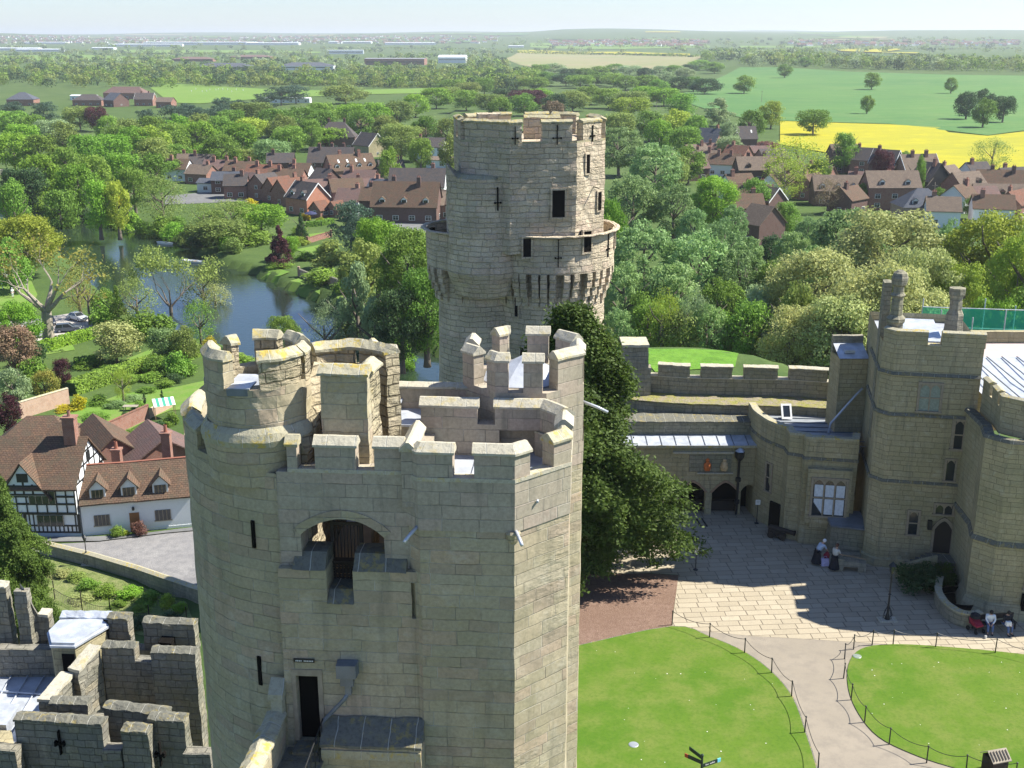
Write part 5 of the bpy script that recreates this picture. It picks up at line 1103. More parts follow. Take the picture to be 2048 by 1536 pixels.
# rear parapet
bwall([(-60,1300),(384,1300)],6.0,'wall',coping=False)
bwall([(-40,1176),(10,1176)],8.6,'merlon',cm=M['cap'])
pr=[bpt(27,1180,8.6),bpt(50,1181,8.6)]
mb=MB(); mb.prism([bpt(26,1184,8.5),bpt(52,1184,8.5),bpt(60,1176,8.5),bpt(34,1176,8.5)],-4,8.5); mb.build('merlon',B,bar,world=True,rough=(.3,.05,2))
rk=[bpt(38,1182,8.5),bpt(70,1232,7.2),bpt(92,1236,6.9)]
v=[(rk[0][0],rk[0][1]),(rk[1][0],rk[1][1])]
def raked(p0,p1,z0,z1,base=-3,th=.5,name='raked_wall',mat=B):
    a=Vector(p0);b=Vector(p1);t=(b-a).normalized();n=Vector((-t.y,t.x))*th
    q=[a,b,b+n,a+n]; A=(b-a).x*n.y-(b-a).y*n.x; zz=[z0,z1,z1,z0]
    mb=MB(); P=[(v.x,v.y) for v in q]
    mb.prism(P,base,zz if A>0 else zz) if A>0 else mb.prism(P[::-1],base,zz[::-1])
    o=mb.build(name,mat,bar,world=True,rough=(.3,.05,2))
    mb=MB(); e=n*.12; q=[a-e,b-e,b+n+e,a+n+e]; P=[(v.x,v.y) for v in q]
    # coping slab follows the slope
    zc=[z+.003 for z in zz]; m=MB(); 
    for s in (0,1): 
        z_=[z+.14*s+.003 for z in zz]; f=[(P[i][0],P[i][1],z_[i]) for i in range(4)]; m.face(f if s else f[::-1])
    for i in range(4):
        j=(i+1)%4; m.face([(P[i][0],P[i][1],zz[i]+.003),(P[j][0],P[j][1],zz[j]+.003),(P[j][0],P[j][1],zz[j]+.143),(P[i][0],P[i][1],zz[i]+.143)])
    m.build('coping',M['cap'],bar,world=True,rough=(.2,.03,2.5)); return o
raked(bpt(48,1180,8.5),bpt(76,1232,7.0),8.5,7.0); raked(bpt(76,1232,7.0),bpt(97,1236,6.9),7.0,6.95)
bwall([(215,1238),(255,1240)],7.3,'merlon'); bwall([(284,1247),(330,1250),(388,1252)],7.3,'merlon')
mb=MB(); a,b=bpt(322,1268,6.9),bpt(348,1270,6.9); mb.prism([(a[0],a[1]-.5),(b[0],b[1]-.5),(b[0],b[1]+.1),(a[0],a[1]+.1)],5.9,6.75); mb.build('window_opening',M['dark'],bar,world=True)
bwall([(120,1236),(218,1238)],7.1,'lead_topped_wall',cm=M['lead'])
# stair hut with a lead roof
hz=6.9; H6=[bpt(100,1296,hz),bpt(150,1297,hz),bpt(219,1256,hz),bpt(208,1242,hz),bpt(118,1246,hz),bpt(94,1270,hz)]
cxm=sum(p[0] for p in H6)/6; cym=sum(p[1] for p in H6)/6
sh=[(cxm+(p[0]-cxm)*.9,cym+(p[1]-cym)*.9) for p in H6]
mb=MB(); mb.prism(sh,3.5,hz-.02); mb.build('stair_hut',M['hall'],bar,world=True,rough=(.4,.03))
mb=MB(); mb.prism(H6,hz,hz+.1); mb.prism([(cxm+(p[0]-cxm)*.92,cym+(p[1]-cym)*.92) for p in H6],hz+.1,hz+.22); ro=mb.build('hut_lead_roof',M['lead'],bar,world=True)
p,q=sh[0],sh[1]; mb=MB(); f=lambda t,o:(p[0]+(q[0]-p[0])*t,p[1]+(q[1]-p[1])*t-o)
mb.prism([f(.38,.05),f(.95,.05),f(.95,-.1),f(.38,-.1)],4.5,6.55); mb.build('doorway',M['dark'],bar,world=True)
# big lead roof at the left edge
rf=[bpt(-220,1300,4.6),bpt(20,1292,4.6),bpt(60,1300,4.6),bpt(112,1350,4.6),bpt(112,1420,4.6),bpt(96,1470,4.6),bpt(-220,1540,4.6)]
mb=MB(); mb.prism(rf,-4,4.6,tmi=0); mb.build('lead_roof',M['lead'],bar,world=True)
for i in range(9):
    a=Vector(bpt(-110+i*30,1300+i*5,4.62)); b=Vector(bpt(-190+i*30,1440+i*4,4.62)); m=MB(); m.tube([(a.x,a.y,4.66),(b.x,b.y,4.66)],.04,5); m.build('roof_roll',M['lead'],bar,world=True)
m=MB(); a=Vector(bpt(-60,1380,4.62)); b=Vector(bpt(110,1392,4.62)); m.tube([(a.x,a.y,4.67),(b.x,b.y,4.67)],.05,5); m.build('roof_roll',M['lead'],bar,world=True)
mb=MB(); mb.prism([bpt(-80,1400,5.2),bpt(40,1408,5.2),bpt(12,1450,5.2),bpt(-120,1440,5.2)],4.6,5.2); mb.build('lead_box',M['lead'],bar,world=True)
mb=MB(); mb.prism([bpt(-60,1450,5.3),bpt(20,1448,5.3),bpt(30,1500,5.3),bpt(-60,1505,5.3)],-4,5.0); mb.build('side_wall',M['hall'],bar,world=True,rough=(.3,.04))
# inner parapets round the dark passage
bwall([(203,1297),(268,1299)],7.0,'merlon'); bwall([(301,1307),(390,1310)],7.0,'merlon')
bwall([(203,1318),(390,1330)],6.4,'wall',coping=False)
raked(bpt(200,1297,7.0),bpt(157,1346,6.6),7.0,6.6,th=-.5); raked(bpt(148,1358,6.2),bpt(100,1410,6.2),6.4,6.3,th=-.5)
bwall([(98,1410),(175,1411)],6.3,'wall')
bwall([(206,1418),(330,1432)],6.3,'wall'); bwall([(176,1440),(206,1441)],5.0,'wall',coping=False)
bwall([(28,1441),(203,1452)],6.4,'wall'); bwall([(203,1500),(242,1502)],5.5,'crenel',coping=False)
bwall([(242,1464),(296,1467)],6.4,'merlon'); bwall([(296,1441),(368,1446)],6.6,'merlon'); bwall([(366,1508),(420,1510)],5.5,'crenel',coping=False); bwall([(-20,1500),(30,1503)],5.5,'crenel',coping=False)
bwall([(-150,1440),(-20,1441)],6.4,'merlon')
for px,z0,z1,zz in ((115,5.0,6.1,6.4),(316,4.9,6.0,6.4)):
    v=Vector(bpt(px,1448 if px<200 else 1466,zz)); mb=MB(); mb.box(v.x-.03,v.x+.03,v.y-.09,v.y+.1,z0,z1); mb.box(v.x-.16,v.x+.16,v.y-.085,v.y+.1,z0+.45,z0+.56); mb.box(v.x-.21,v.x-.13,v.y-.095,v.y+.1,z0+.4,z0+.62); mb.box(v.x+.13,v.x+.21,v.y-.095,v.y+.1,z0+.4,z0+.62); mb.build('cross_slit',M['dark'],bar,world=True)
HOUSES=[]
def house(px,py,w,d,h,r,rot,wall,roof,kind='gable',ch=1,win=(3,2),dorm=0,trim=None,label=None,group=None,name='house',z=None,loc=None,door=False,cat='house',sky=0,dormw='white',gwin=1,timber=False,dsz=1.):
    p=loc if loc is not None else gat(px,py)
    o=empty(name,(p[0],p[1]+d/2*.9,(p[2] if z is None else z)),R(rot)); tag(o,label,cat,group); HOUSES.append((o,px,py,label))
    W,D=w/2,d/2; wm=M[wall]; rm=M[roof]
    mb=MB(); ins=min(W*.8,D) if kind=='hip' else 0
    mb.box(-W,W,-D,D,-1.5,h,bottom=False)
    if kind=='gable':
        for s in (-1,1):
            f=[(s*W,-D*s,h),(s*W,D*s,h),(s*W,0,h+r)]; mb.face(f)
    mb.build('wall',wm,o)
    ov=.35; k=r/D; t=.16
    mb=MB()
    if kind=='gable':
        for s in (-1,1):
            a=[(-W-ov,s*(D+ov),h-k*ov),(W+ov,s*(D+ov),h-k*ov),(W+ov,0,h+r),(-W-ov,0,h+r)]
            if s==1: a=a[::-1]
            up=[(x,y,zz+t) for x,y,zz in a]; mb.face(up); mb.face(a[::-1])
            for i in range(4):
                j=(i+1)%4; mb.face([a[i],a[j],up[j],up[i]])
    else:
        e=[(-W-ov,-D-ov,h-.15),(W+ov,-D-ov,h-.15),(W+ov,D+ov,h-.15),(-W-ov,D+ov,h-.15)]; A=(-W+ins,0,h+r); Bq=(W-ins,0,h+r)
        mb.face([e[0],e[1],Bq,A]); mb.face([e[1],e[2],Bq]); mb.face([e[2],e[3],A,Bq]); mb.face([e[3],e[0],A]); mb.face(e[::-1])
    ro=mb.build('roof',rm,o)
    if trim:
        for s in (-1,1):
            mb=MB()
            for q in (-1,1):
                x0=s*(W+ov); x1=x0+s*.06
                P=[(x0,q*(D+ov),h-k*ov-.12),(x0,q*(D+ov),h-k*ov+t+.1),(x0,0,h+r+t+.1),(x0,0,h+r-.12)]; Q=[(x1,y,zz) for _,y,zz in P]
                mb.face(P);mb.face(Q[::-1])
                for i in range(4): j=(i+1)%4; mb.face([P[i],P[j],Q[j],Q[i]])
            mb.build('bargeboard',M[trim],o)
    rs=random.Random(int(px*7+py))
    for i in range(ch):
        x=(-W*.8+ (2*W*.8)*(i+.5)/ch) if ch>1 else W*.55*(1 if rs.random()<.5 else -1); cw=.45
        mb=MB(); y=rs.choice([-.15,.15])*D; mb.box(x-cw*1.2,x+cw*1.2,y-cw,y+cw,h+r*.5,h+r+1.25); mb.box(x-cw*1.35,x+cw*1.35,y-cw*1.15,y+cw*1.15,h+r+1.25,h+r+1.4)
        c=mb.build('chimney',M['brick'] if wall!='brickdark' else M['brickdark'],ro)
        mb=MB(); 
        for s in (-1,1): mb.lathe([(.16,h+r+1.4),(.12,h+r+1.85)],(x+s*.25,y),6)
        mb.build('chimney_pot',M['redp'],o)
    def win1(x,z0,ww,hh,side,nm='window'):
        m=MB(); pn=MB()
        def bx(mm,a,b,c,d_,e,f):
            if side=='f': mm.box(a,b,-D-d_,-D-c,e,f)
            elif side=='r': mm.box(W+c,W+d_,a,b,e,f)
            else: mm.box(-W-d_,-W-c,a,b,e,f)
        bx(m,x-ww/2-.08,x+ww/2+.08,0,.06,z0-.08,z0+hh+.08); f=m.build(nm,M['white'],o)
        n=max(2,int(ww/.6))
        for i in range(n): a=x-ww/2+i*ww/n; bx(pn,a+.03,a+ww/n-.03,.062,.075,z0,z0+hh*.66-.03); bx(pn,a+.03,a+ww/n-.03,.062,.075,z0+hh*.66+.03,z0+hh)
        pn.build('pane',M['glass'],f)
    nc,nr=win
    for j in range(nr):
        for i in range(nc): win1(-W+w*(i+.5)/nc,.9+j*2.6,min(1.5,w/nc*.45),1.15,'f')
    if gwin:
        sd='r' if rot<0 else 'l'
        for j in range(nr): win1(0 if gwin==1 else -D*.5,.9+j*2.6,1.1,1.1,sd)
        if gwin==2:
            for j in range(nr): win1(D*.5,.9+j*2.6,1.1,1.1,sd)
    for i in range(dorm):
        x=-W+w*(i+.5)/dorm; y0=-D*.86; zb=h+r*.1; dw=.75*dsz; dh=1.15*dsz; m=MB(); yb=y0+dh/k+.3
        m.box(x-dw,x+dw,y0,yb,zb,zb+dh,bottom=False); m.face([(x-dw,y0,zb+dh),(x+dw,y0,zb+dh),(x,y0,zb+dh+.6*dsz)]); dm=m.build('dormer',M[dormw] if dormw in M else wm,ro)
        m=MB(); yr=yb+.6*dsz/k
        for s in (-1,1):
            a=[(x+s*(dw+.15),y0-.15,zb+dh-.1),(x+s*(dw+.15),yb,zb+dh-.1),(x,yr,zb+dh+.62*dsz),(x,y0-.15,zb+dh+.62*dsz)]; a=a if s==1 else a[::-1]
            u=[(q[0],q[1],q[2]+.1) for q in a]; m.face(u); m.face(a[::-1])
            for i_ in range(4): j_=(i_+1)%4; m.face([a[i_],a[j_],u[j_],u[i_]])
        m.build('dormer_roof',rm,o); m=MB(); m.box(x-dw+.15,x+dw-.15,y0-.03,y0-.005,zb+.15,zb+dh-.1); m.build('dormer_window',M['glass'],o)
    for i in range(sky):
        x=-W*.6+1.2*W*i/max(1,sky-1); y=-D*.45; zz=h+r-k*abs(y); m=MB(); m.face([(x-.3,y-.5,zz-k*.5+.24),(x+.3,y-.5,zz-k*.5+.24),(x+.3,y+.5,zz+k*.5+.24),(x-.3,y+.5,zz+k*.5+.24)]); m.build('roof_light',M['white'],o)
    if door: m=MB(); m.box(-.45,.45,-D-.06,-D,0,2.05); m.build('door',M[door],o)
    if timber:
        m=MB(); T_=.13
        for j in range(int(h/1.25)+1): m.box(-W,W,-D-.05,-D-.004,min(j*1.25,h-.1),min(j*1.25,h-.1)+T_)
        for i in range(int(w/.95)+1): x=-W+i*w/int(w/.95); m.box(x-T_/2,x+T_/2,-D-.054,-D-.002,0,h)
        m.build('timber_frame',M['black'],o)
    return o
# ---- half-timbered house and white cottage on the street
loc=xy(163,1073,-15); gl0=-15
tf=empty('timber_framed_house',(loc[0],loc[1],-15),R(-1)); tag(tf,'black and white timber-framed house with brown tiled roof and gabled fronts on the street','house')
Wd=13.; Dp=7.6; h=5.5; r=3.7
mb=MB(); mb.box(-Wd,0,0,Dp,-2,2.55); mb.box(-Wd,0,-.35,Dp,2.56,h); mb.face([(0,-.35,h),(0,Dp,h),(0,Dp/2,h+r)]); mb.build('wall',M['render'],tf)
mb=MB(); k=r/(Dp/2+.35)
for s in (0,1):
    y0=-.75 if s==0 else Dp+.4; a=[(-Wd-.3,y0,h-.35),(.25,y0,h-.35),(.25,Dp/2-.1,h+r),(-Wd-.3,Dp/2-.1,h+r)]; a=a if s==0 else a[::-1]; u=[(x,y,z+.18) for x,y,z in a]; mb.face(u); mb.face(a[::-1])
    for i in range(4): j=(i+1)%4; mb.face([a[i],a[j],u[j],u[i]])
ro=mb.build('roof',M['tilebrown'],tf,rough=(.8,.04,1))
mb=MB(); T_=.2
def tb(x0,x1,z0,z1,y=-.4): mb.box(x0,x1,y-.02,y+.046,z0,z1)
for z in (2.56,3.55,4.35,5.3): tb(-Wd,0,z,z+T_)
x=-Wd
i=0
while x<=.01:
    tb(x-.12 if x>-.1 else x,x+.12 if x<-.1 else x,2.56,h,-.405) if i%1==0 else None; x+=1.0; i+=1
mb.build('timber_frame',M['black'],tf)
mb=MB()
for z in (0.4,1.1,2.35): mb.box(-5.5,0,-.06,.0,z,z+.16)
for i in range(14): mb.box(-5.5+i*.42,-5.38+i*.42,-.065,-.0,.4,1.12 if 2<i<12 else 2.4)
mb.box(-.2,.0,-.066,.0,0,2.5); mb.box(-5.6,-5.3,-.066,0,0,2.5); mb.build('timber_frame',M['black'],tf)
mb=MB(); mb.box(-13,-5.7,-.05,-.01,0,2.5); mb.build('dark_shopfront',M['black'],tf)
mb=MB(); mb.box(-5.4,0,-.12,-.0,-.8,.38); mb.build('blue_grey_plinth',plain('blue_grey_plinth_paint',(.33,.4,.46),.9),tf)
for x0,x1,z0,z1,y in ((-4.2,-1.6,1.2,2.3,-.09),(-4.6,-2.0,3.7,5.0,-.44),(-11.6,-9.2,3.7,5.0,-.44)):
    mb=MB(); mb.box(x0,x1,y-.02,y+.05,z0,z1); w_=mb.build('window',M['glass'],tf); mb=MB()
    for i in range(5): a=x0+(x1-x0)*i/4; mb.box(a-.035,a+.035,y-.05,y-.021,z0,z1)
    mb.build('mullion',M['winstone'],w_)
for gx in (-5.0,-11.5): # projecting front gables
    gw=2.35; gh_=3.3; mb=MB(); z0=4.55
    mb.face([(gx-gw,-.5,z0),(gx+gw,-.5,z0),(gx,-.5,z0+gh_)]); g_=mb.build('gable',M['render'],tf)
    mb=MB()
    for z in (4.6,5.5): ww=gw*(1-(z-z0)/gh_); mb.box(gx-ww,gx+ww,-.56,-.503,z,z+.18)
    for xx in (-.9,0,.9): mb.box(gx+xx-.09,gx+xx+.09,-.55,-.503,4.6,4.6+1.2*(1-abs(xx)*.2)+.2)
    mb.box(gx-.55,gx+.55,-.552,-.503,6.0,6.9); mb.build('gable_timber',M['black'],g_)
    mb=MB()
    for s in (-1,1):
        a=[(gx+s*(gw+.35),-.8,z0-.45),(gx+s*(gw+.35),1.2,z0-.45),(gx,3.4,z0+gh_+.1),(gx,-.8,z0+gh_+.1)]; a=a if s>0 else a[::-1]; u=[(x,y,z+.15) for x,y,z in a]; mb.face(u); mb.face(a[::-1])
        for i in range(4): j=(i+1)%4; mb.face([a[i],a[j],u[j],u[i]])
    mb.build('gable_roof',M['tilebrown'],tf)
mb=MB() # timbers of the right gable end
for z,f in ((h-.1,1),(h+1.2,.66),(h+2.4,.34)): mb.box(.002,.06,Dp/2-.1-f*(Dp/2+.2),Dp/2-.1+f*(Dp/2+.2),z,z+.16)
for y,zz in ((.9,1.0),(2.4,2.4),(3.8,3.4),(5.2,2.3),(6.6,1.0)): mb.box(.004,.065,y-.08,y+.08,h,h+zz)
mb.box(.002,.07,3.3,4.2,h+1.3,h+2.3)
for y in (0,1.8,3.6,5.4,7.2): mb.box(.004,.065,y-.08,y+.08,2.6,h)
mb.build('gable_timber',M['black'],tf)
mb=MB(); mb.box(-1.9,-.7,2.9,3.9,7.5,11.4); mb.box(-2.0,-.6,2.8,4.0,11.4,11.6); mb.lathe([(.2,11.6),(.16,12.2)],(-1.3,3.4),8); mb.build('chimney',M['brick'],ro)
# white cottage
l2=xy(166,1072,-15); l3=xy(357,1055,-15); an=math.atan2(l3[1]-l2[1],l3[0]-l2[0]); L=math.hypot(l3[0]-l2[0],l3[1]-l2[1])+1.6
wc=empty('white_cottage',(l2[0],l2[1],-15),an); tag(wc,'white cottage with brown tiled roof, three dormers and a varnished door','cottage')
Dp=6.0; h=3.6; r=2.7
mb=MB(); mb.box(0.05,L,0,Dp,-2,h); mb.face([(L,0,h),(L,Dp,h),(L,Dp/2,h+r)]); mb.build('wall',M['render'],wc)
mb=MB(); 
for s in (0,1):
    y0=-.4 if s==0 else Dp+.4; a=[(0,y0,h-.3),(L+.2,y0,h-.3),(L+.2,Dp/2,h+r),(0,Dp/2,h+r)]; a=a if s==0 else a[::-1]; u=[(x,y,z+.16) for x,y,z in a]; mb.face(u); mb.face(a[::-1])
    for i in range(4): j=(i+1)%4; mb.face([a[i],a[j],u[j],u[i]])
ro=mb.build('roof',M['tilebrown'],wc,rough=(.8,.05,1)); mb=MB(); mb.tube([(0,Dp/2,h+r+.2),(L*.4,Dp/2,h+r+.12),(L,Dp/2,h+r+.2)],.12,6); mb.build('ridge',M['redp'],ro)
for f in (.165,.44,.72):
    x=L*f; m=MB(); y0=.15; m.box(x-.75,x+.75,y0,y0+2.0,h+.1,h+1.25); m.face([(x-.75,y0,h+1.25),(x+.75,y0,h+1.25),(x,y0,h+2.05)]); dm=m.build('dormer',M['render'],ro)
    m=MB()
    for s in (-1,1):
        a=[(x+s*1.05,y0-.25,h+1.0),(x+s*1.05,y0+2,h+1.0),(x,y0+2.9,h+2.15),(x,y0-.25,h+2.15)]; a=a if s>0 else a[::-1]; u=[(q[0],q[1],q[2]+.13) for q in a]; m.face(u); m.face(a[::-1])
        for i in range(4): j=(i+1)%4; m.face([a[i],a[j],u[j],u[i]])
    m.build('dormer_roof',M['tilebrown'],wc); m=MB(); m.box(x-.55,x+.55,y0-.04,y0-.005,h+.25,h+1.15); q=m.build('dormer_window',M['glass'],wc); m=MB()
    for i in range(4): a=x-.55+i*1.1/3; m.box(a-.03,a+.03,y0-.07,y0-.041,h+.25,h+1.15)
    m.build('mullion',M['timber'],q)
for x0,x1,z0,z1 in ((1.25,2.7,1.0,2.1),(L*.655,L*.655+1.5,1.0,2.1)):
    m=MB(); m.box(x0,x1,-.05,.0,z0,z1); q=m.build('window',M['glass'],wc); m=MB(); m.box(x0-.12,x1+.12,-.1,-.0,z0-.1,z0); 
    for i in range(5): a=x0+i*(x1-x0)/4; m.box(a-.03,a+.03,-.08,-.051,z0,z1)
    m.build('window_frame',M['winstone'],q)
x=L*.425; m=MB(); m.box(x,x+.95,-.05,0,0,2.05); m.build('door',M['door'],wc)
m=MB(); m.lathe([(.05,2.35),(.12,2.4),(.14,2.65),(.02,2.8)],(x+.45,-.2),6); m.build('door_lantern',M['black'],wc)
m=MB(); m.box(-.02,0,-.1,0,0,.0); m=MB(); m.box(.05,L,-.04,0,-.5,.28); m.build('plinth',M['render'],wc)
# backs of the street
def H3(*a,**k): return house(*a,**k)
H3(196,988,9,8,3.4,3.2,-58,'brick','tilebrown',ch=0,win=(2,1),label='brown-roofed brick rear wing with steep gable behind the timber-framed house',z=-15)
H3(118,975,6,6,3.5,3.2,4,'brick','tilebrown',kind='hip',ch=0,win=(1,1),label='small steep brown roof peak behind the timber-framed house ridge',z=-15)
H3(70,970,11,8,3.5,3.4,6,'brick','tilebrown',kind='hip',ch=0,win=(1,1),label='broad brown hipped roof behind the timber-framed house, below the pink wall',z=-15)
H3(300,1000,7,9,3.6,3.0,-60,'brick','tilepink',ch=0,win=(1,1),label='purple-tiled roof house rising behind the white cottage',z=-15)
for px,pyt,lb in ((232,895,'red brick chimney stack with two pots rising behind the white cottage ridge'),(331,862,'tall brick chimney at the right of the purple-tiled roof')):
    p=atY(px,pyt,113); e=empty('chimney_stack',(p.x,p.y,-15)); tag(e,lb,'chimney'); H_h=p.z+15
    m=MB(); m.box(-.45,.45,-.4,.4,0,H_h-.3); m.box(-.55,.55,-.5,.5,H_h-.3,H_h-.1); m.build('shaft',M['brick'],e); m=MB(); m.lathe([(.2,H_h-.1),(.17,H_h+.7)],(0,0),8); m.build('chimney_pot',M['redp'],e)
# garden walls
def gwall(name,pix,h,mat,label,cap=True,th=.35,cat='wall',pillar=False):
    pts=[gat(*q) for q in pix]; e=empty(name,pts[0]); tag(e,label,cat)
    o=pts[0]; m=MB(); P=[]
    for a,b in zip(pts,pts[1:]):
        k=max(1,int((b-a).length/4))
        for i in range(k):
            t=a.lerp(b,i/k); P.append((t.x-o.x,t.y-o.y,gz(t.x,t.y)-o.z))
    t=pts[-1]; P.append((t.x-o.x,t.y-o.y,gz(t.x,t.y)-o.z))
    m.sweep(P,[(0,-.8),(th,-.8),(th,h),(0,h)]); m.build('wall',mat,e)
    if cap: m=MB(); m.sweep(P,[(-.06,h+.003),(th+.06,h+.003),(th/2,h+.16)]); m.build('coping',M['capold'] if mat!=M['brick'] else M['tilered'],e)
    if pillar:
        for p in P[::2]: m=MB(); m.box(p[0]-.25,p[0]+.25,p[1]-.2,p[1]+.4,p[2]-.5,p[2]+h+.5); m.build('pillar',mat,e)
    return e
gwall('garden_wall',[(42,838),(140,808)],2.3,M['brickpale'],'pale pink brick garden wall with dark coping left of the yellow broom bush')
gwall('garden_wall',[(215,878),(262,856),(300,838)],2.0,M['brick'],'red brick garden wall with climbing plants above the street houses')
gwall('garden_wall',[(300,838),(345,815)],1.3,M['brickpale'],'low pale brick wall end beside the striped canopy')
gwall('roadside_wall',[(80,1108),(180,1133),(270,1160),(372,1196),(420,1214)],1.2,M['curtain'],'low old stone wall with broad coping along the cobbled road',th=.6)
gwall('quay_wall',[(470,541),(540,575),(600,600),(640,619)],-.0,M['capdark'],'dark stone quay wall holding up the riverside lawns',cap=False)
gwall('garden_wall',[(598,553),(640,566),(690,580),(720,596)],1.7,M['barkpale'] if False else M['brickpale'],'pale panelled garden wall with pillars beside the riverside lawn',pillar=True)
gwall('garden_fence',[(615,488),(640,480),(662,474)],1.4,M['brick'],'red trellis fence with brick pillars in the terraced riverside garden',pillar=True)
gwall('bridge_parapet',[(-30,352),(10,350),(26,352)],2.0,M['capold'],'pale stone bridge parapet at the left edge beyond the river')
# awning
p=gat(330,836); e=empty('garden_canopy',p); tag(e,'garden shelter with green and white striped canopy by the brick wall','canopy')
m=MB()
for i in range(7): m.face([(-1.4+i*.4,-1,2.0),(-1+i*.4,-1,2.0),(-1+i*.4,.6,2.7),(-1.4+i*.4,.6,2.7)],mi=i%2)
m.build('striped_cover',[M['white'],plain('green_stripe',(.05,.3,.2),.8)],e); m=MB()
for x in (-1.3,1.3):
    for y in (-.9,.5): m.box(x-.04,x+.04,y-.04,y+.04,0,2.0 if y<0 else 2.6)
m.build('canopy_frame',M['timber'],e); e.rotation_euler=(0,0,R(25))
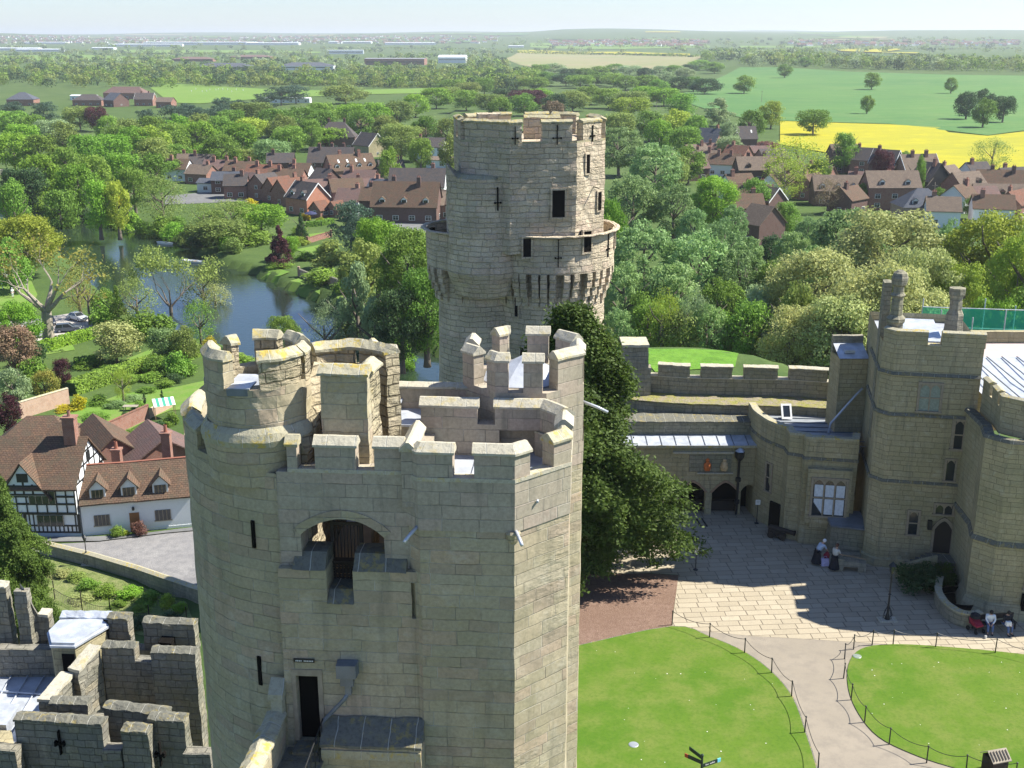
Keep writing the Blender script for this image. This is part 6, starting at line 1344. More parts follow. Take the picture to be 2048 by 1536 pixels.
# ---- town across the river, left
for a in [
 dict(px=612,py=430,w=10,d=8.5,h=5,r=4.2,rot=-42,wall='brickorange',roof='tilegrey',trim='white',dorm=2,dormw='wht2',win=(2,1),gwin=0,label='house with bright orange brick gable, white bargeboards and grey roof'),
 dict(px=697,py=365,w=17,d=10,h=4.6,r=5,rot=30,wall='brick',roof='tilebrown',ch=2,dorm=4,win=(3,1),sky=4,gwin=2,label='long brick house with white roof lights and a row of white dormers'),
 dict(px=662,py=350,w=17,d=10,h=4.8,r=5.2,rot=-4,wall='brickdark',roof='tilegrey',ch=3,win=(4,2),label='long dark brick house with wide slate-grey roof and three chimneys'),
 dict(px=672,py=300,w=18,d=11,h=6,r=6.5,rot=0,wall='brickdark',roof='tilegrey',kind='hip',ch=2,win=(3,1),label='large grey-roofed villa with two chimneys behind a bright tree'),
 dict(px=735,py=272,w=11,d=8,h=5,r=4,rot=3,wall='brickdark',roof='tilebrown',ch=0,win=(2,1),label='brown-roofed wing to the right of the large grey-roofed villa'),
 dict(px=738,py=314,w=11,d=10,h=5,r=5,rot=-45,wall='hall',roof='tilegrey',ch=0,trim='white',win=(2,1),label='buff stone gabled chapel-like building beside the tall olive tree'),
 dict(px=400,py=368,w=9,d=8,h=3.6,r=2.8,rot=-20,wall='brick',roof='tiletan',ch=1,win=(2,1),label='tan-roofed brick bungalow at the left end of the riverside rows'),
 dict(px=402,py=352,w=9,d=8,h=4.6,r=3.2,rot=10,wall='brick',roof='tilegrey',ch=1,win=(2,1),label='grey-roofed house just behind the tan-roofed bungalow'),
 dict(px=440,py=362,w=12,d=8,h=4.2,r=3,rot=-6,wall='brick',roof='tilepink',ch=2,win=(3,1),label='pink-brown roofed terrace cottage with two chimneys, second in the rear row'),
 dict(px=483,py=365,w=12,d=8,h=4.2,r=3,rot=-8,wall='brick',roof='tilebrown',ch=2,win=(3,1),label='brown-roofed terrace cottage under the conical bright tree'),
 dict(px=527,py=373,w=12,d=8,h=4.2,r=3,rot=-8,wall='brick',roof='tilered',ch=2,win=(3,1),label='red-brown roofed terrace cottage in the middle of the rear row'),
 dict(px=572,py=383,w=12,d=8,h=4.2,r=3,rot=-8,wall='brick',roof='tilebrown',ch=2,win=(3,1),label='brown-roofed terrace cottage at the right end of the rear row'),
 dict(px=415,py=385,w=6,d=6,h=3.2,r=1.2,rot=-10,wall='render',roof='slateblue',ch=0,win=(1,1),label='small white house with blue-grey roof in front of the bungalow'),
 dict(px=451,py=388,w=9,d=7,h=4.6,r=2.4,rot=0,wall='brickdark',roof='slateblue',ch=1,win=(2,2),label='dark brick house with slate roof and paired white windows'),
 dict(px=493,py=388,w=8,d=8,h=3.8,r=3,rot=-35,wall='render',roof='tilepink',ch=0,win=(2,1),label='white-walled house with pinkish roof behind the golden tree'),
 dict(px=527,py=400,w=8,d=8.5,h=4.6,r=3.4,rot=55,wall='brick',roof='tilegrey',ch=1,win=(1,2),gwin=1,label='brick house with dark gable end facing the river'),
 dict(px=555,py=405,w=8,d=7,h=4.3,r=3.4,rot=50,wall='brick',roof='tilered',ch=0,win=(1,1),label='small red-roofed gabled house left of the orange brick gable'),
 dict(px=578,py=412,w=9,d=8,h=4.3,r=3.8,rot=48,wall='brick',roof='tilered',ch=1,win=(1,1),label='red-roofed house adjoining the orange gabled house'),
 dict(px=638,py=436,w=4,d=5,h=2.4,r=2.2,rot=50,wall='brick',roof='tilered',ch=0,win=(1,1),name='garden_house',label='little brown gabled garden house below the orange gable'),
 dict(px=672,py=436,w=4,d=5,h=2.4,r=2.2,rot=50,wall='brick',roof='tilered',ch=0,win=(1,1),name='garden_house',label='second little gabled garden house, next to the dark cedar'),
 dict(px=690,py=412,w=10,d=8,h=4.6,r=3.4,rot=20,wall='brick',roof='tilebrown',ch=0,win=(2,2),label='brown-roofed brick house above the dark cedar'),
 dict(px=733,py=408,w=10,d=8,h=4.2,r=3.2,rot=15,wall='brick',roof='tilepink',ch=1,win=(2,1),label='pale pinkish-roofed house between the cedar and the black-and-white range'),
 dict(px=768,py=404,w=9,d=7,h=4,r=2.6,rot=-20,wall='render',roof='slateblue',ch=1,win=(2,1),label='blue-slate roofed house with a white gable end'),
 dict(px=835,py=404,w=17,d=9,h=4.8,r=5,rot=-4,wall='render',roof='tilegrey',ch=1,win=(4,1),timber=True,label='long half-timbered range with dark roof left of the round tower'),
 dict(px=812,py=446,w=18,d=10,h=4.6,r=6,rot=-6,wall='brickdark',roof='tilebrown',ch=2,dorm=3,win=(4,1),label='big brown-grey roof with three pale dormers in front of the half-timbered range'),
 dict(px=870,py=440,w=10,d=8,h=4.2,r=3,rot=10,wall='brick',roof='tiletan',ch=0,win=(2,1),label='tan-roofed outbuilding next to the round tower'),
 dict(px=858,py=318,w=13,d=8,h=5,r=3.4,rot=-8,wall='render',roof='tilegrey',ch=1,win=(4,2),label='white-walled house with grey roof just left of the round tower battlements'),
 dict(px=886,py=336,w=12,d=8,h=3,r=1,rot=-8,wall='render',roof='tiletan',ch=0,win=(3,1),label='low white flat-looking extension left of the round tower'),
 dict(px=858,py=290,w=11,d=8,h=5,r=3.2,rot=8,wall='render',roof='tilebrown',ch=1,win=(2,2),label='white house half hidden by trees above the grey-roofed one'),
 # right cluster
 dict(px=1423,py=310,w=10,d=10,h=5.4,r=5.4,rot=-38,wall='brick',roof='slateblue',ch=1,win=(2,2),label='red brick gabled house with dark slate roof in front of the yellow field'),
 dict(px=1487,py=300,w=11,d=9,h=5,r=5,rot=6,wall='brickdark',roof='tilegrey',ch=1,win=(3,1),sky=2,label='grey-roofed house with roof lights half hidden by a green tree'),
 dict(px=1408,py=345,w=11,d=8,h=4.4,r=3.4,rot=-14,wall='brick',roof='tiletan',ch=2,win=(3,1),dorm=3,dormw='brick',label='tan-roofed terrace end with small gabled dormers behind the poplar'),
 dict(px=1452,py=353,w=11,d=8,h=4.4,r=3.4,rot=-20,wall='render',roof='tilebrown',ch=2,win=(3,1),label='brown-roofed cottage with white gable wall in the terrace'),
 dict(px=1440,py=322,w=14,d=8,h=4.2,r=2.6,rot=-6,wall='brick',roof='tilepink',ch=3,win=(3,1),label='pink-roofed row with three chimneys behind the terrace'),
 dict(px=1515,py=365,w=14,d=9,h=4.4,r=4,rot=4,wall='brickdark',roof='tiletan',ch=2,dorm=2,dormw='brickdark',win=(3,1),label='wide tan-brown roof left of the large open-branched tree'),
 dict(px=1510,py=326,w=12,d=8,h=4.0,r=2.4,rot=2,wall='brick',roof='tilepink',ch=1,win=(2,1),label='low pinkish roof beneath the dusty pink tree'),
 dict(px=1512,py=425,w=10,d=8,h=4.4,r=3.2,rot=-12,wall='brickdark',roof='tilebrown',ch=2,win=(2,1),label='brown-roofed house with white chimneys right of the lime-green tree'),
 dict(px=1536,py=433,w=8,d=8,h=4.4,r=3.4,rot=-50,wall='brickdark',roof='tilegrey',ch=0,win=(1,1),trim='white',label='dark gabled house with a white ridge behind the silver poplars'),
 dict(px=1528,py=492,w=7,d=9,h=5.2,r=4,rot=-55,wall='brickdark',roof='tiletan',ch=0,win=(1,1),label='steep tan-roofed gatehouse cottage above the poplar canopy'),
 dict(px=1688,py=345,w=10,d=8,h=6,r=4,rot=8,wall='brickdark',roof='tiletan',ch=0,win=(2,1),dorm=2,dormw='brickdark',label='tan hipped-gable house with dark bay fronts right of the open-branched tree'),
 dict(px=1733,py=350,w=9,d=8,h=5.4,r=4,rot=-30,wall='brick',roof='tilegrey',trim='white',ch=1,win=(1,2),label='grey-roofed house with white-edged gable under the copper tree'),
 dict(px=1775,py=362,w=9,d=8,h=6,r=4.4,rot=-40,wall='brickdark',roof='tilegrey',trim='white',ch=1,win=(1,2),label='tall brick house with dark roof and plain gable'),
 dict(px=1838,py=366,w=13,d=8,h=4.8,r=4.6,rot=12,wall='brick',roof='tiletan',trim='wht2',ch=2,win=(3,1),label='tan-roofed house with white left gable below the yellow field'),
 dict(px=1866,py=392,w=8,d=10,h=4.8,r=5.2,rot=-62,wall='black',roof='tilegrey',ch=1,win=(1,1),gwin=0,label='black-boarded barn gable with steep grey roof'),
 dict(px=1785,py=420,w=15,d=9,h=6.6,r=4.2,rot=2,wall='brick',roof='tiletan',ch=0,win=(3,2),dorm=2,label='tall red brick house with tan roof and white-framed windows'),
 dict(px=1690,py=412,w=18,d=8.5,h=4.6,r=4,rot=-3,wall='brickdark',roof='tiletan',ch=0,dorm=4,win=(4,1),label='long tan-roofed terrace with white dormers left of the red brick house'),
 dict(px=1850,py=446,w=13,d=10,h=4.4,r=4.4,rot=2,wall='brickpale',roof='slateblue',kind='hip',ch=0,win=(2,1),dorm=2,label='grey mansard-roofed building with two pointed white dormers'),
 dict(px=1935,py=402,w=10,d=9,h=4.6,r=3.8,rot=22,wall='brick',roof='tiletan',ch=0,dorm=2,dormw='brick',win=(2,1),label='tan-roofed house with brick gable at the right of the yard'),
 dict(px=2010,py=398,w=15,d=9,h=4.2,r=4.2,rot=-12,wall='brickdark',roof='tilebrown',ch=2,win=(3,1),label='long dark brown roof at the right edge below the yellow field'),
 dict(px=2005,py=418,w=15,d=8,h=3.6,r=3.2,rot=-8,wall='brick',roof='tiletan',ch=0,dorm=3,dormw='brick',win=(3,1),label='row with small tan gabled dormers at the right edge'),
 dict(px=1960,py=422,w=11,d=8,h=3.6,r=3,rot=10,wall='brickdark',roof='tilepink',ch=0,win=(2,1),label='low pinkish roof above the yellow-green tree at the right'),
 # farther left
 dict(px=40,py=212,w=20,d=16,h=5,r=5,rot=5,wall='brick',roof='slateblue',kind='hip',ch=0,win=(3,1),label='large dark slate hipped building at the far left edge'),
 dict(px=165,py=200,w=20,d=10,h=3.4,r=.6,rot=0,wall='render',roof='wht2',ch=0,win=(4,1),label='low white flat-roofed building beyond the copper tree'),
 dict(px=250,py=198,w=36,d=13,h=5,r=5,rot=-6,wall='brick',roof='tilepink',kind='hip',ch=0,win=(6,1),label='long pink-tiled school-like building by the sports field'),
 dict(px=175,py=212,w=22,d=12,h=4.5,r=4,rot=0,wall='brick',roof='tilegrey',kind='hip',ch=0,win=(4,1),label='grey-roofed building left of the gabled hall by the sports field'),
 dict(px=228,py=214,w=12,d=14,h=5,r=5,rot=-35,wall='brickdark',roof='slateblue',ch=0,win=(2,1),label='blue-slate gabled hall in front of the pink-tiled building'),
 dict(px=288,py=212,w=14,d=11,h=5,r=4.4,rot=0,wall='brick',roof='tilegrey',trim='white',ch=2,win=(3,1),label='grey-roofed house with white gable edge by the sports field'),
 dict(px=330,py=216,w=12,d=9,h=4.4,r=3,rot=-10,wall='brick',roof='tiletan',ch=0,win=(2,1),label='small tan-roofed house right of the white-edged gable'),
 dict(px=575,py=206,w=36,d=8,h=3.6,r=.5,rot=-2,wall='render',roof='wht2',ch=0,win=(6,1),label='long low white pavilion behind the dark pines'),
]:
    house(**a)
# business park and warehouses
def shed(px,py,w,d,h,wall,roof,label,r=1.2,bands=1,kind='gable'):
    house(px,py,w,d,h,r,rt.uniform(-6,6),wall,roof,kind=kind,ch=0,win=(0,0),gwin=0,label=label,name='large_building',cat='building')
    o=HOUSES[-1][0]
    for j in range(bands):
        m=MB(); z=h*(.3+.45*j/max(1,bands)) if bands>1 else h*.5
        m.box(-w*.47,w*.47,-d/2-.12,-d/2-.02,z,z+min(1.4,h*.22)); m.build('window_band',M['glass'],o)
shed(610,140,85,40,6,'render','slateblue','grey-roofed office block with shallow hipped roof beyond the playing field',5,1,'hip')
shed(790,130,110,50,11,'brick','terrace','red brick office block with flat pale roof beyond the trees',1,2)
shed(905,126,55,40,11,'wht2','wht2','white sloping-roofed wing at the right end of the brick office block',4,1)
shed(690,108,110,22,11,'wht2','wht2','white-framed glass office building among trees',.6,2)
shed(445,140,90,40,5,'terrace','slateblue','blue-grey hipped office roof left of the playing field trees',5,1,'hip')
shed(385,123,85,40,5,'brick','tilepink','brown low hipped building with dark windows beyond the playing field',4,1,'hip')
shed(500,118,95,36,5,'brick','tilepink','brown-roofed long building beneath the far warehouses',4,1,'hip')
for i,(px,py,w,h,lb) in enumerate(((30,101,160,8,'long white-roofed warehouse at the far left edge'),(78,103,160,7,'white warehouse to the right of the far left one'),(205,99,80,6,'small pale shed between the hedges on the left'),(400,90,500,12,'very long white distribution shed on the skyline left of centre'),(290,93,300,9,'grey-white warehouse left of the very long shed'),(545,90,240,9,'white warehouse just right of the very long shed'),(820,90,220,9,'white warehouse above the brick office block'),(700,87,200,8,'pale far warehouse above the white-framed offices'),(1032,95,60,6,'small white barn left of the lone dark poplar'),(90,88,200,8,'faint pale warehouse near the left skyline'))):
    shed(px,py,w,40,h,'wht2','wht2',lb,1.5,1)
# far town: roofs that read as one mass
def far_town():
    rs=random.Random(3); mb=MB()
    for i in range(950):
        px=rs.choice([rs.uniform(250,1000),rs.uniform(250,900),rs.uniform(0,300),rs.uniform(1100,1420),rs.uniform(1580,2048)])
        py=rs.uniform(72,88) if px<1000 else rs.uniform(80,92)
        if px>1100: py=rs.uniform(82,93)
        p=gat(px,py); 
        if p.y>9000: continue
        a=rs.uniform(-.5,.5); w,d,h,r=rs.uniform(9,26),rs.uniform(8,10),5.5,rs.uniform(3,4.5); mb.M=Matrix.Translation(p)@Matrix.Rotation(a,4,'Z'); mi=rs.randrange(2); rm=2+rs.randrange(3)
        mb.box(-w/2,w/2,-d/2,d/2,-1,h,mi=mi,bottom=False)
        for s in (-1,1): mb.face([(-w/2,s*d/2,h),(w/2,s*d/2,h),(w/2,0,h+r),(-w/2,0,h+r)][::s*-1],mi=rm); 
        for s in (-1,1): mb.face([(s*w/2,-d/2,h),(s*w/2,d/2,h),(s*w/2,0,h+r)],mi=mi)
    mb.M=None
    o=mb.build('distant_houses',[M['brickpale'],M['render'],M['tilered'],M['tilepink'],M['tilered']],weld=False); tag(o,'mass of red-roofed distant town houses near the horizon','distant town',kind='stuff')
far_town()
# smaller houses half hidden among the trees
rs=random.Random(21); NM=['brown','tan','grey','pinkish','red-brown']; RFm=['tilebrown','tiletan','tilegrey','tilepink','tilered']
spots=[(1392,330),(1385,362),(1478,332),(1545,340),(1575,370),(1478,400),(1560,398),(1490,448),(1640,380),(1625,400),(1730,395),(1760,402),(1900,380),(1925,425),(1890,455),(1955,372),(2030,385),(1990,450),(1700,430),(2035,440),
 (380,350),(560,348),(600,372),(648,385),(720,388),(780,365),(905,440),(640,410),(470,398),(355,362),(760,432),(700,432)]
for i,(px,py) in enumerate(spots):
    k=rs.randrange(5); w=rs.uniform(7,11)
    l=min(HOUSES,key=lambda q:math.hypot(q[1]-px,q[2]-py)); nb=str(l[3]).split(' house')[0].split(' with')[0].split(' behind')[0]
    house(px,py,w,7.5,4.4,3.2,rs.choice([-40,-12,5,20,45]),rs.choice(['brick','brickdark','brick','render']),RFm[k],ch=1,win=(2,1),label='small %s-roofed house near pixel column'%NM[k],group='small houses half hidden among the trees')
    o=HOUSES[-1][0]; o['label']='small %s-roofed house %s the %s'%(NM[k],'left of' if px<l[1]-12 else 'right of' if px>l[1]+12 else 'behind',' '.join(nb.split()[:8]))
seen={}
for h_ in HOUSES:
    lb=h_[0].get('label'); seen.setdefault(lb,[]).append(h_)
for lb,L in seen.items():
    if len(L)>1:
        L.sort(key=lambda q:q[1])
        for i,q in enumerate(L): q[0]['label']=lb+', '+['first','second','third','fourth','fifth'][i]
TL=[]
def TT(s,group=None):
    for ln in s.strip().split('\n'):
        for it in ln.split(';'):
            a=it.split()
            if not a: continue
            px,yt,w=float(a[0]),float(a[1]),float(a[2]); kind=a[3]; sh=a[4] if len(a)>4 else 'round'; h=float(a[5]) if len(a)>5 else 16.
            T(px,yt,w,kind,sh,h,group=group)
TT('''20 258 100 bright;75 262 92 mid;125 285 90 mid;165 262 95 bright;215 256 100 bright;268 246 100 bright;305 268 92 olive;338 240 95 mid;392 236 100 bright;440 262 95 mid;482 240 95 bright
155 203 80 olive;188 204 52 copper;215 226 62 mid;60 224 90 mid;15 212 90 mid;100 228 84 willow;250 232 80 olive;300 226 80 mid;350 224 70 bright;395 222 80 olive;440 226 80 mid
40 318 100 dark;90 335 100 mid;150 318 105 bright;115 370 92 mid;190 350 80 bright;228 350 62 yellowgreen;262 318 70 mid;70 300 100 bright;20 350 80 mid;180 300 90 mid;300 300 90 mid;350 284 80 mid round 9;410 288 80 bright round 9;460 290 76 olive round 9;240 290 90 bright
318 340 120 olive sparse;500 195 105 olive;548 212 100 mid;600 208 100 mid;541 268 90 silver round 14;575 240 80 mid;690 166 120 olive;640 200 90 mid;750 200 80 bright;830 184 70 bright;872 172 90 bright;795 196 84 olive
660 246 90 bright round 12;800 240 120 olive roundhi 17;895 230 70 olive;850 225 70 mid;720 215 70 mid;770 225 70 olive;620 232 60 mid;900 262 60 olive
345 204 66 cedar flat;372 200 60 cedar flat;400 208 66 cedar flat;440 203 66 cedar flat;478 194 60 cedar flat;560 168 62 cedar flat;590 166 62 cedar flat;530 180 60 cedar flat;445 188 46 cedar flat;25 196 60 cedar flat;85 198 60 cedar flat;290 212 50 cedar flat
1055 172 96 copper;1105 196 60 brownbush;1000 190 60 mid''')
rs=random.Random(11)
for i in range(17): # dark wood behind the round tower
    px=905+i*32+rs.uniform(-6,6); yt=140+abs(i-8)*1.5+rs.uniform(-4,10); T(px,yt,rs.uniform(58,80),rs.choice(['mid','dark','mid','mid','olive']),'round',15)
for i in range(14):
    px=900+i*36+rs.uniform(-6,6); yt=172+rs.uniform(-6,12); T(px,yt,rs.uniform(66,92),rs.choice(['mid','mid','dark','olive','bright']),'round',15)
for i in range(11):
    px=1080+i*30; yt=116+i*0+rs.uniform(8,20); T(px,yt,rs.uniform(44,60),rs.choice(['mid','willow','mid','dark']),'round',15)
TT('''1420 100 60 mid round 16;1455 96 60 mid round 16;1490 97 60 mid round 16;1525 98 62 willow round 16;1400 118 60 bright round 16;1430 122 52 mid round 16;1370 132 54 willow round 16;1330 140 54 willow round 16;1350 128 50 mid round 16
1490 148 58 mid round 17;1571 126 38 mid round 17;1612 112 34 mid round 17;1746 142 44 mid round 17;1737 187 34 mid round 13;1905 152 30 mid round 15;1938 178 60 dark round 18;1972 174 54 dark round 18;1972 192 60 mid round 17;2012 182 54 dark round 18
1630 210 80 mid round 15;1692 258 66 mid;1545 197 64 yellowgreen;1505 214 66 mid;1440 194 84 willow column 16;1395 224 66 mid;1350 214 90 yellowgreen;1262 186 92 yellowgreen;1240 214 80 olive;1300 216 80 mid;1372 240 80 mid;1320 232 76 bright;1460 236 50 willow
1770 283 54 copper;1990 268 108 olive sparse 14;1845 303 28 mid;2000 335 66 yellowgreen round 7;1535 276 56 pinkleaf round 9;1812 300 40 mid round 6;1598 262 168 yellowgreen sparse 20;1575 300 110 yellowgreen sparse 16;1512 352 86 mid round 11;1660 350 70 brownbush sparse 11;1740 340 70 brownbush low 6;1765 338 60 bright low 6
1240 240 130 silver tuft 20;1312 270 150 silver tuft 20;1268 330 150 silver tuft 19;1352 350 120 silver tuft 17;1432 342 122 bright roundhi 16;1220 380 90 bright roundhi 19
1290 420 190 silver tuft 19;1400 440 200 silver tuft 18;1480 480 150 silver tuft 15;1345 500 170 silver tuft 16;1250 500 130 silver tuft 16;1450 540 150 mid tuft 13;1700 392 210 silver tuft 19;1590 440 120 silver tuft 17;1630 470 120 silver tuft 16;1910 420 90 silver tuft 17;1560 500 110 mid round 14
1800 398 300 budding roundhi 21;1640 476 250 budding roundhi 19;1770 500 260 budding roundhi 20;1860 470 200 budding roundhi 20;1700 570 240 budding roundhi 16;1600 590 180 budding roundhi 14;1840 560 200 budding roundhi 17
1990 398 240 yellowgreen roundhi 22;2070 430 200 yellowgreen roundhi 22;1930 500 160 yellowgreen roundhi 18;2000 560 120 bright round 16;2080 560 150 mid round 16
1300 590 110 mid round 11;1240 600 100 silver tuft 11;1370 600 110 olive round 11;1440 610 120 mid round 10;1500 640 120 olive low 8;1330 560 90 yellowgreen sparse 14;1395 560 90 willow sparse 14;1270 640 90 olive low 7;1340 640 100 mid low 7;1410 650 100 dark low 6;1560 640 110 yellowgreen low 8;1480 690 90 dark low 4.5;1230 660 80 mid low 6;1530 560 130 willow round 12''')
TT('''1410 372 70 mid round 12;1470 396 80 silver tuft 13;1390 400 90 silver tuft 15;1448 420 110 silver tuft 15;1500 455 110 silver tuft 15;1575 398 70 mid round 10;1620 420 80 silver tuft 13;1545 462 70 dark round 10;1350 300 80 olive round 14;1380 285 80 mid round 14;1460 262 60 willow round 12;1640 310 60 mid round 12;1730 362 44 mid round 8;1880 372 36 mid round 6;1925 352 40 dark round 6;1950 388 50 mid round 7;1800 352 40 yellowgreen low 5
300 246 90 yellowgreen;240 240 80 mid;120 238 80 olive;40 236 84 bright;500 225 80 yellowgreen;460 210 70 mid;640 215 80 mid;700 198 80 bright;560 225 80 olive;590 262 60 mid round 9;840 262 60 mid;780 288 60 mid;430 300 66 mid round 8;490 290 70 olive round 9;350 316 66 mid round 8;1215 420 80 bright;1600 545 100 olive round;1500 590 130 mid round 12;1420 590 110 silver tuft 12;1360 650 100 yellowgreen low 7;1300 560 100 mid round 12;1560 690 90 olive low 5;1620 660 110 budding round 9''')
# riverside and gardens on the left
TT('''520 398 120 bright round 10;460 392 140 olive sparse 11;405 400 110 olive sparse 10;265 545 110 olive sparse 11;430 560 80 budding sparse 9;440 430 130 olive round 8;490 440 110 mid low 6;555 446 76 copper cone 10;600 422 36 dark cone 8;575 462 50 bright round 7;700 392 96 cedar flat 13;720 420 70 cedar flat 12
752 420 130 bright roundhi 17;815 440 170 mid roundhi 19;850 520 150 mid roundhi 16;800 560 150 dark roundhi 14;720 470 120 olive round 14;660 470 90 olive low 7;640 530 90 mid low 4;690 545 60 mid low 4
712 518 110 willow column 19;745 590 100 willow column 14;650 585 96 willow sparse 15;680 640 90 olive round 8;785 668 110 bright roundhi 10;560 622 90 mid roundhi 8.5;560 655 70 mid low 5;840 755 70 bright low 3
40 418 180 yellowgreen roundhi 15;10 470 120 mid round 12;400 520 120 olive sparse 13;395 590 90 mid sparse 9;150 520 80 rust sparse 11
230 566 66 mid cone 9;205 590 80 mid low 6;205 572 60 mid round 7;275 610 90 mid low 6;320 620 90 mid low 5
30 592 110 bright roundhi 10;20 640 110 brownbush round 9;60 660 70 dark low 6;225 636 130 budding round 7.5;320 642 70 silver round 7;365 648 80 olive round 6.5;415 664 34 gold low 3.5;445 690 30 dark low 2.5
120 712 52 copper round 5.5;85 735 66 rust round 5;20 730 80 willow round 7;8 780 64 copper round 6.5;60 700 60 mid low 5;240 730 52 yellowgreen sparse 5.5;155 783 40 gold low 2.6;480 700 60 mid low 3;300 700 60 mid low 4;350 690 70 mid low 5''')
# boundary of river far bank
for i in range(16):
    px=10+i*31; yb=410+i*6.2; S(px+rs.uniform(-8,8),yb+2,rs.uniform(46,70),rs.uniform(34,52),rs.choice(['mid','dark','mid','bright','olive']),'low')
for px,py,w,h,k in ((232,412,46,26,'gold'),(248,402,30,26,'yellowgreen'),(140,820,60,14,'gold'),(200,808,60,22,'mid'),(165,815,40,20,'mid'),(230,815,50,16,'silver'),(185,838,70,14,'mid'),(120,846,50,12,'mid'),(270,800,50,14,'silver'),(295,785,46,14,'mid'),(330,775,44,22,'mid'),(350,765,40,24,'dark'),(375,750,50,30,'mid'),(300,760,60,20,'mid'),(260,765,50,20,'mid'),(330,735,60,22,'dark'),(262,880,50,24,'mid'),(285,900,44,20,'mid'),(240,905,30,24,'mid'),(320,862,36,24,'dark'),(345,850,40,30,'mid'),(252,848,26,30,'dark'),(276,818,26,20,'mid'),(170,735,60,18,'mid'),(215,745,60,16,'mid'),(60,770,70,26,'mid'),(110,785,60,14,'yellowgreen'),(30,800,60,26,'mid'),(610,440,26,16,'gold'),(640,445,20,14,'yellowgreen'),(560,535,60,14,'mid'),(640,560,60,16,'olive'),(610,520,50,20,'mid'),(600,490,40,20,'yellowgreen'),(650,505,44,18,'mid'),(580,500,36,16,'olive'),(480,420,60,22,'mid'),(430,440,70,22,'mid'),(600,470,40,22,'mid'),(350,450,60,22,'mid'),(760,350,50,22,'blossom'),(720,345,34,20,'mid'),(630,395,20,10,'mid'),(545,352,22,12,'bright'),(500,412,34,18,'gold'),(460,372,30,12,'yellowgreen')):
    S(px,py,w,h,k)
# clipped cypresses on the lawn, shrubs beside the white cottage door
for px,py,lb in ((290,812,'left one of two slim dark cypresses standing on the garden lawn'),(325,805,'right one of two slim dark cypresses standing on the garden lawn')):
    S(px,py,9,26,'dark','column',label=lb,name='cypress',cat='tree')
S(233,1074,34,26,'mid','low',label='green and bronze bush left of the cottage door',group=None); S(279,1070,36,34,'pinkleaf','low',label='bronze-pink bush right of the cottage door'); S(253,1071,18,14,'yellowgreen','low',label='small lime-green plant below the varnished cottage door')
# bank below the road: rough plants
for px,py,w,h,k in ((215,1190,60,24,'mid'),(260,1195,60,26,'bright'),(300,1205,60,26,'mid'),(335,1215,36,34,'yellowgreen'),(360,1225,36,26,'bright'),(280,1225,50,18,'mid'),(180,1175,50,22,'mid'),(150,1160,50,20,'olive'),(340,1245,60,22,'dark'),(290,1250,70,20,'dark'),(120,1155,50,18,'budding'),(165,1200,60,14,'budding'),(238,1215,40,16,'mid')):
    S(px,py,w,h,k)
# ---- the two big yews
def yew_mesh(name,seed,nl,per,leaf):
    rs=np.random.RandomState(seed); Cs=[];Ns=[];Ss=[]
    for i in range(nl):
        h=rs.uniform(0,1)**1.25; a=rs.uniform(0,2*PI); prof=.5*(1-h)**.64*(.78+.22*sin(h*9+a*2)); r=prof*rs.uniform(.5,1.12)
        c0=np.array([cos(a)*r*.2,sin(a)*r*.2,.13+h*.84]); out=np.array([cos(a)*r,sin(a)*r,.13+h*.84+rs.uniform(-.03,.05)])
        n=per; t=rs.uniform(.35,1.05,(n,1)); ax=out-c0; P=c0+ax*t; P[:,2]+=(.035*np.sin(t[:,0]*3)-.05*(t[:,0]**2))
        sp=rs.normal(size=(n,3))*np.array([.022,.022,.011])*(1.25-.5*t); C=P+sp
        N=np.tile(np.array([cos(a)*.5,sin(a)*.5,.8]),(n,1))+rs.normal(size=(n,3))*.6; N/=np.linalg.norm(N,axis=1)[:,None]
        Cs.append(C);Ns.append(N);Ss.append(rs.uniform(.6,1.3,n)*leaf)
    C=np.concatenate(Cs);N=np.concatenate(Ns);S_=np.concatenate(Ss); C[:,2]=np.maximum(C[:,2],.06)
    return quads_mesh(name,C,N,S_,rs,2.0)
CR['yewbig0']=yew_mesh('yew_crown',5,430,600,.0034)
y1=tree((3.6,67.0,0),18.3,20.5,'yew','yewbig','yew_tree','great dark yew tree on bark mulch behind the gatehouse, the largest tree in the courtyard',rz=0.)
KIDS[y1.name][0].scale=(19.2,13.5,17.5)
p=at(30,1250,-9.5); y2=tree((p.x,p.y,-11),13.2,9.6,'yew','yewbig','yew_tree','dark yew at the left edge below the timber-framed house',rz=2.1)
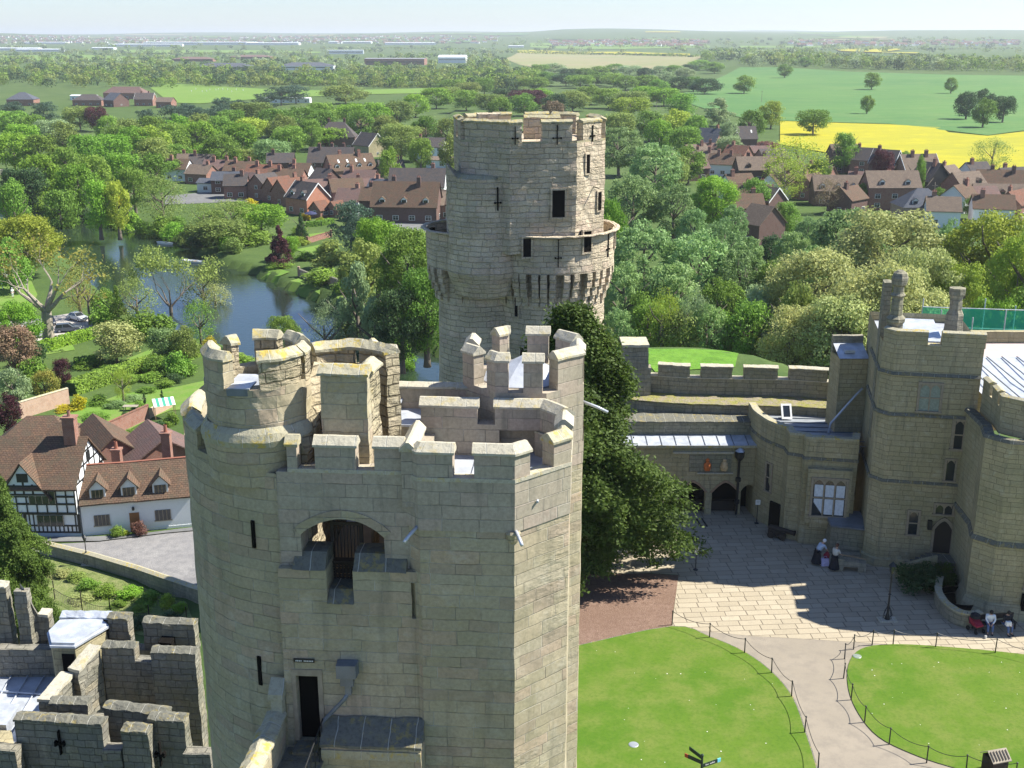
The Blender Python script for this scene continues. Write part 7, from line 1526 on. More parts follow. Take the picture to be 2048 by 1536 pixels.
# ---- old pollard with bare limbs
def branchy(loc,H,label,leafk,seed,spread=1.,lv=4,leafd=26,name='tree',rt0=.5,mat='bark'):
    rs=random.Random(seed); r=empty(name,loc); tag(r,label,'tree'); mb=MB(); tips=[]
    def br(p,d,L,rad,k):
        q=[p]; rr=[rad]; dd=d.copy()
        for i in range(3):
            dd=(dd+Vector((rs.uniform(-.22,.22),rs.uniform(-.22,.22),rs.uniform(-.05,.2)))).normalized(); q.append(q[-1]+dd*L/3); rr.append(rad*(1-.2*(i+1)))
        mb.tube(q,rr,7 if k>2 else 5,caps=False)
        if k<=1: tips.append(q[-1]); tips.append(q[2])
        if k==0: return
        for i in range(rs.choice([2,3]) if k>1 else 2):
            a=rs.uniform(0,2*PI); o=dd.orthogonal().normalized(); o=Matrix.Rotation(a,3,dd)@o; nd=(dd+o*rs.uniform(.45,.9)*spread).normalized()
            br(q[-1] if i<2 else q[2],nd,L*rs.uniform(.6,.82),rr[-1]*rs.uniform(.55,.8),k-1)
    q=[Vector((0,0,-.3)),Vector((0,0,H*.12)),Vector((.1,0,H*.3))]; mb.tube(q,[rt0*1.3,rt0,rt0*.85],9); 
    for i in range(5):
        a=i*2*PI/5+rs.uniform(-.3,.3); br(q[-1],Vector((cos(a)*.75,sin(a)*.5,rs.uniform(.5,1.1))).normalized(),H*.26,rt0*.55,lv-1)
    mb.build('trunk',M[mat],r,smooth=True,weld=False)
    rr=np.random.RandomState(seed); t=np.array([tuple(x) for x in tips]); k=leafd; C=np.repeat(t,k,0)+rr.normal(size=(len(t)*k,3))*np.array([.55,.55,.4])*H/17; N=rr.normal(size=C.shape); N[:,2]+=.6; N/=np.linalg.norm(N,axis=1)[:,None]
    keep=np.repeat(rr.uniform(size=len(t))<.75,k); C=C[keep];N=N[keep]
    me=quads_mesh('foliage',C,N,rr.uniform(.09,.2,len(C))*H/15,rr); me.materials.append(LEAF[leafk]); o=bpy.data.objects.new('crown',me); link(o,r); return r
p=gat(100,692); branchy(p,20,'old oak with thick bare grey limbs and tufts of rusty leaf by the car park','rust',4,1.15,4,7,'oak_tree',.95,'barkpale')
p=gat(345,665); branchy(p,17,'thinly leafed multi-stemmed tree standing in front of the river','olive',9,.8,5,9,'riverside_tree',.4)
p=gat(180,650); branchy(p,14,'slender bare tree right of the silver car','olive',12,.6,4,6,'riverside_tree',.22)
# ---- hedges
def hedge(pix,wd,h,kind,label):
    pts=[gat(*q) for q in pix]; o=empty('hedge',pts[0]); tag(o,label,'hedge'); rr=np.random.RandomState(int(pix[0][0])); C=[];N=[]
    for a,b in zip(pts,pts[1:]):
        L=(b-a).length; n=int(L*wd*90); t=rr.uniform(size=n); side=rr.randint(0,3,n); u=(b-a).normalized(); v=np.array([-u.y,u.x,0])
        base=np.array(a)+np.outer(t,np.array(b-a)); off=np.where(side==0,-wd/2,np.where(side==1,wd/2,rr.uniform(-wd/2,wd/2,n))); z=np.where(side==2,h,rr.uniform(0,h,n))
        c=base+off[:,None]*v; c[:,2]+=z+rr.normal(size=n)*.05; C.append(c); nn=np.where(side[:,None]==2,np.array([0,0,1.]),np.sign(off)[:,None]*v)+rr.normal(size=(n,3))*.4; N.append(nn/np.linalg.norm(nn,axis=1)[:,None])
    C=np.concatenate(C)-np.array(pts[0]); N=np.concatenate(N); me=quads_mesh('foliage',C,N,rr.uniform(.08,.18,len(C)),rr); me.materials.append(LEAF[kind]); q=bpy.data.objects.new('foliage',me); link(q,o)
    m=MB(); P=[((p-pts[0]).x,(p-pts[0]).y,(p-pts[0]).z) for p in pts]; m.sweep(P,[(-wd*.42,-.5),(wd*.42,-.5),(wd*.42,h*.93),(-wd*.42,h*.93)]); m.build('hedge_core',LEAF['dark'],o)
hedge([(140,790),(215,765),(280,745),(395,710)],2.6,1.9,'mid','long bright green clipped hedge crossing the garden above the lawn')
hedge([(60,710),(130,690),(215,668)],2.2,1.6,'bright','clipped hedge in front of the parked cars')
hedge([(150,735),(205,728)],1.6,1.5,'mid','short dark hedge left of the pale budding tree')
hedge([(600,455),(640,452),(665,446)],1.6,1.4,'mid','clipped hedge above the red trellis fence')
# ---- distant trees and woods
def far_trees():
    rs=np.random.RandomState(8); items=[]
    def add(px,py,h,w,k): 
        if any(a<px<b and c<py<c+d and rs.rand()<.9 for a,b,c,d in ((555,672,134,16),(722,935,122,20),(620,785,106,14),(385,500,136,12),(335,432,120,12),(460,545,114,10),(0,125,99,10),(300,480,88,8),(480,610,88,8),(190,225,97,8),(770,850,88,8),(650,730,85,8),(1000,1070,94,8))): return
        p=gat(px,py); items.append((p.x,p.y,p.z,h,w,k))
    for i in range(420): # left middle distance
        add(rs.uniform(-20,1010),rs.uniform(146,178)-rs.uniform(0,4),rs.uniform(9,14),rs.uniform(10,16),rs.randint(0,3))
    for i in range(620): add(rs.uniform(-20,1010),rs.uniform(104,150),rs.uniform(9,14),rs.uniform(11,18),rs.randint(0,4))
    for i in range(450): add(rs.uniform(-20,2060),rs.uniform(84,106) if rs.rand()<.55 else rs.uniform(78,90),rs.uniform(9,15),rs.uniform(14,30),rs.randint(0,4))
    for i in range(330): # wood beyond the wheat
        px=rs.uniform(1480,2070); add(px,rs.uniform(118,134)+(px-1480)*.02,rs.uniform(12,17),rs.uniform(12,18),rs.randint(0,4))
    for i in range(150): px=rs.uniform(1400,1640); add(px,rs.uniform(106,124),rs.uniform(12,17),rs.uniform(12,18),rs.randint(0,4))
    for i in range(60): add(rs.uniform(900,1080),rs.uniform(150,185),rs.uniform(11,15),rs.uniform(12,17),rs.randint(0,3))
    # hedgerows
    for (x0,y0,x1,y1,n) in ((0,126,380,118,70),(200,110,660,106,70),(1010,103,1400,115,60),(1030,107,1380,113,50),(1400,103,2048,98,80),(0,112,200,104,40),(1060,92,1420,96,50),(660,96,1000,99,50),(340,166,900,176,60)):
        for i in range(n): t=i/n; add(x0+(x1-x0)*t,y0+(y1-y0)*t,rs.uniform(3,7),rs.uniform(8,13),rs.randint(0,3))
    out={k:[[],[],[]] for k in range(4)}
    for x,y,z,h,w,k in items:
        if any(False for _ in ()): continue
        far=y>1800; n=42 if far else 110
        d=rs.normal(size=(n,3)); d[:,2]=d[:,2]*.9+.3; d/=np.linalg.norm(d,axis=1)[:,None]; lob=1+.22*np.sin(d[:,:1]*6+x)*np.cos(d[:,1:2]*5+y)
        C=np.array([x,y,z+h*.52])+d*lob*np.array([w/2,w/2,h*.5])*rs.uniform(.75,1.05,(n,1)); N=d+rs.normal(size=(n,3))*.45; N/=np.linalg.norm(N,axis=1)[:,None]
        out[k][0].append(C); out[k][1].append(N); out[k][2].append(rs.uniform(.7,1.3,n)*w*(.10 if far else .062))
    C=[];N=[];S_=[];mi=[]
    for k in range(4):
        c=np.concatenate(out[k][0]); C.append(c);N.append(np.concatenate(out[k][1]));S_.append(np.concatenate(out[k][2]));mi.append(np.full(len(c),k,dtype=np.int32))
    me=quads_mesh('distant_trees',np.concatenate(C),np.concatenate(N),np.concatenate(S_),rs)
    for k in ('mid','dark','olive','willow'): me.materials.append(LEAF[k])
    me.polygons.foreach_set('material_index',np.concatenate(mi)); o=bpy.data.objects.new('distant_trees',me); link(o); tag(o,'far woods and hedgerows spreading to the horizon','distant trees',kind='stuff')
far_trees()
# ---- labels: each tree is named by its kind, colour and the landmark next to it
LM=[(1055,480,'the round tower'),(260,1040,'the white cottage'),(60,980,'the timber-framed house'),(615,400,'the orange brick gable'),(697,345,'the house with white roof lights'),(672,270,'the large grey villa'),(738,300,'the stone gabled chapel'),(450,365,'the riverside terrace'),(835,395,'the half-timbered range'),(812,430,'the roof with three pale dormers'),(858,305,'the white-walled grey-roofed house'),
(1423,290,'the red brick slate-roofed gable'),(1487,275,'the roof-lit grey house'),(1440,335,'the tan terrace'),(1515,350,'the wide tan-brown roof'),(1528,460,'the steep tan gatehouse cottage'),(1700,320,'the tan hipped-gable house'),(1785,390,'the tall red brick house'),(1850,415,'the mansard roof'),(2000,390,'the long dark roof at the right edge'),
(40,195,'the dark slate hipped building'),(250,185,'the long pink-tiled school'),(575,200,'the white pavilion'),(420,185,'the cricket field'),(1200,115,'the ploughed field'),(1700,190,'the green wheat field'),(1800,280,'the yellow rape field'),(1440,745,'the curtain wall'),(1800,560,'the ornate chimney'),(1950,600,'the green netting'),(100,660,'the parked cars'),(250,830,'the garden lawn'),(230,760,'the clipped garden hedge'),(90,810,'the pink garden wall'),(400,590,'the river reach'),(560,560,'the riverside lawns'),(700,640,'the river corner'),(280,1130,'the cobbled road'),(260,1210,'the rough bank below the road'),(200,430,'the dark river bend'),(10,345,'the bridge parapet'),(20,580,'the croquet lawn'),(640,490,'the red trellis fence'),(300,270,'the riverside wood'),(100,290,'the wood at the left'),(1300,420,'the poplar grove'),(1700,520,'the budding grove'),(1050,170,'the wood behind the round tower'),(1250,160,'the dark wood edge')]
from collections import defaultdict
gr=defaultdict(list)
for r_,kind,shape,px,label,name in TREES:
    if label or px is None: continue
    x,y=px[0],px[1]; l=min(LM,key=lambda q:math.hypot(q[0]-x,(q[1]-y)*1.3)); dx,dy=l[0]-x,l[1]-y
    rel='left of' if dx>abs(dy) else 'right of' if -dx>abs(dy) else 'in front of' if dy<0 else 'beyond'
    base='%s %s %s'%(WORDS[kind],SHW[shape],'shrub' if (shape=='low' or name=='shrub') else 'tree'); gr[(base,rel,l[2])].append((x,y,r_))
ORD=['first','second','third','fourth','fifth','sixth','seventh','eighth','ninth','tenth','eleventh','twelfth','thirteenth','fourteenth','fifteenth']
for (base,rel,l),L in gr.items():
    L.sort(key=lambda q:(q[0],q[1])); n=len(L)
    for i,(x,y,r_) in enumerate(L):
        r_['label']='%s %s %s'%(base,rel,l)+('' if n==1 else ', leftmost of %d'%n if i==0 else ', rightmost of %d'%n if i==n-1 else ', %s from the left'%ORD[min(i,11)])
        sh='shrub' in base; r_['group']='garden and bank shrubs' if sh else 'trees across the valley'
        if sh: r_.name='shrub'; r_['category']='shrub'
        elif 'flat' in base: r_.name='cedar_tree'
        elif base.startswith('golden'): r_.name='golden_tree'

sheet('rough_bank',[gat(*q)[:2] for q in [(90,1112),(180,1138),(270,1166),(372,1204),(400,1270),(250,1262),(120,1240),(60,1200)]],M['roughgrass'],.06,2,kind='stuff'); tag(bpy.data.objects['rough_bank'],'rough yellowing grass on the bank below the road','grass')
def tomesh(o):
    dg=bpy.context.evaluated_depsgraph_get(); me=bpy.data.meshes.new_from_object(o.evaluated_get(dg)); old=o.data; o.modifiers.clear(); o.data=me; bpy.data.meshes.remove(old)
def skin_mesh(name,joints,edges,radii,mat,sub=1,root=0):
    me=bpy.data.meshes.new(name); me.from_pydata([tuple(j) for j in joints],edges,[]); o=bpy.data.objects.new(name,me); COL.objects.link(o)
    m=o.modifiers.new('s','SKIN'); m.use_smooth_shade=True; sk=me.skin_vertices[0].data
    for i,r in enumerate(radii): sk[i].radius=(r,r*.9)
    sk[root].use_root=True
    if sub: s=o.modifiers.new('d','SUBSURF'); s.levels=sub; s.render_levels=sub
    bpy.context.view_layer.update(); tomesh(o); o.data.materials.clear(); o.data.materials.append(mat); COL.objects.unlink(o); return o
SKIN=plain('skin',(.5,.3,.21),.6); HAIRD=plain('dark_hair',(.02,.015,.012),.6)
def cloth(name,c): return plain(name,c,.85,var=.15,sc=8)
def person(loc,rz,pose,label,top,bottom,hair=HAIRD,shoe=None,group=None,scale=1.,headcover=None,skirt=None,coat=False):
    r=empty('person',loc,rz); r.scale=(scale,)*3; tag(r,label,'person',group)
    # local: faces +y ; joints by pose
    P=pose; J={}
    hip=Vector(P.get('hip',(0,0,.92))); sh=Vector(P.get('sh',(0,.0,1.42))); neck=sh+Vector(P.get('nk',(0,.02,.09))); head=neck+Vector(P.get('hd',(0,.03,.14)))
    V=[hip];R_=[.13];E=[]
    def add(p,r,k): V.append(Vector(p)); R_.append(r); E.append((k,len(V)-1)); return len(V)-1
    mid=add(hip.lerp(sh,.5),.125,0); chest=add(sh-(sh-hip)*.12,.14,mid); nk=add(neck,.05,chest); hd0=add(neck.lerp(head,.35),.065,nk); hd=add(head,.092,hd0); tp_=add(head+(head-neck).normalized()*.07,.07,hd); ns=add(head+Vector((0,.085,-.01)),.02,hd)
    hands=[]
    for s,side in ((-1,'l'),(1,'r')):
        a=add(sh+Vector((s*.19,0,-.02)),.06,chest); el=P.get('el'+side,(s*.25,.02,1.12)); hn=P.get('hn'+side,(s*.24,.12,.88)); e=add(el,.042,a); h=add(hn,.03,e); d=(Vector(hn)-Vector(el)).normalized(); pm=add(Vector(hn)+d*.06,.03,h); hands.append((Vector(hn),d))
        o_=d.orthogonal().normalized()
        for k,(f,L) in enumerate(((-.024,.07),(-.008,.08),(.008,.078),(.024,.065))): add(Vector(hn)+d*(.07+L)+o_*f*1.3-Vector((0,0,.015)),.008,pm)
        add(Vector(hn)+d*.06+o_*.05+Vector((0,0,.01)),.009,h)
        kn=P.get('kn'+side,(s*.1,.02,.5)); ft=P.get('ft'+side,(s*.1,-.02,.08)); l=add(hip+Vector((s*.1,0,-.03)),.085,0); k_=add(kn,.06,l); f_=add(ft,.042,k_); add(Vector(ft)+Vector((0,.15,-.04)),.04,f_)
    body=skin_mesh('body',V,E,R_,SKIN,1); link(body,r)
    # hair or headscarf
    m=MB(); d=(head-neck).normalized(); 
    me=bpy.data.meshes.new('hair'); bm=bmesh.new(); bmesh.ops.create_icosphere(bm,subdivisions=2,radius=.112,matrix=Matrix.Translation(head+d*.035-Vector((0,.025,0)))@Matrix.Diagonal((.95,1.05,1.1,1)))
    bm.to_mesh(me); bm.free(); me.materials.append(headcover or hair); me.polygons.foreach_set('use_smooth',[True]*len(me.polygons)); h=bpy.data.objects.new('headscarf' if headcover else 'hair',me); link(h,r)
    # shirt
    S=[hip+Vector((0,0,.04)),hip.lerp(sh,.5),sh-(sh-hip)*.1,sh+Vector((0,0,.03))]; VV=list(S); RR=[.2,.19,.215,.11]; EE=[(0,1),(1,2),(2,3)]
    for s,side in ((-1,'l'),(1,'r')):
        VV.append(sh+Vector((s*.2,0,-.02))); RR.append(.09); EE.append((2,len(VV)-1)); VV.append(Vector(P.get('el'+side,(s*.25,.02,1.12)))); RR.append(.056); EE.append((len(VV)-2,len(VV)-1))
        if coat: VV.append(Vector(P.get('hn'+side,(s*.24,.12,.88)))); RR.append(.042); EE.append((len(VV)-2,len(VV)-1))
    sh_=skin_mesh('shirt',VV,EE,RR,top,1,0); link(sh_,r)
    VV=[hip+Vector((0,0,.07))];RR=[.19];EE=[]
    for s,side in ((-1,'l'),(1,'r')):
        VV.append(hip+Vector((s*.1,0,-.04))); RR.append(.125); EE.append((0,len(VV)-1)); VV.append(Vector(P.get('kn'+side,(s*.1,.02,.5)))); RR.append(.078); EE.append((len(VV)-2,len(VV)-1)); VV.append(Vector(P.get('ft'+side,(s*.1,-.02,.08)))+Vector((0,0,.05))); RR.append(.06); EE.append((len(VV)-2,len(VV)-1))
    t=skin_mesh('trousers',VV,EE,RR,bottom,1,0); link(t,r)
    for s,side in ((-1,'l'),(1,'r')):
        ft=Vector(P.get('ft'+side,(s*.1,-.02,.08))); m=MB(); m.tube([ft+Vector((0,-.05,-.035)),ft+Vector((0,.08,-.04)),ft+Vector((0,.2,-.045))],[.045,.05,.03],8); m.build('shoe',shoe or M['black'],r,smooth=True)
    if skirt:
        m=MB(); m.lathe([(.17,hip.z+.14),(.24,hip.z-.3),(.34,.14)],(hip.x,hip.y),18); m.build('skirt',skirt,r,smooth=True)
    return r
C1=cloth('lavender_cloth',(.55,.5,.72)); CW=cloth('white_cloth',(.75,.75,.75)); CB1=cloth('pale_blue_cloth',(.42,.5,.62)); CK=cloth('black_cloth',(.015,.015,.02)); CJ=cloth('blue_jeans',(.09,.14,.27)); CRD=cloth('dark_red_cloth',(.3,.02,.04)); CC=cloth('cream_cloth',(.6,.57,.5))
p=xy(1636,1128,0)
person((p[0],p[1],0),R(-70),dict(hip=(0,-.12,.86),sh=(0,.22,1.28),hd=(0,.1,.1),ell=(-.22,.38,1.02),hnl=(-.14,.55,.86),elr=(.22,.38,1.02),hnr=(.14,.55,.84)),'bending person in white headscarf and pale shawl holding a red bag in the courtyard',CB1,CK,headcover=CW,skirt=CK,coat=False,scale=1.08)
e=empty('bag',(p[0]+.55,p[1]+.1,.35)); tag(e,'dark red bag held by the bending person in the headscarf','bag'); m=MB(); m.lathe([(.02,-.1),(.19,0),(.2,.25),(.1,.42),(.03,.48)],(0,0),12); m.build('bag_body',CRD,e,rough=(.15,.02),smooth=True)
e=empty('carrier_bag',(p[0]+.35,p[1]-.3,.03)); tag(e,'lavender-white carrier bag on the paving at the bending person\'s feet','bag'); m=MB(); m.prism([(-.24,-.12),(.24,-.12),(.24,.12),(-.24,.12)],0,.5); m.build('bag_body',C1,e,rough=(.12,.05,4)); m=MB(); m.tube([(-.12,0,.48),(-.08,0,.66),(.08,0,.66),(.12,0,.48)],.012,5); m.build('handle',C1,e)
p=xy(1668,1140,0)
person((p[0],p[1],0),R(-60),dict(hip=(0,-.02,.9),sh=(0,.06,1.38),elr=(.22,.2,1.12),hnr=(.14,.45,.95),ell=(-.24,.1,1.1),hnl=(-.2,.25,.9)),'standing person in cream top and long black skirt beside the stone trough',CC,CK,hair=plain('brown_hair',(.12,.05,.03),.6),skirt=CK,scale=1.06)
# old stone mounting trough and timber
p=xy(1700,1140,0); e=empty('stone_trough',(p[0],p[1],0),R(-12)); tag(e,'old stone trough on two end blocks with a pole resting across it','trough')
m=MB(); m.prism([(-.95,-.3),(-.45,-.35),(-.45,.35),(-.95,.3)],0,.85); m.build('end_block',M['curtain'],e,rough=(.2,.03)); m=MB(); m.prism([(.45,-.3),(.95,-.3),(.95,.3),(.45,.3)],0,.7); m.build('end_block',M['curtain'],e,rough=(.2,.03)); m=MB(); m.prism([(-.45,-.32),(.45,-.28),(.45,.28),(-.45,.32)],.35,.75); m.build('basin',M['curtain'],e,rough=(.2,.03))
e=empty('wooden_pole',(p[0],p[1],0),R(-12)); tag(e,'pale wooden pole leaning over the stone trough','pole'); m=MB(); m.tube([(-1.1,-.1,1.15),(1.0,.1,.78)],.035,8); m.build('pole',M['timber'],e)
def seated(loc,rz,label,top,bottom,**k):
    return person(loc,rz,dict(hip=(0,0,.52),sh=(0,.08,1.0),hd=(0,.08,.11),knl=(-.12,.45,.5),ftl=(-.12,.45,.08),knr=(.12,.45,.5),ftr=(.12,.5,.08),ell=(-.24,.2,.78),hnl=(-.1,.4,.62),elr=(.24,.2,.78),hnr=(.1,.4,.62)),label,top,bottom,**k)
b=xy(1990,1262,0); e=empty('bench',(b[0],b[1]+.25,0),R(188)); tag(e,'dark bench against the plinth of the polygonal tower, under two seated people','bench')
m=MB(); m.box(-1.3,1.3,-.2,.25,.40,.45); m.build('seat',M['timberdark'],e); m=MB(); m.box(-1.3,1.3,-.26,-.2,.55,.85); m.build('backrest',M['timberdark'],e)
for x in (-1.2,1.2):
    for y in (-.2,.2): m=MB(); m.box(x-.04,x+.04,y-.04,y+.04,0,.4); m.build('leg',M['timberdark'],e)
seated((b[0]-.35,b[1]+.05,.0),R(165),'seated person in white hooded top and pale jeans on the bench by the tower',CW,CJ,coat=True,scale=1.05)
seated((b[0]+.55,b[1]-.02,.0),R(190),'seated person in dark jacket and blue jeans with a white bag on their lap',CK,CJ,coat=True,scale=1.05)
e=empty('bag',(b[0]+.52,b[1]-.42,.58)); tag(e,'white paper bag on the lap of the dark-jacketed person','bag'); m=MB(); m.prism([(-.15,-.1),(.15,-.1),(.15,.1),(-.15,.1)],0,.26); m.build('bag_body',CW,e,rough=(.1,.03,5))
e=empty('pushchair',(b[0]-1.15,b[1]-.05,0),R(20)); tag(e,'dark red and black pushchair parked left of the seated people','pushchair')
m=MB(); m.prism([(-.25,-.3),(.25,-.3),(.25,.35),(-.25,.35)],.42,[.5,.5,.85,.85]); m.build('seat',CRD,e); m=MB(); m.lathe([(.3,.85),(.27,1.02),(.1,1.12),(0,1.12)],(0,.15),12); m.build('hood',CK,e)
for x in (-.27,.27):
    for y in (-.32,.34): m=MB(); m.M=Matrix.Translation((x,y,.13))@Matrix.Rotation(PI/2,4,'Y'); m.lathe([(.05,-.025),(.13,-.025),(.13,.025),(.05,.025)],(0,0),12); m.build('wheel',M['black'],e)
    m=MB(); m.tube([(x,-.32,.13),(x,.34,.6),(x,.55,1.05)],.015,5); m.build('frame',M['black'],e)
p=xy(1971,1277,0); e=empty('paper_cup',(p[0],p[1],0.02)); tag(e,'tiny white paper cup on the paving in front of the pushchair','cup'); m=MB(); m.lathe([(0,.0),(.05,0),(.065,.16),(.05,.16)],(0,0),10); m.build('cup_body',M['white'],e)
# rope barrier posts and ropes
def post(h=1.0):
    m=MB(); m.lathe([(.035,0),(.03,h-.06),(.045,h-.05),(.045,h),(0,h+.02)],(0,0),8); return m
pst=None
def barrier(pix,side,ordn,z=0.):
    global pst; pts=[Vector((*xy(a,b,0),0.)) for a,b in pix]
    for i,q in enumerate(pts):
        if pst is None: pst=post(.95).build('barrier_post',M['black']); o=pst
        else: o=pst.copy(); COL.objects.link(o)
        o.location=q; o.rotation_euler=(rt.uniform(-.03,.03),rt.uniform(-.03,.03),0)
        tag(o,ordn(i,len(pts)),'post','slim black rope posts round the lawns')
    for i,(a,b) in enumerate(zip(pts,pts[1:])):
        L=(b-a).length; sg=.16+.025*L; m=MB(); m.tube([a+(b-a)*t+Vector((0,0,.9-sg*4*t*(1-t))) for t in [k/10 for k in range(11)]],.016,5,caps=False); o=m.build('barrier_rope',M['black']); tag(o,'dark rope sagging between the %s and %s posts, %s lawn'%(ORD[i],ORD[i+1],side),'rope','ropes hung between the lawn posts')
barrier([(1344,1250),(1419,1276),(1489,1307),(1543,1347),(1583,1394),(1609,1466),(1636,1540)],'left',lambda i,n:'slim black rope post on the left lawn edge, %s from the mulch bed'%ORD[i])
barrier([(2100,1335),(1990,1307),(1871,1295),(1786,1289),(1744,1290),(1707,1299),(1689,1318),(1687,1357),(1702,1400),(1729,1445),(1778,1489),(1853,1526),(1932,1545),(2030,1560)],'right',lambda i,n:'slim black rope post round the right lawn, %s anticlockwise from the right frame edge'%ORD[i])
# ground light covers
for (a,b,lb) in ((1267,1491,'round pale inspection cover set in the left lawn'),(1714,1314,'round pale green cover at the tip of the right lawn')):
    p=xy(a,b,0); m=MB(); m.lathe([(.25,.052),(.22,.075),(.1,.085),(0,.088)],p,20); o=m.build('inspection_cover',M['leadmid'] if a<1500 else M['greenpane']); tag(o,lb,'cover')
# fingerpost
p=at(1408,1640,0); p=Vector((*xy(1398,1632,0),0)); e=empty('fingerpost',p); tag(e,'dark green fingerpost sign with coloured arm tips on the left lawn','signpost')
gm=plain('dark_green_paint',(.01,.03,.018),.5); m=MB(); m.lathe([(.06,0),(.05,3.05),(.065,3.07),(.065,3.14),(0,3.2)],(0,0),10); m.build('post',gm,e)
for z,a,L,tc,txt in ((2.98,R(122),.85,None,0),(2.74,R(140),.85,(.35,.06,.02),0),(2.56,R(28),1.0,(.15,.6,.7),1),(2.33,R(-12),1.0,(.7,.42,.03),1),(2.18,R(210),1.0,(.35,.1,.04),1)):
    m=MB(); m.M=Matrix.Translation((0,0,z))@Matrix.Rotation(a,4,'Z'); m.box(.06,L-.15 if tc else L,-.015,.015,-.09,.09); ar=m.build('sign_arm',gm,e)
    if tc: m=MB(); m.M=Matrix.Translation((0,0,z))@Matrix.Rotation(a,4,'Z'); m.prism([(L-.15,-.018),(L+.02,-.018),(L+.02,.018),(L-.15,.018)],-.09,.09); m.build('coloured_tip',plain('tip_paint',tc,.5),ar)
    if txt:
        for yy in (-.018,.0165):
            m=MB(); m.M=Matrix.Translation((0,0,z))@Matrix.Rotation(a,4,'Z')
            for k in range(9):
                if k in (3,): continue
                m.box(.2+k*.058,.2+k*.058+.035,yy,yy+.0015,-.025,.025+(.02 if k%3==0 else 0))
            m.build('lettering',M['white'],ar)
# litter bin
p=xy(1987,1548,0); e=empty('litter_bin',(p[0],p[1],0),R(15)); tag(e,'wooden litter bin with slatted pitched lid at the bottom right edge','litter bin')
bm_=M['barkpale']; m=MB(); m.box(-.42,.42,-.38,.38,0,.95); m.build('bin_body',M['timberdark'],e)
m=MB()
for s in (-1,1):
    a=[(-.5,s*.48,.92),(.5,s*.48,.92),(.5,0,1.3),(-.5,0,1.3)]; a=a[::-1] if s==1 else a; u=[(x,y,z+.04) for x,y,z in a]; m.face(u); m.face(a[::-1])
    for i in range(4): j=(i+1)%4; m.face([a[i],a[j],u[j],u[i]])
l=m.build('lid',bm_,e); m=MB()
for i in range(6): x=-.42+i*.16; m.M=Matrix.Translation((x,-.26,1.16))@Matrix.Rotation(math.atan2(.38,.48),4,'X'); m.box(0,.03,-.22,.24,.0,.03)
m.build('slat',M['timberdark'],l)
# courtyard lamp post
def lamp(loc,h,label,name='lamp_post'):
    e=empty(name,loc); tag(e,label,'lamp post'); m=MB(); m.box(-.55,.55,-.3,.3,0,.1); m.build('base_slab',M['cap'],e)
    m=MB(); m.lathe([(.16,.1),(.13,.3),(.07,.5),(.05,h*.45),(.09,h*.46),(.045,h*.48),(.04,h-.62)],(0,0),10); m.build('column',M['black'],e)
    for a in range(4): m=MB(); m.M=Matrix.Rotation(a*PI/2+.4,4,'Z'); m.tube([(.1,0,.15),(.33,0,.25),(.25,0,.55),(.06,0,.95)],.02,6); m.build('scroll_bracket',M['black'],e)
    m=MB(); m.lathe([(.1,h-.62),(.2,h-.15),(.0,h-.15)],(0,0),6); m.build('lantern_glass',M['glass'],e); m=MB(); m.lathe([(.24,h-.15),(.12,h),(.03,h+.1),(0,h+.16)],(0,0),6); m.build('lantern_roof',M['black'],e); return e
p=xy(1774,1241,0); lamp((p[0],p[1],0),3.7,'black iron lamp post with scroll brackets on a stone slab in the shaded courtyard')
p=gat(175,1130); lamp((p.x,p.y,p.z),3.0,'small black lantern post behind the roadside wall')
# little signs
for (a,b,h,lb) in ((1391,1140,1.5,'thin post with a small white notice at the sunlit corner of the paving'),(1513,1047,1.7,'thin post with a small white notice by the curved wall')):
    p=xy(a,b,0); e=empty('notice_post',(p[0],p[1],0)); tag(e,lb,'sign'); m=MB(); m.lathe([(.16,0.01),(.16,.05),(.03,.06),(.025,h)],(0,0),10); m.build('post',M['black'],e); m=MB(); m.box(-.17,.17,-.04,-.02,h-.25,h+.12); n_=m.build('notice_board',M['white'],e)
    m=MB()
    for k in range(3): m.box(-.11,.11,-.044,-.0405,h-.13+k*.07,h-.115+k*.07)
    m.build('printed_line',M['black'],n_)
# cannon
def cannon(loc,rz,label):
    e=empty('cannon',loc,rz); tag(e,label,'cannon'); m=MB(); m.M=Matrix.Translation((0,0,.62))@Matrix.Rotation(R(92),4,'Y'); m.lathe([(.0,-.9),(.07,-.88),(.19,-.75),(.2,-.2),(.17,.1),(.15,.9),(.19,.95),(.19,1.02),(.08,1.02),(.07,.9)],(0,0),14); m.build('barrel',M['timberdark'],e,smooth=True)
    m=MB(); m.box(-.8,.45,-.26,-.18,.2,.6); m.box(-.8,.45,.18,.26,.2,.6); m.box(-.8,.4,-.2,.2,.2,.28); m.build('carriage',M['timberdark'],e)
    for x in (-.55,.25):
        for s in (-1,1): m=MB(); m.M=Matrix.Translation((x,s*.36,.24))@Matrix.Rotation(PI/2,4,'X'); m.lathe([(0,-.05),(.24,-.05),(.24,.05),(0,.05)],(0,0),14); m.build('wheel',M['timberdark'],e)
    return e
p=xy(1560,1076,0); cannon((p[0],p[1],0),R(-32),'dark old cannon on a timber carriage by the curved wall')
p=xy(1598,1084,0); m=MB(); m.tube([(0,0,.16),(.9,.1,.14)],.15,12); e=empty('log_drum',(p[0],p[1],0)); tag(e,'short rusty-ended timber drum lying right of the cannon','drum'); m.build('drum_body',M['door'],e,smooth=True)
for i,(a,b,c,d) in enumerate(((1393,1040,1403,1055),(1404,1039,1414,1054))):
    q0=xy(a,b,0);q1=xy(c,d,0); m=MB(); m.tube([(*q0,.06),(*q1,.06)],.05,6); o=m.build('ground_rail',M['timberdark']); tag(o,'dark rail laid on the paving by the arches, %s of two'%('left' if i==0 else 'right'),'rail','rails on the paving by the arches')
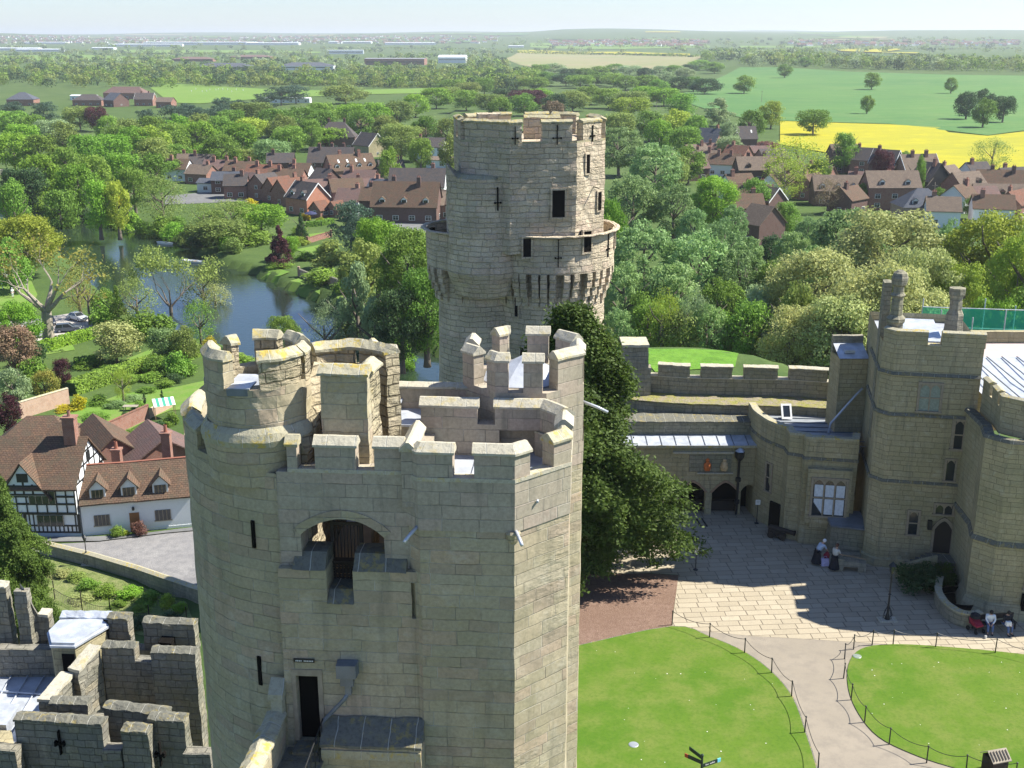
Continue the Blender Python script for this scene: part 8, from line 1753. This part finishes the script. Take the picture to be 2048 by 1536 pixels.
# ivy bush by the stair
S_=gat(1840,1185); r_=tree((S_.x,S_.y+.6,0),2.2,3.2,'dark','low','shrub','dark ivy-like bush in the shaded angle below the hall door')
for k in range(3):
    p=hq(3.4+k*.55,1.9); tree((p[0],p[1],0),1.7,1.6,'yew','low','shrub','dark bush under the hall stair, %s of three'%ORD[k],group='bushes under the hall stair')
# scaffolding with green netting
e=empty('scaffolding',(31,92,0)); tag(e,'scaffold draped in translucent green debris netting behind the hall roof','scaffolding')
N=NT('green_debris_net'); pb=N.n('ShaderNodeBsdfPrincipled'); N.set(pb,'Base Color',(.03,.5,.36)); N.set(pb,'Roughness',.8); tr_=N.n('ShaderNodeBsdfTransparent'); N.set(tr_,'Color',(.45,1,.85)); mx=N.n('ShaderNodeMixShader',i_0=.52); N.set(mx,1,tr_.outputs[0]); N.set(mx,2,pb.outputs[0]); oo=N.n('ShaderNodeOutputMaterial'); N.set(oo,'Surface',mx.outputs[0])
a=atY(1846,614,92); b=atY(2130,622,90); zt_=a.z; zb=atY(1846,668,92).z-1.0
def netp(p,q,z0,z1,n=14):
    m=MB()
    for i in range(n):
        for j in range(4):
            f=lambda s,t:(p[0]+(q[0]-p[0])*s,p[1]+(q[1]-p[1])*s+.12*noise.noise(Vector((s*9,t*3,0))),z0+(z1-z0)*t-.1*sin(s*PI*3)**2*t)
            m.face([f(i/n,j/4),f((i+1)/n,j/4),f((i+1)/n,(j+1)/4),f(i/n,(j+1)/4)])
    return m.build('netting',N.mat,e,world=True)
netp((a.x,a.y),(b.x+2,b.y),zb,zt_); netp((a.x+.2,a.y),(a.x+1.6,a.y-4),zb,zt_-.6,6); netp((a.x+1.6,a.y-4.),(b.x+2,b.y-4),zb-.5,zb+1.0,10)
for i in range(6):
    x=a.x+(b.x+2-a.x)*i/5
    for dy in (.05,-4.05): m=MB(); m.tube([(x,a.y+dy,-5),(x,a.y+dy,zt_+.7 if i%2==0 else zt_+.1)],.05,6); m.build('scaffold_pole',M['lead'],e,world=True)
for z in (zt_,(zt_+zb)/2,zb): m=MB(); m.tube([(a.x,a.y+.06,z),(b.x+2,b.y+.06,z)],.045,6); m.build('scaffold_rail',M['lead'],e,world=True)
m=MB(); m.box(a.x-31,b.x+2-31,-3.9,0,zb-.6,zb-.5); m.build('scaffold_deck',M['timber'],e)
# cars
def car(loc,rz,col,label,kind='saloon'):
    e=empty('parked_car',loc,rz); tag(e,label,'car','cars on the gravel yard'); pm=plain('car_paint',col,.3,metal=.4,var=.04)
    L,W=4.3,1.72; prof=[(-2.15,.35),(-2.13,.72),(-1.9,.86),(-1.15,.92),(1.2,.95),(2.05,.84),(2.15,.6),(2.13,.33)]
    m=MB(); n=len(prof)
    def wd(z): return W/2*(1-.10*max(0,(z-.6)/.5))
    A=[(x,-wd(z),z) for x,z in prof];B_=[(x,wd(z),z) for x,z in prof]
    m.face(A[::-1][::-1]);m.face(B_[::-1])
    for i in range(n): j=(i+1)%n; m.face([A[i],B_[i],B_[j],A[j]][::-1])
    m.build('body',pm,e)
    cab=[(-1.75,.9),(-1.2,1.36),(.15,1.42),(.95,.94)] if kind=='saloon' else [(-2.05,.9),(-1.85,1.42),(.25,1.48),(1.0,.94)]
    m=MB(); A=[(x,-W/2*(.94 if z<1.1 else .74),z) for x,z in cab];B_=[(x,-y,z) for x,y,z in A]; m.face(A);m.face(B_[::-1])
    for i in range(4): j=(i+1)%4; m.face([A[i],B_[i],B_[j],A[j]][::-1])
    m.build('window_glass',M['glass'],e)
    m=MB(); (x0,z0),(x1,z1)=cab[1],cab[2]; m.prism([(x0-.02,-.62),(x1+.02,-.62),(x1+.02,.62),(x0-.02,.62)],z0-.01,[z0+.05,z1+.04,z1+.04,z0+.05]); m.build('car_roof',pm,e)
    for (xa,za),(xb,zb_) in ((cab[0],cab[1]),(cab[3],cab[2])):
        for s in (-1,1): m=MB(); m.tube([(xa,s*W/2*.94,za),(xb,s*W/2*.74,zb_)],.045,5); m.build('pillar',pm,e)
    for s in (-1,1): m=MB(); xm=(cab[1][0]+cab[2][0])/2; m.tube([(xm,s*W/2*.95,.93),(xm,s*W/2*.75,1.4)],.04,5); m.build('pillar',pm,e)
    for x in (-1.35,1.35):
        for s in (-1,1):
            m=MB(); m.M=Matrix.Translation((x,s*(W/2-.08),.32))@Matrix.Rotation(PI/2,4,'X'); m.lathe([(.2,-.11),(.32,-.1),(.32,.1),(.2,.11)],(0,0),16); w_=m.build('wheel',M['black'],e); m=MB(); m.M=Matrix.Translation((x,s*(W/2-.08),.32))@Matrix.Rotation(PI/2,4,'X'); m.lathe([(0,-.1),(.2,-.105),(.2,.105),(0,.1)],(0,0),12); m.build('rim',M['lead'],w_)
    for s in (-1,1):
        m=MB(); m.box(2.06,2.17,s*.62-.18,s*.62+.18,.56,.74); m.build('headlight',M['white'],e); m=MB(); m.box(-2.17,-2.06,s*.62-.16,s*.62+.16,.58,.78); m.build('tail_light',CRD,e)
    return e
for (a,b,rz,col,lb,k) in ((156,641,-38,(.62,.63,.66),'silver saloon car parked highest on the gravel yard','saloon'),(100,649,-62,(.03,.035,.05),'dark car half hidden by the old oak trunk','saloon'),(137,664,12,(.12,.14,.17),'dark estate car with grey roof seen above the hedge','estate'),(70,676,30,(.6,.62,.62),'pale car mostly hidden behind the leafy tree','estate')):
    p=gat(a,b); car(p+Vector((0,0,.1)),R(rz),col,lb,k)
p=gat(596,346); car(gat(596,347)+Vector((0,0,.1)),R(10),(.7,.7,.72),'white car on the lane beside the dark brick house')
p=gat(1906,404); car(p+Vector((0,0,.1)),R(5),(.05,.08,.1),'dark teal car in the yard right of the mansard roof')
# croquet players
wl=[(2,560),(16,563),(28,566),(6,574),(30,572),(55,572),(40,583),(26,590),(44,590)]
pl=['far left of the group','with a broad white hat','behind the seated pair','bending with a mallet','with arms out','half behind the oak limb','right of the group','crouching at the front','front right of the group']
for i,(a,b) in enumerate(wl[:8]):
    p=gat(a,b+6); q=p; k=dict(hip=(0,-.1,.88),sh=(0,.25,1.3),hd=(0,.1,.1)) if i%3==0 else {}
    person(p+Vector((0,0,.08)),rt.uniform(0,6),k,'person in white on the croquet lawn, '+pl[i],CW,CW if i%2 else cloth('dark_trousers',(.05,.05,.08)),group='players in white on the croquet lawn',headcover=CW,scale=1.15)
for i in range(12):
    a=385+i*9+rt.uniform(-3,3); b=182+rt.uniform(-3,4); p=gat(a,b); m=MB(); m.lathe([(.12,0),(.2,.5),(.26,.9),(.28,1.4),(.1,1.5),(.13,1.65),(0,1.8)],(0,0),8); o=m.build('person',CW); o.location=p+Vector((0,0,.4)); tag(o,'tiny white-clad cricketer on the far green, %s'%(['leftmost','rightmost'][i//11] if i in (0,11) else ORD[i]+' from the left'),'person','cricketers on the far field')
# boats
for a,b,lb,s in ((256,457,'small white boat moored at the far bank bend',1.),(388,521,'white rowing boat by the landing under the overhanging tree',1.1),(330,484,'pale punt at the gardens\' edge',.9)):
    p=at(a,b+4,-19); e=empty('rowing_boat',p,R(-25)); tag(e,lb,'boat'); m=MB(); o_=[(-2.2,.45),(-1.5,.7),(0,.8),(1.4,.6),(2.4,0),(1.4,-.6),(0,-.8),(-1.5,-.7),(-2.2,-.45)]; o_=[(x*s*1.3,y*s) for x,y in o_]
    for i in range(len(o_)):
        j=(i+1)%len(o_); A,B_=o_[i],o_[j]; m.face([(A[0]*.85,A[1]*.7,-.1),(B_[0]*.85,B_[1]*.7,-.1),(B_[0],B_[1],.5),(A[0],A[1],.5)][::-1])
    m.face([(x*.9,y*.8,.12) for x,y in o_[::-1]]); m.build('hull',M['white'],e); m=MB(); m.box(-.2,.2,-.7*s,.7*s,.3,.36); m.build('thwart',M['timber'],e)
# chicken-wire bank fence posts
fp=[gat(*q) for q in ((110,1200),(165,1222),(222,1236),(300,1250),(375,1256))]
e=empty('bank_fence',fp[0]); tag(e,'low wattle-like fence with dark posts on the rough bank','fence')
for q in fp: m=MB(); m.tube([q-fp[0]+Vector((0,0,-.2)),q-fp[0]+Vector((0,0,1.9))],.05,6); m.build('post',M['timberdark'],e)
for a,b in zip(fp,fp[1:]):
    m=MB(); n=int((b-a).length/.22); 
    for i in range(n): t=a.lerp(b,i/n)-fp[0]; zt2=1.1-.25*sin(PI*i/n); m.tube([t,t+Vector((0,0,zt2))],.018,4)
    m.build('pale_panel',M['barkpale'],e,weld=False); m=MB(); m.tube([a.lerp(b,t)-fp[0]+Vector((0,0,1.1-.25*sin(PI*t))) for t in [k/8 for k in range(9)]],.02,4); m.build('wire',M['black'],e)
# lamp standards and pole
for a,b,h,lb in ((1523,205,9,'pale telegraph pole among the trees near the dark wood'),(1312,236,10,'tall pole right of the yellow-green tree'),(700,160,14,'slim pole rising from the trees left of the round tower'),(1865,420,8,'flagpole-like post by the black barn')):
    p=gat(a,b); e=empty('telegraph_pole',p); tag(e,lb,'pole'); m=MB(); m.tube([(0,0,0),(0,0,h)],[.16,.11],6); m.build('shaft',M['barkpale'],e); m=MB(); m.box(-.8,.8,-.06,.06,h-1,h-.85); m.build('cross_arm',M['barkpale'],e)
# scattered lawn litter: daisies
m=MB(); rs=random.Random(4)
for i in range(44):
    a=(rs.uniform(1170,1560),rs.uniform(1290,1530)) if i%2 else (rs.uniform(1730,2040),rs.uniform(1310,1500)); p=xy(*a,0); s=rs.uniform(.012,.028); m.face([(p[0]-s,p[1]-s,.07),(p[0]+s,p[1]-s,.075),(p[0]+s,p[1]+s,.07),(p[0]-s,p[1]+s,.075)])
o=m.build('daisies',M['white'],weld=False); tag(o,'sprinkle of tiny white daisies over both lawns','flowers',kind='stuff')
# garden furniture
p=gat(262,822); e=empty('garden_table',p); tag(e,'small pale garden table and bench near the cypresses','table'); m=MB(); m.box(-1,1,-.5,.5,.7,.76); m.build('tabletop',M['barkpale'],e)
for x in (-.85,.85):
    for y in (-.4,.4): m=MB(); m.box(x-.04,x+.04,y-.04,y+.04,0,.7); m.build('leg',M['barkpale'],e)
p=gat(622,442); m=MB(); m.lathe([(.05,0),(.05,2.3)],(0,0),6); e=empty('parasol',p); tag(e,'dark blue parasol on the terrace below the orange gable','parasol'); m.build('pole',M['black'],e); m=MB(); m.lathe([(1.9,2.1),(1.2,2.5),(0,2.9)],(0,0),10); m.build('canopy',cloth('navy_canvas',(.03,.035,.09)),e)
